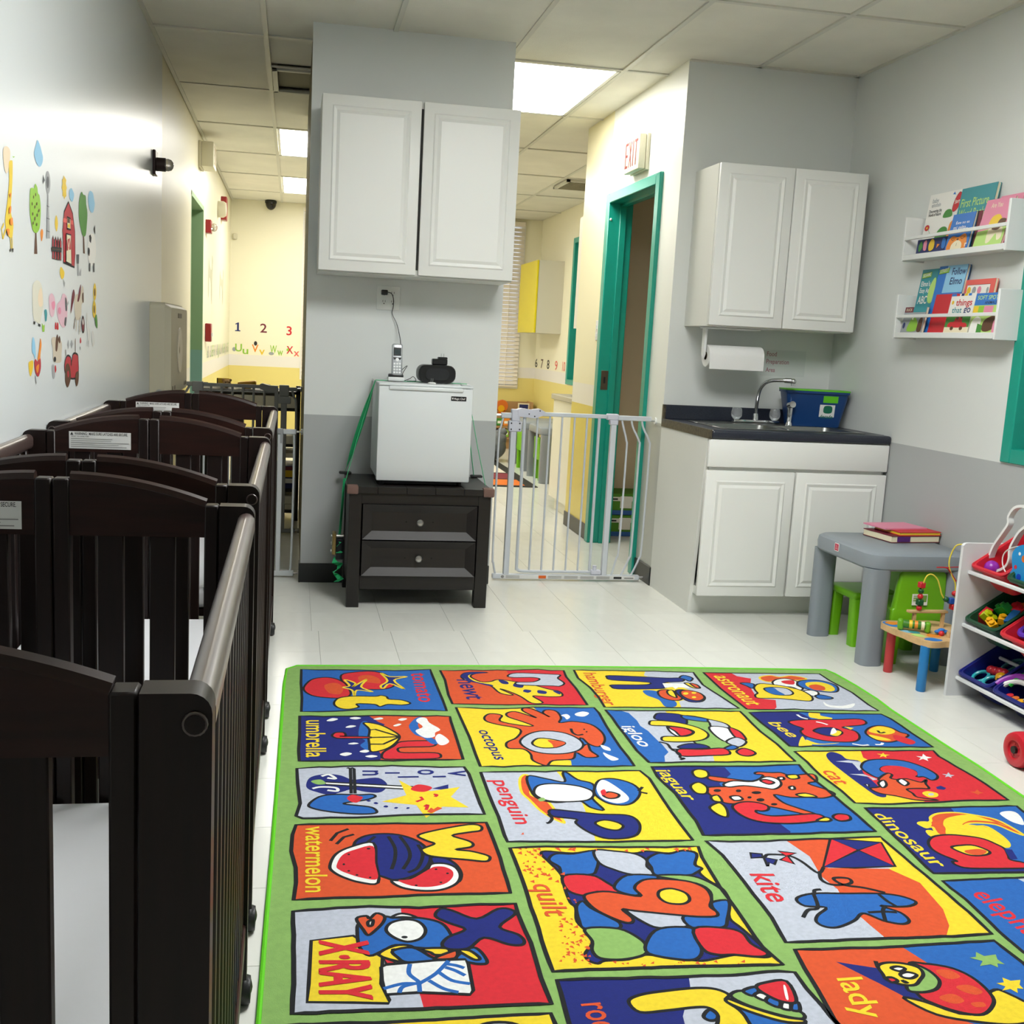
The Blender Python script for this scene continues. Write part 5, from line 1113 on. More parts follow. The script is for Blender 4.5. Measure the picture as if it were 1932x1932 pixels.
# ceiling vents
j = cell(0, 6.25); vy0, vy1 = GY[j]+.63, GY[j+1]-.014; vx0, vx1 = GX[1]+.016, GX[2]-.014
t = thing('ceiling_vent', 'open square return vent in the ceiling beside the pillar top', 'vent', ((vx0+vx1)/2, (vy0+vy1)/2, CEIL))
b = MB()
for a in ((vx0, vx1, vy0, vy0+.03), (vx0, vx1, vy1-.03, vy1), (vx0, vx0+.03, vy0, vy1), (vx1-.03, vx1, vy0, vy1)): b.box(*a, CEIL-.012, CEIL+.006, M_BAR, bev=.002)
b.build('frame', t); MB().box(vx0+.03, vx1-.03, vy0+.03, vy1-.03, CEIL+.02, CEIL+.026, mat('vent_dim', '#8d8874', .8)).build('inner_panel', t)
t = thing('ceiling_vent', 'grey louvred supply vent in the far room ceiling', 'vent', (2.55, 9.6, CEIL))
b = MB(); vx0, vx1, vy0, vy1 = 2.30, 2.82, 9.34, 9.86
for a in ((vx0, vx1, vy0, vy0+.03), (vx0, vx1, vy1-.03, vy1), (vx0, vx0+.03, vy0, vy1), (vx1-.03, vx1, vy0, vy1)): b.box(*a, CEIL-.02, CEIL-.001, M_BAR)
b.build('frame', t)
for k in range(8): MB().box(vx0+.03, vx1-.03, vy0+.05+k*.056, vy0+.085+k*.056, CEIL-.018, CEIL-.014, mat('vent_slat', '#a8a490', .6), R=Matrix.Rotation(.5, 3, 'X')).build('louvre', t)

# ================================================================= FAR ROOMS
# rack behind the grey gate
M_RACK = mat('black_rack', '#15130f', .45)
t = thing('open_rack', 'black open rack with white boards behind the grey gate', 'rack', (-.2, 7.3, 0))
RX0, RX1, RY0, RY1 = -.60, .05, 7.12, 7.52
for x in (RX0, RX1-.03):
    for y in (RY0, RY1-.03): MB().box(x, x+.03, y, y+.03, 0, .875, M_RACK).build('upright', t)
for z in (.845, .735, .50, .20, .06): MB().box(RX0, RX1, RY0, RY1, z-.008, z+.010, M_RACK).build('shelf', t)
M_BW = mat('rack_white', '#f0ede2', .5)
for z, th in ((.748, .075), (.512, .05), (.42, .03), (.075, .03)):
    MB().box(RX0+.035, RX1-.035, RY0+.004, RY1-.035, z, z+th, M_BW).build('white_board', t, smooth=False)
single(MB().box(-.35, .018, 7.14, 7.45, .213, .365, INKS['N']).box(-.34, .012, 7.135, 7.14, .25, .28, INKS['W']).box(-.34, .012, 7.135, 7.14, .29, .335, INKS['Y']).box(-.34, .012, 7.135, 7.14, .338, .36, INKS['X']), 'game_box', 'blue yellow and red striped box on the black rack', 'box', smooth=False)
single(MB().box(-.3, .015, 7.15, 7.40, .106, .165, M_BW, bev=.004), 'paper_box', 'plain white box low on the black rack', 'box')
t = thing('toy_hammer', 'yellow plastic toy with dark cord on top of the black rack', 'toy', (-.28, 7.25, .858))
MB().box(-.36, -.24, 7.22, 7.30, .872, .905, TOY['yellow'], bev=.008, seg=2, R=Matrix.Rotation(-.12, 3, 'Y')).box(-.33, -.27, 7.23, 7.29, .858, .875, TOY['yellow'], bev=.004).build('body', t); MB().tube(spline([(-.23, 7.25, .885), (-.20, 7.25, .862), (-.18, 7.25, .885), (-.15, 7.25, .885), (-.16, 7.25, .862)], False, 5), .003, M_BLK, 6).build('cord', t)
t = thing('toy_bear', 'small tan bear head toy beside a yellow card on the black rack', 'toy', (-.43, 7.25, .858))
MB().ball((-.43, 7.25, .885), .028, mat('tan_plush', '#c9a26c', .9)).ball((-.452, 7.25, .907), .010, MATS['tan_plush']).ball((-.408, 7.25, .907), .010, MATS['tan_plush']).build('head', t); MB().ball((-.42, 7.222, .882), .006, M_INK).ball((-.437, 7.226, .892), .004, M_INK).ball((-.413, 7.226, .892), .004, M_INK).build('face', t)
single(MB().box(-.50, -.42, 7.33, 7.335, .858, .915, INKS['Y']).box(-.50, -.495, 7.325, 7.33, .858, .915, M_INK), 'yellow_card', 'yellow card standing behind the bear on the black rack', 'card', smooth=False)
# far-wall numerals and letters
def wall_text(label, txt, x0, x1, z0, z1, col, back=None, name='number_sticker', cat='sticker', group=None, extra=None):
    mp = lambda u, v, o: Vector((x0+(x1-x0)*u, FARY-.0012-o, z0+(z1-z0)*v))
    L = []
    if extra: L += extra
    L.append('t %s %s 0,0 1,0 0,1' % (col, txt))
    b = draw(L, mp, (0, -1, 0), INKS, wd=.004, eps=.0003)
    return single(b, name, label, cat, group, smooth=False)
single(draw(['p N 0,0 1,0 1,.1 .72,.14 .72,1 .5,1 .05,.85 .05,.76 .36,.80 .36,.14 0,.1'], lambda u, v, o: Vector((-.665+.06*u, FARY-.0012-o, 1.215+.098*v)), (0, -1, 0), INKS), 'number_sticker', 'blue numeral one stuck on the far cream wall', 'sticker', smooth=False)
wall_text('maroon numeral two stuck on the far cream wall', '2', -.385, -.31, 1.215, 1.315, 'X')
wall_text('red numeral three stuck on the far cream wall', '3', -.09, -.03, 1.20, 1.30, 'R')
for nm, lab, T1, T2, a, c1, c2, ex in (('U', 'lime', 'U', 'u', -.66, 'L', 'L', 'e S -.15,.25 .28,.28'), ('V', 'orange', 'V', 'v', -.475, 'O', 'Y', 'e K .55,1.15 .25,.3'), ('W', 'lime', 'W', 'w', -.27, 'L', 'L', 'e S .2,-.1 .4,.22'), ('X', 'red', 'X', 'x', -.085, 'R', 'E', 'e L .2,.5 .2,.2')):
    mp = lambda u, v, o: Vector((a+.075*u, FARY-.0012-o, .99+.085*v))
    b = draw([ex, 't %s %s 0,0 1,0 0,1' % (c1, T1), 't %s %s 1.1,-.3 1.95,-.3 1.1,.35' % (c2, T2)], mp, (0, -1, 0), INKS, eps=.0003)
    single(b, 'letter_sticker', '%s letter %s sticker with its small letter on the far cream wall' % (lab, nm), 'sticker', smooth=False)
# faint letters along the far left wall, A to T
for k in range(20):
    ch_ = chr(65+k); y = 9.4+k*.155
    mp = lambda u, v, o: Vector((WL-.003+o, y+.11*u, .985+.1*v))
    b = draw(['t %s %s 0,0 .55,0 0,1' % ('ZSCSL'[k % 5], ch_), 't %s %s .6,0 1,0 .6,.6' % ('SCSZS'[k % 5], ch_.lower())], mp, (1, 0, 0), INKS, eps=.0004)
    single(b, 'letter_sticker', 'pale letter %s sticker on the far left wall beyond the green doorway' % ch_, 'sticker', smooth=False)
for k, (y0, z0, hh, ww) in enumerate(((9.5, 1.45, .42, .5), (10.9, 1.48, .35, .6))):
    mp = lambda u, v, o: Vector((WL-.003+o, y0+ww*u, z0+hh*v))
    b = draw(['s S 0,.3 .1,.1 .2,.5 .6,.4 .75,.0 .85,.1 .9,.6 1,.9 .8,1 .7,.7 .3,.75 .15,.9 .05,.7'], mp, (1, 0, 0), {**INKS, 'S': mat('pale_sticker', '#c9c8ae', .6)}, eps=.0004)
    single(b, 'animal_sticker', ('pale animal sticker nearest the green doorway on the far left wall', 'pale animal sticker next to the far corner on the left wall')[k], 'sticker', smooth=False)
for k, (y, tx, c_) in enumerate(((12.52, '6', 'K'), (12.22, '7', 'D'), (11.91, '8', 'K'), (11.53, '9', 'E'), (11.19, '10', 'E'))):
    mp = lambda u, v, o: Vector((FARX-.0012-o, y+.06-.12*u, .97+.10*v))
    b = draw(['t %s %s 0,0 1,0 0,1' % (c_, tx)], mp, (-1, 0, 0), INKS, eps=.0003)
    single(b, 'number_sticker', 'numeral %s stuck under the yellow cabinet in the far room' % ('six', 'seven', 'eight', 'nine', 'ten')[k], 'sticker', smooth=False)
# yellow wall cabinet, counter, tall cabinet
M_YEL = mat('yellow_laminate', '#dccb05', .4); M_GREYW = mat('grey_white_laminate', '#cdc9b8', .45)
t = thing('yellow_cabinet', 'wall cabinet with bright yellow door and pale side in the far room', 'cabinet', (2.69, 11.85, 1.36))
MB().box(2.562, FARX-.001, 11.42, 12.28, 1.36, 2.13, M_GREYW).build('body', t, smooth=False); MB().box(2.54, 2.56, 11.42, 12.28, 1.362, 2.128, M_YEL, bev=.002).build('door', t)
t = thing('far_counter', 'cream base cabinet with grey top beyond the teal door wall', 'counter', (2.2, 7.6, 0))
MB().box(1.955, 2.52, 7.21, 7.94, .10, .84, mat('cream_laminate', '#e9e4d2', .4)).build('body', t, smooth=False); MB().box(2.0, 2.52, 7.21, 7.92, 0, .10, MATS['cream_laminate']).build('toe_kick', t, smooth=False)
MB().box(1.935, 2.54, 7.205, 7.955, .84, .878, mat('grey_laminate_top', '#b3ac98', .4), bev=.004).build('worktop', t); MB().box(2.0, 2.45, 7.26, 7.62, .878, .884, M_SINK, bev=.002).build('sink_rim', t)
t = thing('far_wall_cabinet', 'cream wall cabinet end above the grey far counter', 'cabinet', (2.2, 7.35, 1.36))
MB().box(1.925, 2.25, 7.205, 7.30, 1.36, 2.11, MATS['cream_laminate']).build('body', t, smooth=False); MB().box(1.905, 1.924, 7.205, 7.30, 1.362, 2.108, MATS['cream_laminate']).build('door', t, smooth=False)
# play tables and chairs of the far room
kids_table('grey play table close to the bean bag in the far room', 2.215, 2.75, 10.2, 10.9, .48)
kids_table('grey play table beside the cream far counter', 2.195, 2.75, 9.3, 9.9, .505)
c3 = copy_tree(ch)
for o in [c for c in c3.children if c.name.startswith('care_sticker')]:
    for g_ in list(o.children): bpy.data.objects.remove(g_)
    bpy.data.objects.remove(o)
place(c3, (2.36, 9.63, 0), math.radians(-90)); tag(c3, 'lime green plastic chair pushed up to the play table beside the far counter', 'chair', 'lime green plastic chairs')
c4 = copy_tree(c3); place(c4, (2.36, 10.42, 0), math.radians(-90)); tag(c4, 'lime green plastic chair pushed up to the play table near the bean bag', 'chair', 'lime green plastic chairs')
for o in [c for c in chair_b.children if c.name.startswith('care_sticker')]:
    for g_ in list(o.children): bpy.data.objects.remove(g_)
    bpy.data.objects.remove(o)
# bean bag, book shelf, rug of the far room
b = MB(); b.ball((2.02, 11.05, .15), .2, mat('grey_beanbag', '#6f7274', .9, noise=.15, nscale=14, bump=.5, bscale=30), (1.05, .9, .78), 24, 14); b.v = [(x+(.10*(max(0, z-.2)/.1) if z > .2 else 0), y, max(.0078, z)) for x, y, z in b.v]
b.cyl((2.13, 11.05, .26), (2.22, 11.05, .33), .07, MATS['grey_beanbag'], 14, .03); single(b, 'bean_bag', 'grey bean bag slumped on the floor of the far room', 'bean bag')
t = thing('low_bookcase', 'low wooden bookcase against the far yellow wall', 'bookcase', (2.45, 12.4, 0))
M_WD = mat('birch_wood', '#b08a5c', .5, noise=.1, nscale=4)
MB().box(2.10, 2.78, 12.36, 12.58, 0, .40, M_WD).build('body', t, smooth=False); MB().box(2.10, 2.78, 12.55, 12.58, .40, .55, M_WD).build('back_board', t, smooth=False); MB().box(2.765, 2.785, 12.32, 12.58, 0, .56, M_WD).build('side_panel', t, smooth=False)
for z in (.13, .26): MB().box(2.10, 2.765, 12.31, 12.36, z-.01, z+.01, M_WD).build('shelf_lip', t, smooth=False)
cols = ['R', 'B', 'Y', 'G', 'O', 'P', 'N', 'L']
for r_ in range(2):
    for k in range(8):
        x = 2.12+k*.08; single(MB().box(x, x+.07, 12.325, 12.34, .275-.13*r_, .36-.13*r_, INKS[cols[(k+3*r_) % 8]]).box(x+.01, x+.06, 12.322, 12.325, .30-.13*r_, .33-.13*r_, INKS['W']), 'small_book', '%s small book in the %s of the low bookcase, %s from the side panel' % (dict(R='red', B='blue', Y='yellow', G='green', O='orange', P='pink', N='navy', L='lime')[cols[(k+3*r_) % 8]], ('upper row', 'lower row')[r_], ('eighth', 'seventh', 'sixth', 'fifth', 'fourth', 'third', 'second', 'first')[k]), 'book', 'books on the low bookcase', smooth=False)
t = thing('framed_picture', 'dark framed picture with a yellow star on the low bookcase', 'picture', (2.70, 12.4, .40))
MB().box(2.63, 2.765, 12.44, 12.46, .40, .54, INKS['C']).build('frame', t, smooth=False); MB().box(2.645, 2.75, 12.436, 12.44, .415, .525, INKS['N']).box(2.69, 2.72, 12.434, 12.436, .44, .48, INKS['Y']).build('picture', t, smooth=False)
t = thing('toy_lion', 'orange and yellow cut-out toy on the low bookcase', 'toy', (2.42, 12.4, .40))
MB().lathe([(.07, 0), (.075, .01), (.07, .02)], TOY['orange'], (2.43, 12.40, .50), 12, 'y').box(2.39, 2.47, 12.40, 12.42, .40, .45, TOY['orange']).build('mane', t); MB().lathe([(.04, -.004), (.04, 0)], TOY['yellow'], (2.42, 12.398, .47), 14, 'y').build('face', t)
t = thing('far_rug', 'black bordered rug with orange maroon and white bands in the far room', 'rug', (1.5, 10, 0))
MB().box(1.0, 2.13, 9.05, 11.4, .0005, .006, mat('rug_black', '#25231f', .95)).build('base', t, smooth=False)
for y0, y1, c_ in ((9.12, 9.5, '#d8701e'), (9.55, 9.95, '#7d2a33'), (10.0, 10.6, '#d8cfc0'), (10.65, 11.3, '#3a6a8c')): MB().box(1.1, 2.03, y0, y1, .006, .007, mat('rug_'+c_[1:], c_, .95)).build('band', t, smooth=False)
# diaper boxes in the closet
for k, lab in enumerate(('green nappy carton on the closet floor behind the teal door', 'green nappy carton on top of the other in the closet')):
    z = .002+k*.145; t = thing('nappy_carton', lab, 'carton', (2.25, 6.86, z))
    MB().box(2.06, 2.44, 6.77, 7.05, z, z+.14, mat('carton_green', '#4d8a1c', .6)).build('box', t, smooth=False)
    MB().box(2.06, 2.44, 6.768, 6.77, z, z+.03, mat('carton_blue', '#2d5fa8', .6)).build('blue_band', t, smooth=False)
    MB().box(2.05, 2.44, 6.766, 6.768, z+.092, z+.12, INKS['W']).build('white_label', t, smooth=False); MB().box(2.16, 2.24, 6.764, 6.766, z+.045, z+.125, INKS['W']).build('side_label', t, smooth=False)
    mp = lambda u, v, o: Vector((2.07+.08*u, 6.7655-o, z+.095+.022*v)); draw(['t K nappies 0,.1 1,.1 0,.9'] if False else ['p K 0,.2 .9,.2 .9,.7 0,.7'], mp, (0, -1, 0), INKS).build('label_print', t, smooth=False)
# ================================================================= ALPHABET RUG (traced print, laid on the rug's own plane)
FR = {'A': (540, 1230, .31056), 'B': (1000, 1230, .2588), 'C': (1432, 1230, .2588), 'D': (900, 1532, .2588), 'E': (1332, 1532, .31056),
      'F': (480, 1682, .31056), 'G': (1632, 1500, .22355), 'H': (1040, 1700, .31056), 'I': (1080, 1240, .31056),
      'J': (0, 230, .12939), 'K': (30, 480, .13453)}
RUGPAL = {k: mat('rug_print_'+n, h, .95, noise=.07, nscale=90, bump=.3, bscale=700) for k, n, h in (('R', 'red', '#c4202c'), ('O', 'orange', '#c74b21'), ('Y', 'yellow', '#dcc226'), ('B', 'blue', '#1a5ba6'),
          ('N', 'navy', '#0b1b6b'), ('S', 'silver', '#aeb4c1'), ('W', 'white', '#dadcda'), ('K', 'black', '#0a0d12'), ('G', 'green', '#7fa65a'))}
M_RUGG = mat('rug_green_pile', '#7fa65a', .95, noise=.08, nscale=60, bump=.35, bscale=600); M_RUGE = mat('rug_edging', '#5cc404', .7, bump=.3, bscale=500)
RZ = .0075
RUG_PX = [(541, 1262), (560, 1256), (800, 1256), (1000, 1257), (1300, 1260), (1500, 1263), (1558, 1264), (1575, 1271), (1614, 1293), (1655, 1319), (1681, 1339), (1787, 1408), (1846, 1445), (1932, 1504)]
RUG_PY = [(541, 1262), (536, 1290), (525, 1450), (514, 1600), (500, 1770), (488, 1925)]
A_ = [px_z(x, y, RZ) for x, y in RUG_PX]; Bp = [px_z(x, y, RZ) for x, y in RUG_PY]
right_end = Vector((A_[-1].x-.02, .95, RZ)); left_end = Vector((-.045, .95, RZ))
outline = A_ + [Vector((A_[-1].x-.01, 1.9, RZ)), right_end] + [left_end] + [p for p in reversed(Bp[1:])]
RUG = thing('alphabet_rug', 'large green alphabet rug with colourful picture squares in front of the cribs', 'rug', (1.0, 2.4, 0))
n_ = len(outline)
MB().add([(p.x, p.y, .0004) for p in outline]+[(p.x, p.y, RZ) for p in outline], [tuple(range(n_)), tuple(range(n_, 2*n_))]+[(i, (i+1) % n_, n_+(i+1) % n_, n_+i) for i in range(n_)], M_RUGG).build('pile', RUG, smooth=False)
MB().tube([(p.x, p.y, .0052) for p in outline], .0058, M_RUGE, 8, closed=True).build('edging', RUG)
XMAX = A_[-1].x-.075
def rug_panel(name, frame, lines):
    fx, fy, fs = FR[frame]
    def mp(u, v, o):
        p = px_z(fx+fs*u, fy+fs*v, RZ+.0004+o)
        p.x = min(p.x, XMAX+.05*(p.y-2.4)); p.y = max(p.y, 1.02)
        return p
    rw = random.Random(name); P = [tuple(map(float, a.split(','))) for a in lines[0].split()[2:]]; out = []
    for i, (x, y) in enumerate(P):                      # hand-drawn wobble of the square's black outline
        x2, y2 = P[(i+1) % len(P)]; m_ = max(1, int(math.hypot(x2-x, y2-y)/70))
        for k in range(m_): out.append('%.1f,%.1f' % (x+(x2-x)*k/m_+(rw.gauss(0, 2.2) if k else 0), y+(y2-y)*k/m_+(rw.gauss(0, 1.6) if k else 0)))
    lines = ['p'+lines[0][1:]]+list(lines[1:])+['o K '+' '.join(out)]
    draw(lines, mp, (0, 0, 1), RUGPAL, wd=.0082, eps=.000025).build(name+'_square', RUG, smooth=False)
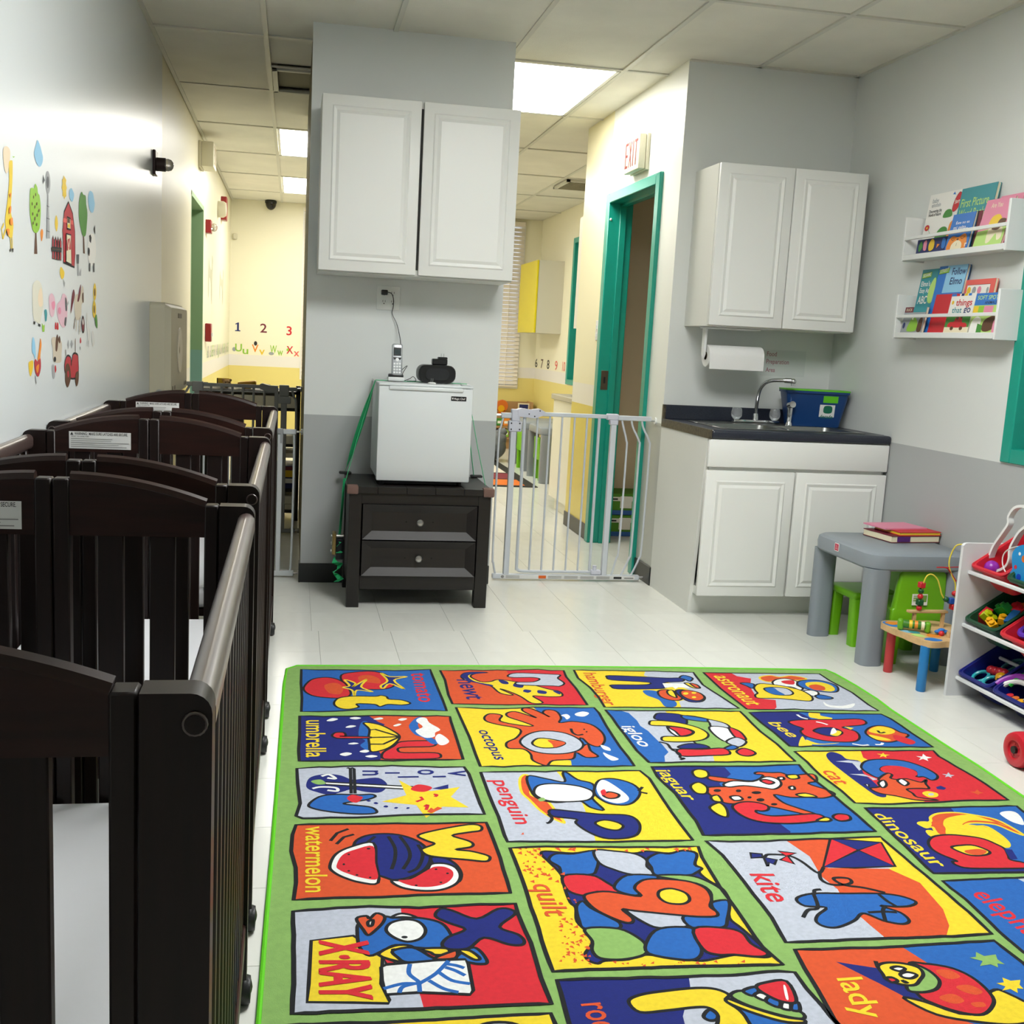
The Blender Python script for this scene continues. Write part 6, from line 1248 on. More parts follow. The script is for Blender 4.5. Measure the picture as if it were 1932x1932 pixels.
RUG_ART = """
panel tomato A
q B 92,105 300,108 600,112 875,106 885,135 920,220 950,290 975,358 700,352 500,350 300,360 92,362
c R 335,140 420,122 520,118 600,135 640,170 655,205 600,225 520,228 420,225 350,190
s O 440,150 500,140 560,160 570,190 500,185 450,180
c R 107,215 150,170 220,155 290,160 350,185 380,220 390,260 340,280 250,278 170,268 120,245
s O 235,200 300,188 345,215 330,255 270,252 240,228
y N 355,168 420,190 405,212 490,165 455,212 525,242 430,232 415,270 400,232 345,215 385,205
y N 575,128 630,150 735,150 655,172 718,226 630,192 590,222 575,205 615,175
c Y 290,315 310,285 360,272 430,268 540,270 575,264 610,272 625,287 700,292 755,312 700,322 620,318 570,332 535,318 430,315 440,335 380,348 320,340
t R tomato 757,128 808,304 838,128
panel newt A
q O 935,112 1200,112 1450,108 1685,112 1700,150 1760,220 1830,322 1500,320 1200,318 1010,315 985,260 965,170
p R 1335,109 1685,113 1700,150 1760,220 1828,321 1480,320 1455,300 1440,250 1380,190 1360,150
c Y 1063,150 1085,128 1150,122 1225,125 1150,132 1120,150 1180,180 1240,180 1290,168 1400,182 1500,200 1590,225 1660,240 1676,268 1600,272 1540,268 1500,270 1560,308 1490,310 1420,268 1340,235 1300,225 1380,262 1300,250 1240,205 1150,185 1090,172
s N 1063,150 1085,128 1150,122 1215,126 1130,135 1105,150 1150,180 1250,200 1240,208 1120,178
s N 1290,170 1340,178 1350,195 1310,192
s N 1390,190 1440,200 1430,218 1380,208
s N 1450,228 1490,235 1470,248 1440,240
s N 1530,232 1580,240 1575,255 1530,250
s N 1620,235 1660,242 1665,258 1640,250
c S 1345,145 1400,128 1600,135 1665,140 1650,160 1690,190 1660,208 1620,206 1420,200 1400,185 1500,182 1540,165 1500,155 1380,155
t N newt 1035,168 1100,288 1130,168
panel hamburger B
q Y 320,132 600,135 840,140 1190,148 1205,170 1260,240 1400,330 1522,410 1200,408 900,405 545,402 500,330 440,260 350,190
p S 840,140 1190,148 1205,170 1260,240 1400,330 1520,409 1105,408 1085,360 1250,320 1100,250 830,172
s B 825,280 920,285 1000,330 1065,365 1060,398 985,398 940,350 850,315
c N 560,185 580,172 800,180 1000,190 1110,190 1110,215 980,225 990,262 880,270 640,270 595,255 600,240 780,240 870,235 850,220 600,205
c B 1090,188 1120,170 1185,190 1165,215 1130,200
c O 935,285 1000,275 1070,300 1110,330 1090,352 1020,350 950,325
c Y 1000,285 1040,280 1070,330 1045,328 1010,310
p W 965,228 1130,232 1165,262 1080,258 1060,270 1040,255 985,262
c Y 1125,228 1170,230 1240,262 1190,262
c O 1165,228 1215,238 1240,262 1205,258
c N 1060,285 1110,275 1230,300 1275,330 1250,362 1160,362 1090,320
c O 1100,285 1160,280 1240,300 1272,335 1230,355 1160,345 1105,315
e Y 1135,303 20,9
e Y 1195,298 18,7
e Y 1195,330 16,7
t O hamburger 388,152 545,388 480,152
panel astronaut I
q S 795,92 1100,97 1500,100 1560,140 1700,215 1800,290 1860,325 1500,320 1060,315 990,260 900,190
p R 795,92 960,94 1000,115 1085,130 1080,180 1110,230 1130,250 1235,260 1240,305 1225,318 1060,315 990,260 900,190
y O 1140,120 1200,110 1260,120 1330,112 1420,128 1380,140 1260,138 1200,150 1150,138
c W 1215,155 1240,135 1300,130 1370,150 1365,170 1400,190 1380,200 1330,180 1250,180
s R 1270,145 1340,140 1345,165 1290,160
c B 1365,155 1400,140 1500,140 1590,165 1615,190 1600,212 1520,210 1430,195 1380,175
s Y 1420,155 1500,150 1570,170 1595,195 1570,208 1500,200 1430,180
s O 1435,175 1480,165 1530,180 1530,200 1470,198
c B 1020,158 1060,155 1105,165 1095,190 1060,175
c W 1400,205 1450,200 1495,215 1480,238 1440,230 1410,215
c B 1475,235 1510,228 1580,245 1560,255 1500,252
c Y 1105,180 1140,160 1250,170 1330,185 1400,205 1455,240 1450,265 1380,262 1250,250 1130,248 1110,230 1125,218 1110,200
c S 1165,190 1220,182 1300,190 1340,215 1320,230 1240,228 1190,212
s B 1170,190 1220,185 1250,205 1290,228 1230,226 1190,212
s W 1525,270 1560,290 1640,295 1715,280 1690,308 1600,308 1540,295
t Y astronaut 855,112 1065,290 935,112
panel umbrella A
q O 82,388 300,390 600,385 995,392 1000,420 1040,540 1075,652 800,655 500,660 80,662 75,600 82,500
p N 82,388 300,390 500,387 560,425 600,440 510,520 560,600 590,640 560,660 80,662 75,600 82,500
s B 455,430 500,430 500,520 510,600 450,570 480,540 440,510
c Y 470,430 560,440 640,475 690,515 650,565 590,595 515,605 505,560 500,520 505,470
l K 690,515 540,470 500,475
l K 690,515 600,518 505,520
l K 690,515 590,560 510,560
c R 278,508 300,490 350,490 360,510 330,512 500,515 500,524 340,525 300,522
c R 590,610 650,575 700,545 880,540 910,560 870,575 700,580 680,600 720,612 900,612 940,630 900,648 650,652 585,645
s B 745,450 790,400 830,400 800,440 830,490 900,530 940,550 890,560 830,520 780,500
s W 790,420 810,400 850,402 870,430 935,470 905,490 900,515 840,520 785,480 830,455
s W 905,520 935,498 990,540 960,565 925,560
s W 245,418 280,402 315,408 280,420
s W 385,402 420,395 455,402 420,410
s W 530,408 570,398 590,405 560,412
s W 650,448 680,436 700,440 670,452
s W 360,458 390,446 425,450 390,460
s W 375,558 410,550 440,556 405,562
s W 445,605 480,594 505,602 480,612
s W 325,622 365,610 400,618 360,632
s W 480,634 520,626 555,634 515,642
s W 680,412 705,402 735,406 705,418
t Y umbrella 122,415 122,640 235,415
panel octopus A
q Y 1032,337 1300,345 1500,335 1870,338 1900,370 1990,520 2115,692 1900,695 1600,690 1180,695 1150,620 1115,520 1060,400
p B 1500,336 1870,338 1900,370 1990,520 2113,692 1735,693 1730,660 1700,655 1640,640 1600,560 1620,480 1580,400
c O 1205,395 1240,375 1310,385 1300,420 1420,445 1500,450 1440,425 1350,395 1340,372 1390,362 1470,385 1520,400 1440,360 1440,342 1490,345 1560,375 1600,395 1560,370 1580,352 1640,360 1670,400 1660,430 1740,422 1850,440 1920,490 1935,540 1900,575 1840,560 1790,520 1780,580 1830,560 1850,600 1895,635 1820,640 1760,610 1740,650 1620,660 1580,690 1500,660 1485,620 1440,590 1350,585 1340,550 1400,520 1420,470 1280,440 1215,420
c S 1420,545 1470,500 1560,480 1680,490 1770,525 1805,565 1770,600 1680,618 1560,615 1470,590
c Y 1495,550 1530,525 1600,528 1680,545 1690,560 1640,580 1560,583 1510,570
s O 1590,535 1680,545 1690,560 1630,580 1615,560
s W 1670,385 1705,378 1725,395 1705,410 1690,395
s W 1755,375 1800,362 1840,372 1810,392 1765,388
s W 1910,565 1960,580 1970,600 1930,592
s W 1925,610 1960,625 2020,650 1980,660 1940,635
m K 1730,465 1740,490 1770,505 1805,500
e K 1810,470 6,4
e K 1825,485 6,4
t N octopus 1165,475 1270,655 1228,475
panel igloo B
q Y 550,422 800,428 1000,428 1530,432 1570,470 1680,580 1800,670 1932,795 1600,800 1200,800 870,805 780,720 690,600
p S 640,424 980,428 1000,445 1120,520 1200,620 1260,700 1335,760 1345,800 870,805 780,720 690,600
p B 550,422 650,425 720,445 780,500 805,540 860,575 895,610 935,650 960,670 1010,730 980,760 985,800 870,805 780,720 690,600
c G 1115,465 1300,490 1430,555 1430,640 1500,680 1420,715 1260,690 1180,640 1130,540
c N 910,465 950,445 1115,462 1135,530 1000,505 915,490
c B 1115,462 1300,490 1300,510 1135,490
c S 1300,492 1420,520 1450,552 1330,545 1310,520
c W 1310,545 1440,555 1500,620 1430,655 1340,600
c R 1450,552 1530,580 1575,640 1500,625
c S 1430,655 1500,622 1575,650 1555,680 1510,690
c B 1415,705 1470,680 1515,695 1480,712
c N 1080,690 1160,668 1260,675 1300,700 1120,705
c W 1000,540 1050,560 1100,605 1070,612 1020,580
c R 1010,545 1120,555 1185,580 1170,600 1100,612 1060,580
c Y 870,515 900,500 1050,510 1220,550 1300,600 1260,640 1120,655 980,650 960,625 1000,615 1140,615 1195,585 1150,560 1030,540 890,535
c R 1080,710 1250,710 1410,702 1455,745 1300,755 1105,758
c R 1505,725 1550,702 1610,715 1645,740 1600,758 1540,752
m K 940,655 1000,670 1030,705 1080,710
m K 1030,710 1090,740 1095,770 1125,775 1095,785
t W igloo 665,540 805,690 765,540
panel bee I
q B 1075,335 1400,332 1600,342 1875,345 1932,372 2060,460 2190,545 1900,545 1600,540 1320,540 1230,460 1150,400
p N 1075,335 1370,333 1430,360 1480,400 1460,460 1400,510 1370,540 1320,540 1230,460 1150,400
s Y 1440,335 1500,340 1510,355 1580,370 1540,382 1480,372 1440,362
s Y 1395,480 1420,510 1455,530 1440,542 1375,542
s Y 1420,500 1500,525 1620,520 1560,528 1450,528
c R 1315,390 1400,380 1600,378 1740,375 1785,395 1760,412 1640,425 1720,450 1745,485 1720,510 1640,515 1520,505 1420,480 1385,450 1400,432 1340,410
c N 1465,445 1510,428 1590,430 1640,458 1600,480 1540,475 1490,460
s Y 1565,468 1600,445 1635,455 1610,478
s W 1575,438 1590,430 1605,455 1570,468
s Y 1650,420 1710,430 1690,440
c O 1780,455 1810,425 1870,415 1940,430 1990,455 2040,470 2020,490 1940,515 1870,510 1810,485
s Y 1800,450 1850,420 1930,430 1960,455 1900,470
s Y 1800,470 1900,490 1935,505 1850,500
m K 1855,445 1870,460 1900,455
s R 1960,470 2080,510 2050,530 1960,500
m W 1365,348 1390,365 1430,375
m W 1480,392 1520,400 1550,410
m W 1700,525 1760,535 1800,532
m W 1840,530 1875,530 1885,520
t Y bee 1185,395 1320,485 1262,395
panel violin A
q S 65,708 200,698 500,692 1080,698 1110,740 1150,850 1205,985 1000,985 700,990 430,1005 100,1010 60,995 85,920 70,800
s N 122,800 150,760 240,742 330,750 400,775 470,770 560,765 612,800 600,835 560,855 480,850 400,835 340,850 260,868 180,850 130,830
m W 215,755 260,745 300,770 250,765
m W 160,830 210,820 300,825 310,845 250,840
s G 150,785 210,775 240,800 190,805
q W 240,790 800,820 800,838 240,805
p N 885,830 985,805 985,842
l K 370,703 390,710 395,860
l K 395,703 412,710 418,860
c B 135,930 200,880 300,865 440,868 520,865 540,880 480,900 370,915 360,925 500,940 545,960 540,980 440,985 300,975 180,955
p Y 685,778 790,835 880,845 1055,820 1000,880 1110,945 950,940 850,1008 790,930 580,910 730,870
s R 370,885 400,868 440,875 465,885 430,915 385,905
s R 757,830 800,805 870,815 885,830 840,850 780,845
l R 790,910 830,895 815,880
m R 905,880 915,868 895,865
m R 840,940 860,930 850,960
p O 855,970 880,945 895,955 920,940 950,950 880,980
s N 485,902 500,910 515,905 500,898
s N 530,918 545,925 560,920 545,912
s N 590,940 610,945 620,938 605,932
s N 655,950 670,952 680,945 665,942
s N 730,952 745,952 750,945 735,944
t N n 465,720 465,750 560,720
t N o 800,715 800,745 898,715
t N v 985,720 985,755 1090,720
l N 600,735 690,735
l N 678,760 805,758
l N 890,758 970,756
panel penguin A
q S 1182,730 1500,725 1800,724 2148,721 2206,767 2281,883 2398,1050 2469,1142 2200,1148 1900,1152 1345,1152 1325,1110 1290,1000 1230,860
p Y 1640,724 2148,721 2206,767 2281,883 2398,1050 2467,1142 1880,1152 1870,1110 1900,1060 1830,1000 1800,920 1700,790
y O 1420,770 1460,745 1490,800 1490,870 1580,900 1650,985 1690,1040 1600,1000 1540,960 1480,900 1430,850
c B 1465,755 1580,770 1690,790 1680,740 1700,730 1770,775 1860,800 1875,850 1860,890 1930,960 1850,945 1780,905 1640,915 1540,895 1490,850
c W 1505,850 1530,812 1620,800 1760,812 1850,840 1868,870 1830,900 1720,910 1600,905 1530,880
s G 1530,895 1560,885 1575,900 1545,908
c B 1870,840 1900,780 1990,770 2100,800 2150,850 2120,905 2060,930 1960,920 1890,880
s W 1885,830 1910,780 1960,790 2060,860 2080,900 2010,920 1920,890
c O 1925,870 1960,850 2020,865 2010,885 1960,890
s R 1910,845 1935,835 1945,865 1920,870
l K 2140,845 2165,820
l K 2145,850 2195,860
c N 1606,958 1740,968 1900,985 2060,990 2125,1015 2150,1060 2130,1110 2050,1133 1930,1130 1830,1090 1760,1040 1760,1015 1620,998
c Y 1877,1040 1930,1021 2010,1035 2048,1060 2010,1083 1930,1070
m K 1590,985 1615,1010 1600,1035 1580,1040
t R penguin 1250,780 1395,1045 1345,780
panel jaguar B
q B 888,835 1200,832 1600,832 1959,820 1999,870 2149,990 2289,1110 2399,1200 2519,1306 1900,1325 1600,1330 1265,1335 1210,1230 1060,1030 930,910
p N 888,835 1200,832 1420,842 1465,890 1380,960 1500,1100 1620,1200 1820,1250 1900,1310 1895,1325 1600,1330 1265,1335 1210,1230 1060,1030 930,910
c O 1300,905 1400,915 1620,940 1700,900 1640,890 1660,875 1760,880 1830,880 1900,900 2060,890 2090,940 2030,960 2180,1010 2220,1040 2140,1065 2020,1060 1900,1060 1780,1040 1850,1100 1960,1140 2080,1180 2040,1190 1900,1160 1760,1130 1560,1110 1420,1100 1310,1040 1290,990 1450,980 1650,960 1420,950 1310,930
c W 1410,965 1480,940 1620,945 1720,910 1810,930 1830,970 1780,1000 1700,990 1560,975 1450,985
c R 1680,940 1720,930 1780,950 1740,965
c W 1810,915 1845,912 1850,930 1820,930
c W 1890,985 1920,978 1930,1000 1900,1002
c Y 1870,900 1940,895 1960,920 1900,925
c Y 1940,1040 2010,1030 2090,1055 2000,1058
c Y 1185,870 1230,855 1290,870 1300,905 1250,920 1200,905
c Y 1175,970 1230,950 1290,985 1285,1030 1220,1030 1180,1000
c Y 1320,1055 1370,1045 1400,1090 1340,1085
c Y 1315,1125 1380,1100 1430,1140 1440,1200 1380,1190 1320,1150
c W 1460,1055 1520,1050 1550,1075 1490,1082
e K 1365,1010 28,10
e K 1520,1012 20,10
e K 1650,1025 36,10
e K 1680,1078 30,12
e K 1600,1060 16,8
e K 1780,1110 24,8
c R 1475,1130 1540,1095 1640,1095 1730,1120 1735,1150 1690,1160 1650,1155 1660,1175 1760,1195 1900,1190 2080,1180 2150,1210 2080,1235 1900,1250 1700,1240 1560,1200
c Y 2090,1230 2150,1205 2195,1220 2170,1235
c R 2210,1195 2250,1180 2320,1190 2335,1220 2270,1232 2220,1215
t Y jaguar 918,855 1130,1080 1010,855
panel cat C
q R 260,725 500,722 740,718 1270,718 1310,760 1500,870 1660,960 1820,1078 1500,1082 1200,1098 900,1108 700,1100 600,1010 450,900 350,800
p Y 260,725 740,718 760,770 800,790 700,830 780,950 950,1030 1050,1050 1215,1085 1180,1100 900,1108 700,1100 600,1010 450,900 350,800
s N 490,750 530,728 600,750 640,780 740,800 760,880 850,960 930,1050 860,1050 740,970 620,880 520,800
p S 560,798 650,790 740,800 760,850 730,865 700,830 680,810
p S 660,890 760,890 870,930 830,935 800,910
c B 745,840 780,795 900,782 1060,795 1200,840 1290,890 1300,920 1260,935 1200,910 1150,910 1140,870 1080,850 960,832 900,840 890,865 960,890 930,910 860,915 790,880
s R 885,850 930,830 1040,835 1140,868 1150,900 1090,910 980,895 910,875
c O 870,930 930,885 970,895 960,920 1010,930 1080,925 1180,950 1220,930 1215,960 1240,995 1180,995 1080,1000 1120,1030 1160,1060 1310,1080 1150,1080 1000,1050 880,1030 810,995 870,985 920,950
c W 870,955 910,935 930,970 900,990
c W 1010,940 1040,925 1090,955 1060,975
c W 770,965 800,965 800,985
p Y 858,742 895,745 905,735 918,748 955,750 925,757 930,770 905,760 880,768 890,752
p W 1145,760 1190,762 1195,742 1220,762 1262,770 1225,778 1235,795 1195,780 1165,790 1180,772
p S 1335,890 1370,892 1380,877 1395,895 1425,900 1400,907 1405,918 1380,907 1355,913 1365,900
p N 1290,985 1325,975 1365,992 1350,1005 1300,1000
p O 1535,1020 1575,1018 1590,1002 1610,1020 1640,1028 1610,1032 1600,1042 1575,1030
s Y 1190,1030 1230,1015 1300,1030 1300,1055 1240,1060
e S 1255,1038 22,9
t O cat 455,865 560,965 555,865
panel watermelon A
q O 60,1050 300,1045 600,1042 900,1042 1215,1035 1235,1080 1300,1250 1362,1462 1100,1468 800,1475 500,1490 300,1492 45,1505 60,1400 58,1310 30,1210 38,1110
l K 268,1148 310,1100 378,1075
l K 305,1168 350,1125 412,1108
c N 410,1175 460,1125 560,1105 680,1110 790,1145 860,1200 875,1260 840,1320 760,1365 660,1385 600,1370 520,1340 440,1280
m K 540,1120 480,1170 470,1200
m K 620,1120 660,1190 660,1260 640,1320
m K 690,1120 740,1190 750,1250 710,1320
m K 800,1170 830,1230 800,1310 740,1340
c N 880,1250 960,1250 1030,1290 1065,1350 1040,1400 960,1370 900,1300
c W 265,1300 300,1230 390,1185 530,1160 545,1280 558,1402 450,1400 350,1370 285,1335
s R 305,1300 340,1235 420,1200 528,1180 540,1280 555,1378 460,1372 370,1345 325,1325
c W 640,1390 740,1385 850,1330 880,1290 960,1285 1030,1310 1058,1360 1030,1410 940,1445 820,1450 700,1430
s R 680,1388 760,1380 860,1325 900,1305 960,1305 1010,1330 1010,1370 960,1410 860,1428 760,1420
e K 500,1195 12,5
e K 380,1230 8,5
e K 350,1290 8,6
e K 380,1330 9,5
e K 430,1355 9,5
e K 510,1370 8,5
e K 910,1320 9,5
e K 980,1345 9,5
e K 940,1400 9,5
e K 790,1418 9,5
c Y 800,1115 900,1085 1060,1055 1140,1048 1185,1060 1180,1085 1110,1095 1010,1115 1100,1145 1135,1165 1120,1185 1030,1200 1120,1210 1220,1235 1238,1255 1210,1272 1100,1262 960,1250 860,1235 820,1205 840,1190 900,1165 850,1145
t Y watermelon 120,1060 118,1460 240,1060
panel quilt D
q Y 240,262 500,250 900,255 1300,255 1612,250 1640,330 1780,560 1932,770 2080,980 2230,1110 1900,1118 1500,1125 900,1145 555,1160 500,1020 420,760 330,490
c N 470,310 500,285 700,300 850,280 1000,290 1150,300 1240,285 1400,300 1500,280 1600,300 1590,380 1640,410 1620,440 1690,500 1790,560 1840,650 1840,770 1932,850 2090,990 2140,1040 2090,1060 1900,1040 1780,1060 1640,1085 1500,1070 1230,1040 1100,1075 930,1085 880,1105 810,1080 790,1030 840,960 820,890 730,800 720,700 680,660 640,560 615,460 530,370
c B 525,350 570,305 700,305 850,282 885,340 870,420 830,455 630,460 600,400
c S 855,280 1000,285 1150,305 1235,350 1240,400 1295,455 1130,455 1000,420 890,370
c B 1240,345 1320,300 1400,305 1500,282 1600,305 1588,385 1640,410 1600,440 1540,460 1310,460 1270,400
c R 630,465 830,460 940,510 1040,585 880,580 790,610 660,570
c B 1000,540 1090,462 1290,462 1310,490 1180,520 1180,605 1050,585
c G 1310,465 1540,462 1690,510 1800,580 1835,650 1720,655 1700,580 1600,520
c B 725,690 770,650 830,700 950,760 1040,810 1020,850 790,850 745,790
c S 1090,715 1250,730 1500,755 1545,830 1330,845 1200,795
c B 1505,760 1700,765 1750,740 1715,690 1720,655 1835,650 1825,780 1790,840 1570,842
c G 790,850 1030,850 1180,920 1235,980 1220,1040 1060,1075 900,1065 840,1010 840,940
c B 1240,940 1330,850 1560,845 1600,930 1640,1010 1600,1070 1480,1075 1250,1030
c R 1580,850 1800,845 1932,880 2000,960 2120,1030 2060,1055 1880,1040 1760,1040 1650,1000
c O 780,620 830,590 960,580 1190,615 1150,560 1170,520 1240,490 1400,490 1560,510 1670,560 1710,630 1700,690 1750,730 1740,760 1600,762 1400,745 1150,720 1060,710 1130,770 1135,800 1080,805 960,760 850,700
c Y 1320,600 1340,570 1420,558 1520,590 1550,640 1500,670 1400,665 1340,635
t O quilt 400,525 505,760 570,525
panel kite E
q S 0,175 300,178 600,165 1060,150 1080,170 1200,270 1400,440 1600,610 1735,738 1500,755 1000,770 485,790 400,640 230,420 100,260
p O 490,175 760,160 740,340 1110,345 1300,420 1450,590 1480,690 1460,755 1090,765 1000,690 850,560 800,470 700,390 630,270
p Y 760,160 1060,150 1080,170 1200,270 1400,440 1600,610 1733,739 1460,755 1478,690 1440,590 1300,430 1110,345 1150,330 1065,185
q N 755,160 1065,185 1150,330 900,340 715,335
q R 755,162 925,232 715,332
q R 1065,185 925,232 1150,330
m K 715,335 680,370 580,300 500,265 380,258 350,275 280,270
q N 270,248 340,255 345,275 275,280
q N 350,275 430,290 415,320 380,305 375,330
q R 440,238 545,250 490,270
q R 450,290 495,265 535,315
m K 690,360 700,410 760,440 850,440 885,425 860,402 780,400 790,420 850,445 960,460 1090,490
c B 550,525 650,495 850,495 1050,495 1180,510 1275,545 1240,570 1150,575 1060,570 1180,610 1235,660 1190,680 1080,660 980,620 940,620 900,660 800,700 720,695 670,665 680,625 730,580 600,570
m K 650,490 680,580 620,595 590,640
m K 700,470 660,475 660,500
m K 1050,500 1100,540 1160,575
m K 985,610 1080,605 1160,610
m K 1090,570 1075,600 1090,660
t R kite 265,375 385,545 410,375
panel dinosaur G
q B 0,108 300,108 600,105 1280,92 1400,180 1560,310 1800,510 2000,640 1342,650 900,658 580,660 470,560 330,420 200,300
p N 0,108 300,108 720,104 760,150 700,300 760,440 780,580 1342,620 1342,650 900,658 580,660 470,560 330,420 200,300
y O 555,185 620,155 760,148 900,165 1100,205 1250,280 1342,340 1250,310 1100,250 920,235 850,250 840,285 1000,260 1120,320 1210,400 1200,440 1100,420 900,370 720,350 630,340 590,300 570,270 530,270 525,240 555,220
s Y 690,195 860,165 1000,195 1200,265 1100,230 900,215 820,250 900,250 1050,280 1150,340 1205,400 1190,440 1000,390 800,350 690,335 680,280 660,245
y Y 450,240 480,228 550,235 525,275 485,262
y Y 525,305 570,305 630,340 560,345
c R 535,395 580,350 700,335 850,345 1000,370 1120,420 1180,455 1210,510 1232,548 1342,570 1420,610 1342,618 900,618 770,590 740,560 775,555 640,500 560,450
c Y 730,440 800,425 920,425 1050,475 1020,505 900,510 790,475
s O 840,470 960,455 1030,475 980,505 890,500
p N 1175,455 1240,460 1290,540 1230,545
s W 1137,155 1200,135 1270,145 1320,190 1342,250 1280,240 1210,210
t Y dinosaur 60,160 590,610 175,150
panel elephant G
q B 655,725 900,712 1342,695 1600,690 1900,900 2100,1100 1900,1500 1700,1540 1342,1330 1130,1150 1030,1050 850,880 730,790
s S 1280,700 1342,697 1500,800 1400,760
t R elephant 895,830 1560,1340 1055,800
panel xray F
q R 235,120 500,98 700,88 1000,98 1300,80 1585,72 1600,130 1680,310 1740,520 1805,680 1500,690 1030,712 600,725 230,740 240,560
p S 235,120 500,98 700,88 890,96 905,300 980,560 1010,640 1030,712 600,725 230,740 240,560
q Y 345,298 600,268 780,380 770,560 820,660 815,680 600,675 320,672 330,560
c B 625,250 640,190 760,150 860,160 1000,160 1120,185 1175,230 1200,300 1120,345 980,340 860,325 780,360 700,390 640,340
c W 830,160 880,135 940,140 985,160 900,155
c W 800,235 830,190 920,170 1000,185 1040,235 1010,285 930,305 850,280
e K 912,277 20,8
c O 620,165 680,148 700,165 740,132 790,150 780,190 730,240 690,265 660,230
c W 690,185 720,172 715,205 695,210
c N 1100,150 1130,105 1200,115 1350,165 1480,105 1560,110 1580,140 1490,215 1600,260 1640,300 1620,325 1540,320 1395,280 1300,345 1180,350 1140,320 1180,275 1280,230 1180,190
c Y 755,385 850,330 950,330 990,370 960,390 880,370 840,350 870,400 900,430
c B 840,360 960,340 1060,390 1100,420 930,430 870,400
c Y 1010,348 1165,345 1180,380 1100,385 1070,370
c O 1090,410 1180,370 1230,360 1220,405
c B 1225,410 1260,370 1330,340 1380,370 1415,430 1370,440 1300,430
c Y 1240,355 1310,360 1370,405 1340,415 1280,385
c R 790,405 860,430 800,440
q W 770,460 800,445 1100,418 1280,412 1300,440 1330,600 1310,625 1000,612 800,625 775,540
m B 785,590 900,560 1000,555 940,500 945,440
m B 1000,560 1100,500 1180,420
m B 1000,560 1005,610
m B 970,560 900,580 880,615
m B 1060,540 1150,590 1240,612
m B 1120,490 1200,540 1310,560
m B 1160,460 1220,480 1280,510
m B 1170,440 1230,450 1275,465
t R X·RAY 396,294 396,651 690,294
t R X·RAY 402,302 402,659 696,302
t R X·RAY 399,298 399,655 684,298
panel rocket H
q S 35,480 300,470 840,458 1100,450 1380,425 1480,432 1550,530 1740,747 1900,960 1400,990 150,1000 120,780 60,560
p N 35,480 300,470 835,458 845,520 800,700 850,900 850,995 150,1000 120,780 60,560
c B 1080,600 1250,650 1540,740 1600,900 1400,950 1100,850
c Y 470,610 540,570 700,545 880,528 1000,535 1080,570 1060,605 1140,660 1190,720 1210,800 1050,900 920,800 1000,760 1010,690 960,650 880,645 700,665 540,675
c B 925,700 960,660 1010,690 1005,720 960,725
c Y 1080,595 1200,640 1400,700 1530,720 1530,740 1400,730 1200,670 1070,615
c G 1090,575 1160,545 1300,600 1510,670 1530,715 1400,695 1200,635
c B 1165,545 1240,520 1260,550 1220,575
c W 1235,575 1265,555 1320,575 1300,605
c B 1305,610 1330,580 1390,610 1380,645
c W 1400,650 1405,615 1450,620 1455,660
c B 1460,660 1465,620 1500,615 1510,665
c R 1245,520 1300,495 1430,487 1490,610 1400,610 1300,565
s W 1410,515 1425,520 1442,595 1425,590
t O rocket 182,625 330,960 355,610
panel ladybug E
q B 540,835 800,828 1200,815 1750,780 1800,820 1932,920 2100,1100 2300,1300 2000,1400 900,1400 780,1260 680,1080 600,950
p O 540,835 800,828 1185,816 1350,920 1300,1050 1500,1250 1640,1290 1600,1400 900,1400 780,1260 680,1080 600,950
p N 790,910 1050,950 1350,1100 1350,1145 1220,1130 1050,1040
c Y 1200,1130 1320,1150 1600,1230 1730,1090 1830,1100 2050,1230 1900,1290 1650,1275 1400,1230
c R 1230,930 1320,920 1500,950 1640,1020 1740,1120 1740,1180 1680,1230 1560,1220 1400,1170 1280,1100
s O 1400,960 1480,960 1545,1000 1480,1015 1420,990
s O 1520,1060 1600,1050 1680,1090 1640,1110 1560,1090
s O 1420,1120 1500,1105 1570,1145 1520,1165 1440,1145
s O 1610,1160 1680,1155 1700,1180 1640,1185
c G 1240,930 1330,950 1400,1000 1420,1040 1390,1080 1300,1095 1220,1070
c Y 1045,935 1100,915 1200,920 1290,945 1320,985 1300,1020 1270,1050 1200,1050 1100,1020 1075,985
c W 1125,950 1160,938 1210,950 1180,968
c W 1180,985 1220,972 1280,988 1250,1010 1200,1005
c R 1095,1010 1130,1005 1165,1025 1130,1035
m K 1190,1020 1210,1035 1225,1030
l K 1030,905 1045,945
p G 1600,885 1640,880 1640,850 1690,875 1760,865 1770,895 1815,925 1770,920 1775,945 1730,925 1665,935 1680,905
p Y 1765,1040 1810,1035 1800,1005 1850,1025 1910,1020 1905,1050 1930,1075 1890,1070 1895,1100 1850,1075 1800,1085 1820,1060
t Y lady 795,1010 940,1255 945,1000
panel yak F
q Y 200,810 500,800 800,795 1400,760 1800,740 1830,810 1950,1150 1400,1180 190,1200
p B 200,810 500,800 750,797 850,1000 900,1190 190,1200
c S 1350,830 1450,795 1600,810 1700,900 1500,950 1380,900
"""
cur = None; buf = []
def flush():
    if cur: rug_panel(cur[0], cur[1], buf)
for ln in RUG_ART.strip().splitlines():
    if ln.startswith('panel'):
        flush(); cur = ln.split()[1:]; buf = []
    else: buf.append(ln)
flush()
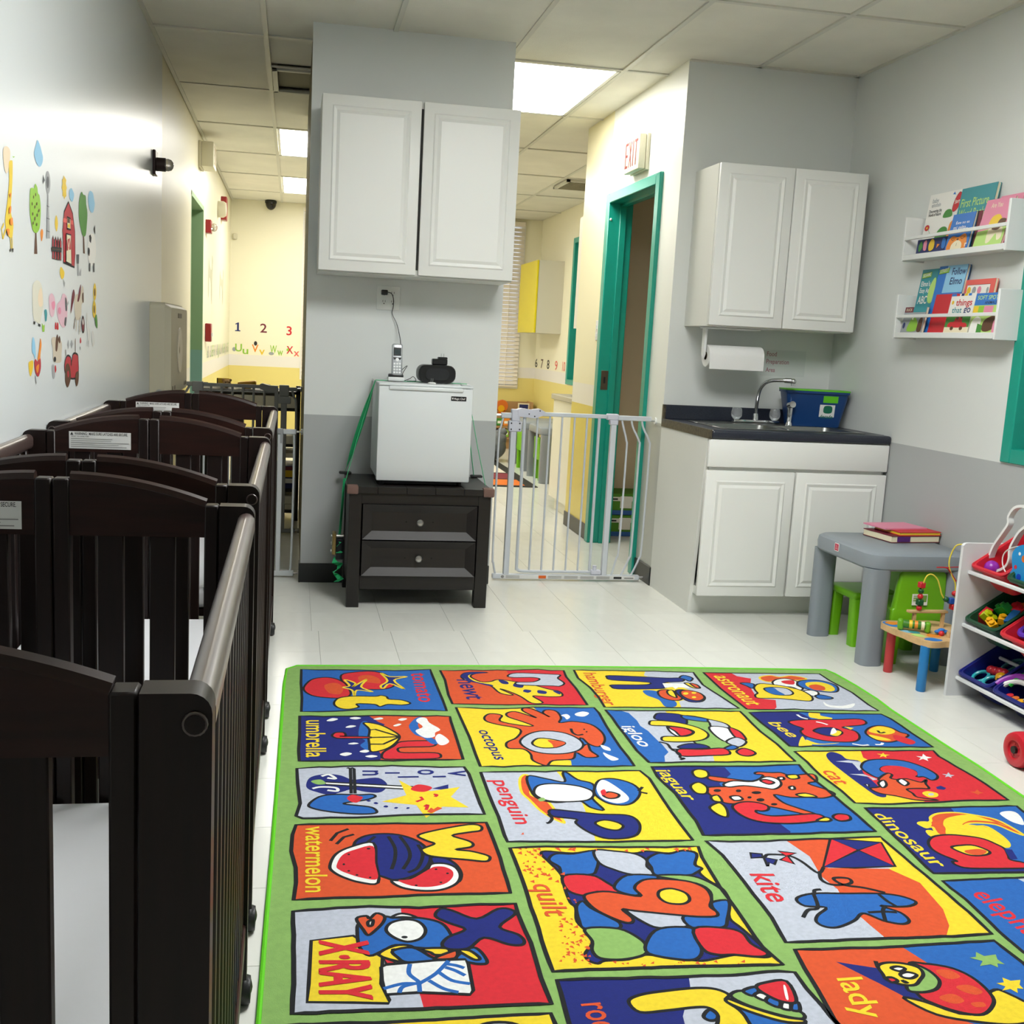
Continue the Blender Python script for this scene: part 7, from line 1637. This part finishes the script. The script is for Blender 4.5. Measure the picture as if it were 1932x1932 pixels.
# squares of the rug that lie below the picture edge, plain coloured grounds
for k, (x0, x1, y0, y1, c_) in enumerate(((.60, 1.02, 1.06, 1.36, 'Y'), (1.10, 1.50, 1.06, 1.36, 'B'), (1.58, XMAX-.05, 1.06, 1.36, 'R'))):
    draw(['q %s %.3f,%.3f %.3f,%.3f %.3f,%.3f %.3f,%.3f' % (c_, x0, y0, x1, y0, x1, y1, x0, y1)], lambda u, v, o: Vector((u, v, RZ+.0004+o)), (0, 0, 1), RUGPAL, wd=.006).build('plain_square', RUG, smooth=False)

rs = random.Random(5); L = []
for k in range(150):
    e = rs.random()
    if e < .4: u, v = 300+rs.random()*420, 0; v = 280+(u-300)*.9+rs.gauss(0, 70)
    elif e < .75: u, v = 600+rs.random()*230, 780+rs.random()*330
    elif e < .87: u, v = 450+rs.random()*1150, 262+rs.random()*22
    else: u, v = 900+rs.random()*1100, 1085+rs.random()*35
    r = 8+rs.random()*14
    if 400 < u < 640 and 510 < v < 770: continue
    L.append('p O %.0f,%.0f %.0f,%.0f %.0f,%.0f' % (u-r, v+rs.gauss(0, 5), u+r*rs.random(), v-r*.6, u+r*.8, v+r*.6))
def mpq(u, v, o):
    fx, fy, fs = FR['D']; return px_z(fx+fs*u, fy+fs*v, RZ+.0006+o)
tag(draw(L, mpq, (0, 0, 1), RUGPAL, eps=.000001).build('quilt_speckles', RUG, smooth=False), kind='stuff')

# ================================================================= FARM WALL STICKERS
STK = {**INKS, 'A': mat('sticker_giraffe', '#e3c53a', .5), 'M': mat('sticker_peach', '#e6d2b4', .5), 'H': mat('sticker_grey', '#a4a6a8', .5), 'I': mat('sticker_dkgrey', '#54575a', .5), 'U': mat('sticker_sheep', '#d6d3c2', .5), 'Q': mat('sticker_horse', '#cfc3ae', .5), 'J': mat('sticker_barn', '#b62f3a', .5), '1': mat('sticker_pig', '#dfb6c2', .5), '2': mat('sticker_goose', '#d9d8d2', .5), '3': mat('sticker_dkgreen', '#4c8a35', .5)}
STICKERS = """
giraffe_sticker J yellow giraffe sticker with a peach patch, nearest the end of the farm scene
s M 45,480 60,370 110,360 150,430 140,580 110,740 70,700
s A 130,600 165,560 185,600 180,900 165,1150 160,1320 195,1480 190,1600 180,1680 150,1690 110,1640 80,1500 80,1380 110,1150 135,850
l A 60,1480 25,1560 45,1710
l A 90,1560 45,1700
l A 155,1680 165,1850
l A 180,1680 185,1850
p K 145,1850 165,1850 160,1895 148,1890
p K 180,1845 198,1845 195,1900 185,1900
s O 140,1250 165,1230 160,1320 135,1330
s O 150,1420 185,1400 185,1500 150,1490
s O 100,1560 140,1570 130,1660 110,1620
s O 140,1050 165,1030 160,1120
p L 180,500 220,505 195,525
cloud_sticker J large pale blue cloud sticker above the yellow green tree
s F 500,440 530,320 548,265 580,330 610,440 628,530 610,620 575,655 535,600 508,520
tree_sticker J yellow green fruit tree sticker with dark dots
p D 515,1600 532,1600 545,1925 500,1925
s L 435,1280 440,1000 470,960 495,970 515,900 545,960 555,1040 578,1080 595,1250 590,1420 575,1560 530,1620 480,1580 450,1430
e D 490,1095 7,25
e D 520,1060 7,25
e D 470,1195 7,25
e D 540,1195 7,25
e D 510,1240 7,25
e D 480,1340 7,25
e D 545,1360 7,25
e D 512,1410 7,30
e D 487,1475 7,25
e D 541,1495 7,25
e D 572,1290 7,25
windmill_sticker J grey windmill tower sticker behind the barn
s H 668,860 675,760 695,715 720,760 735,880 725,1000 700,1055 675,980
e I 697,880 18,90
p I 628,770 655,850 628,910
p H 697,1050 708,1050 728,1700 680,1700
p I 684,1215 718,1235 718,1245 684,1228
p I 680,1395 724,1412 724,1424 680,1408
p I 682,1580 726,1598 726,1610 682,1594
sun_sticker J jagged yellow sun sticker above the barn
p Y 905,830 920,840 930,780 945,810 958,830 968,850 960,900 975,960 965,1010 970,1080 950,1100 940,1130 930,1090 912,1080 915,1010 900,960 912,900
cloud_sticker J small blue cloud sticker between the sun and the dark green tree
s F 1010,1050 1020,990 1040,965 1065,1010 1080,1060 1070,1130 1048,1165 1020,1120
cloud_sticker J blue cloud sticker past the dark green tree
s F 1285,1130 1295,1050 1315,1005 1355,1040 1370,1120 1382,1200 1365,1300 1340,1325 1305,1270
tree_sticker J dark green tree sticker beside the barn
p D 1212,1640 1226,1640 1238,1922 1214,1915
s 3 1150,1250 1160,1120 1190,1020 1215,1060 1250,1080 1258,1200 1275,1330 1268,1480 1250,1650 1210,1660 1180,1560 1155,1420
barn_sticker J red barn sticker with crossed white doors
q J 915,1590 935,1310 998,1165 1060,1340 1092,1600 1095,1930 1085,2120 925,2050
p J 912,1560 1090,1620 1090,1660 912,1600
p E 925,1400 1065,1440 1068,1500 920,1460
q C 980,1385 1025,1410 1030,1570 980,1555
p D 988,1400 1018,1420 1020,1480 988,1470
p Y 988,1500 1018,1480 1022,1545 988,1535
q C 968,1630 1035,1650 1042,2080 965,2040
p J 975,1720 1030,1690 1034,1860 972,1880
l C 975,1650 1035,2060
l C 1030,1670 970,2030
leaf_sticker J small yellow bird sticker left of the red fence
s O 590,1620 610,1560 630,1600 622,1690 605,1740
bird_sticker J yellow diamond bird sticker above the red fence
s Y 800,1480 822,1360 846,1480 825,1600
fence_sticker J red picket fence sticker beside the barn
q J 762,1720 772,1665 784,1720 784,2000 764,1990
q J 800,1730 810,1675 822,1730 822,2010 800,2000
q J 838,1735 846,1680 858,1735 858,2015 838,2005
q J 872,1745 882,1690 894,1745 892,2020 872,2010
q D 755,1830 900,1850 898,1890 758,1870
cow_sticker J black and white spotted cow sticker at the end of the farm scene
s W 1290,1700 1310,1640 1370,1640 1395,1760 1400,1900 1380,2050 1330,2100 1290,2000 1280,1830
p K 1300,1660 1320,1640 1335,1690 1325,1770 1305,1740
p K 1368,1560 1385,1500 1390,1640 1375,1610
s K 1290,1830 1310,1870 1300,1960 1285,1900
p I 1300,2060 1320,2060 1318,2180 1300,2180
p I 1360,2060 1380,2060 1380,2190 1362,2190
cat_sticker K grey cat sticker under the barn corner
p I 848,0 888,0 884,130 852,130
p H 860,130 880,130 890,260 915,190 915,300 868,300
chick_sticker K yellow chick sticker below the red fence
s Y 618,220 632,175 655,200 680,250 672,320 645,345 622,290
p H 665,340 690,400 685,460 675,420
sheep_sticker K pale woolly sheep sticker at the second row start
s U 232,560 240,420 300,360 360,430 380,600 385,750 360,860 340,960 300,960 250,900 235,760
s M 310,620 330,500 360,480 378,640 370,720 330,730
p K 248,935 275,945 270,985 248,975
p K 318,970 345,980 345,1015 320,1005
flower_sticker K small blue flower sticker beside the sheep
s T 400,790 425,770 440,830 430,930 412,930 405,860
grass_sticker K lime grass tuft sticker below the sheep
p L 365,960 385,1000 405,980 400,1085 372,1085
pig_sticker K pink pig sticker behind the larger pig
s 1 465,600 500,545 540,600 550,700 540,820 515,880 480,840 468,720
s P 500,680 545,660 550,740 520,780
pig_sticker K larger pink pig sticker with dark patches
s 1 580,700 630,640 660,550 710,590 725,700 720,850 700,1000 650,1020 600,920 575,800
s I 690,610 712,640 718,780 695,780
p H 712,700 735,650 740,690 718,730
s I 690,890 710,890 700,1000 680,980
e P 615,790 20,50
boots_sticker K pair of red boots sticker under the pigs
s R 548,1040 552,960 566,965 568,1045
s R 575,1045 580,960 595,965 598,1050
horse_sticker K beige horse sticker with dark brown mane
s Q 820,640 850,560 900,560 930,440 950,500 945,640 920,720 915,860 880,920 840,900 822,780
s X 770,830 780,640 808,490 828,570 800,700
s X 865,640 890,500 912,420 905,560 880,660
s D 930,560 948,540 950,670 935,660
l D 835,880 812,1045
l Q 850,900 848,1080
l Q 895,890 888,1120
l D 905,880 900,1090
sunflower_sticker K two yellow sunflowers sticker at the row end
s Y 1085,500 1108,400 1128,500 1120,620 1095,640
e D 1107,530 9,60
s Y 1075,760 1095,640 1122,720 1120,850 1095,890 1080,840
e D 1098,770 9,60
s 3 1108,880 1135,850 1145,1030 1120,990
goose_sticker K faint white goose sticker with bottle between horse and tractor
s 2 985,880 1000,820 1020,1000 1045,1100 1040,1200 1010,1210 1000,1080
s 2 1060,1100 1085,1080 1105,1230 1080,1290 1065,1200
l H 1000,1220 1000,1290
l H 1022,1210 1022,1300
bell_sticker K oval jar sticker with dark rim behind the horse
c X 922,950 940,870 960,950 958,1060 940,1095 925,1050
s 2 930,940 942,900 952,960 940,990
rooster_sticker K orange rooster sticker with blue tail
s F 225,1260 240,1160 265,1220 280,1400 270,1470 250,1400 230,1380
s O 305,1480 325,1340 345,1180 360,1260 345,1400 340,1500
s J 262,1500 280,1465 300,1500 345,1460 350,1600 320,1710 285,1680 265,1600
s O 285,1580 325,1540 315,1640 295,1660
l H 275,1700 290,1810
chick_sticker K yellow chick sticker beside the orange rooster
s Y 178,1530 195,1500 240,1490 242,1580 210,1710 188,1650
dog_sticker K tan dog sticker with brown ears above the tractor
s Q 500,1220 520,1160 600,1180 645,1250 640,1400 630,1510 530,1500 520,1330
s D 560,1200 582,1120 595,1200 578,1350 555,1340
s D 595,1200 612,1140 626,1200 615,1250
e K 548,1470 16,38
barrel_sticker K grey boot and red apple sticker below the dog
s H 505,1600 520,1540 545,1600 545,1720 520,1740
s R 545,1580 558,1555 568,1620 552,1660
birds_sticker K two grey diamond birds sticker above the tractor
p H 720,1270 738,1195 750,1270 735,1330
p H 768,1260 785,1195 802,1260 785,1315
gnome_sticker K small red and grey flower sticker above the tractor stack
s R 898,1210 908,1160 918,1220 905,1250
s H 893,1310 902,1290 910,1315 902,1345
tractor_sticker K red tractor sticker with brown wheels
c J 685,1520 720,1420 770,1450 775,1560 800,1400 860,1400 875,1480 870,1700 770,1740 690,1650
s D 695,1650 700,1560 735,1530 765,1620 768,1750 728,1865 695,1780
s J 720,1660 735,1630 748,1690 732,1730
s D 835,1720 850,1650 882,1650 878,1780 855,1850 838,1800
l D 835,1400 835,1180
l I 706,1420 698,1335
"""
cur = None; buf = []
def flush2():
    if not cur: return
    nm, fr, lab = cur; fx, fy, fs = FR[fr]
    mp = lambda u, v, o: px_x(fx+fs*u, fy+fs*v, WL+.0006+o)
    b = draw(buf, mp, (1, 0, 0), STK, wd=.006, eps=.00025)
    single(b, nm, lab, 'sticker', 'farm stickers on the left wall', smooth=False)
for ln in STICKERS.strip().splitlines():
    tk = ln.split()
    if len(tk[0]) > 1: flush2(); cur = (tk[0], tk[1], ' '.join(tk[2:])); buf = []
    else: buf.append(ln)
flush2()
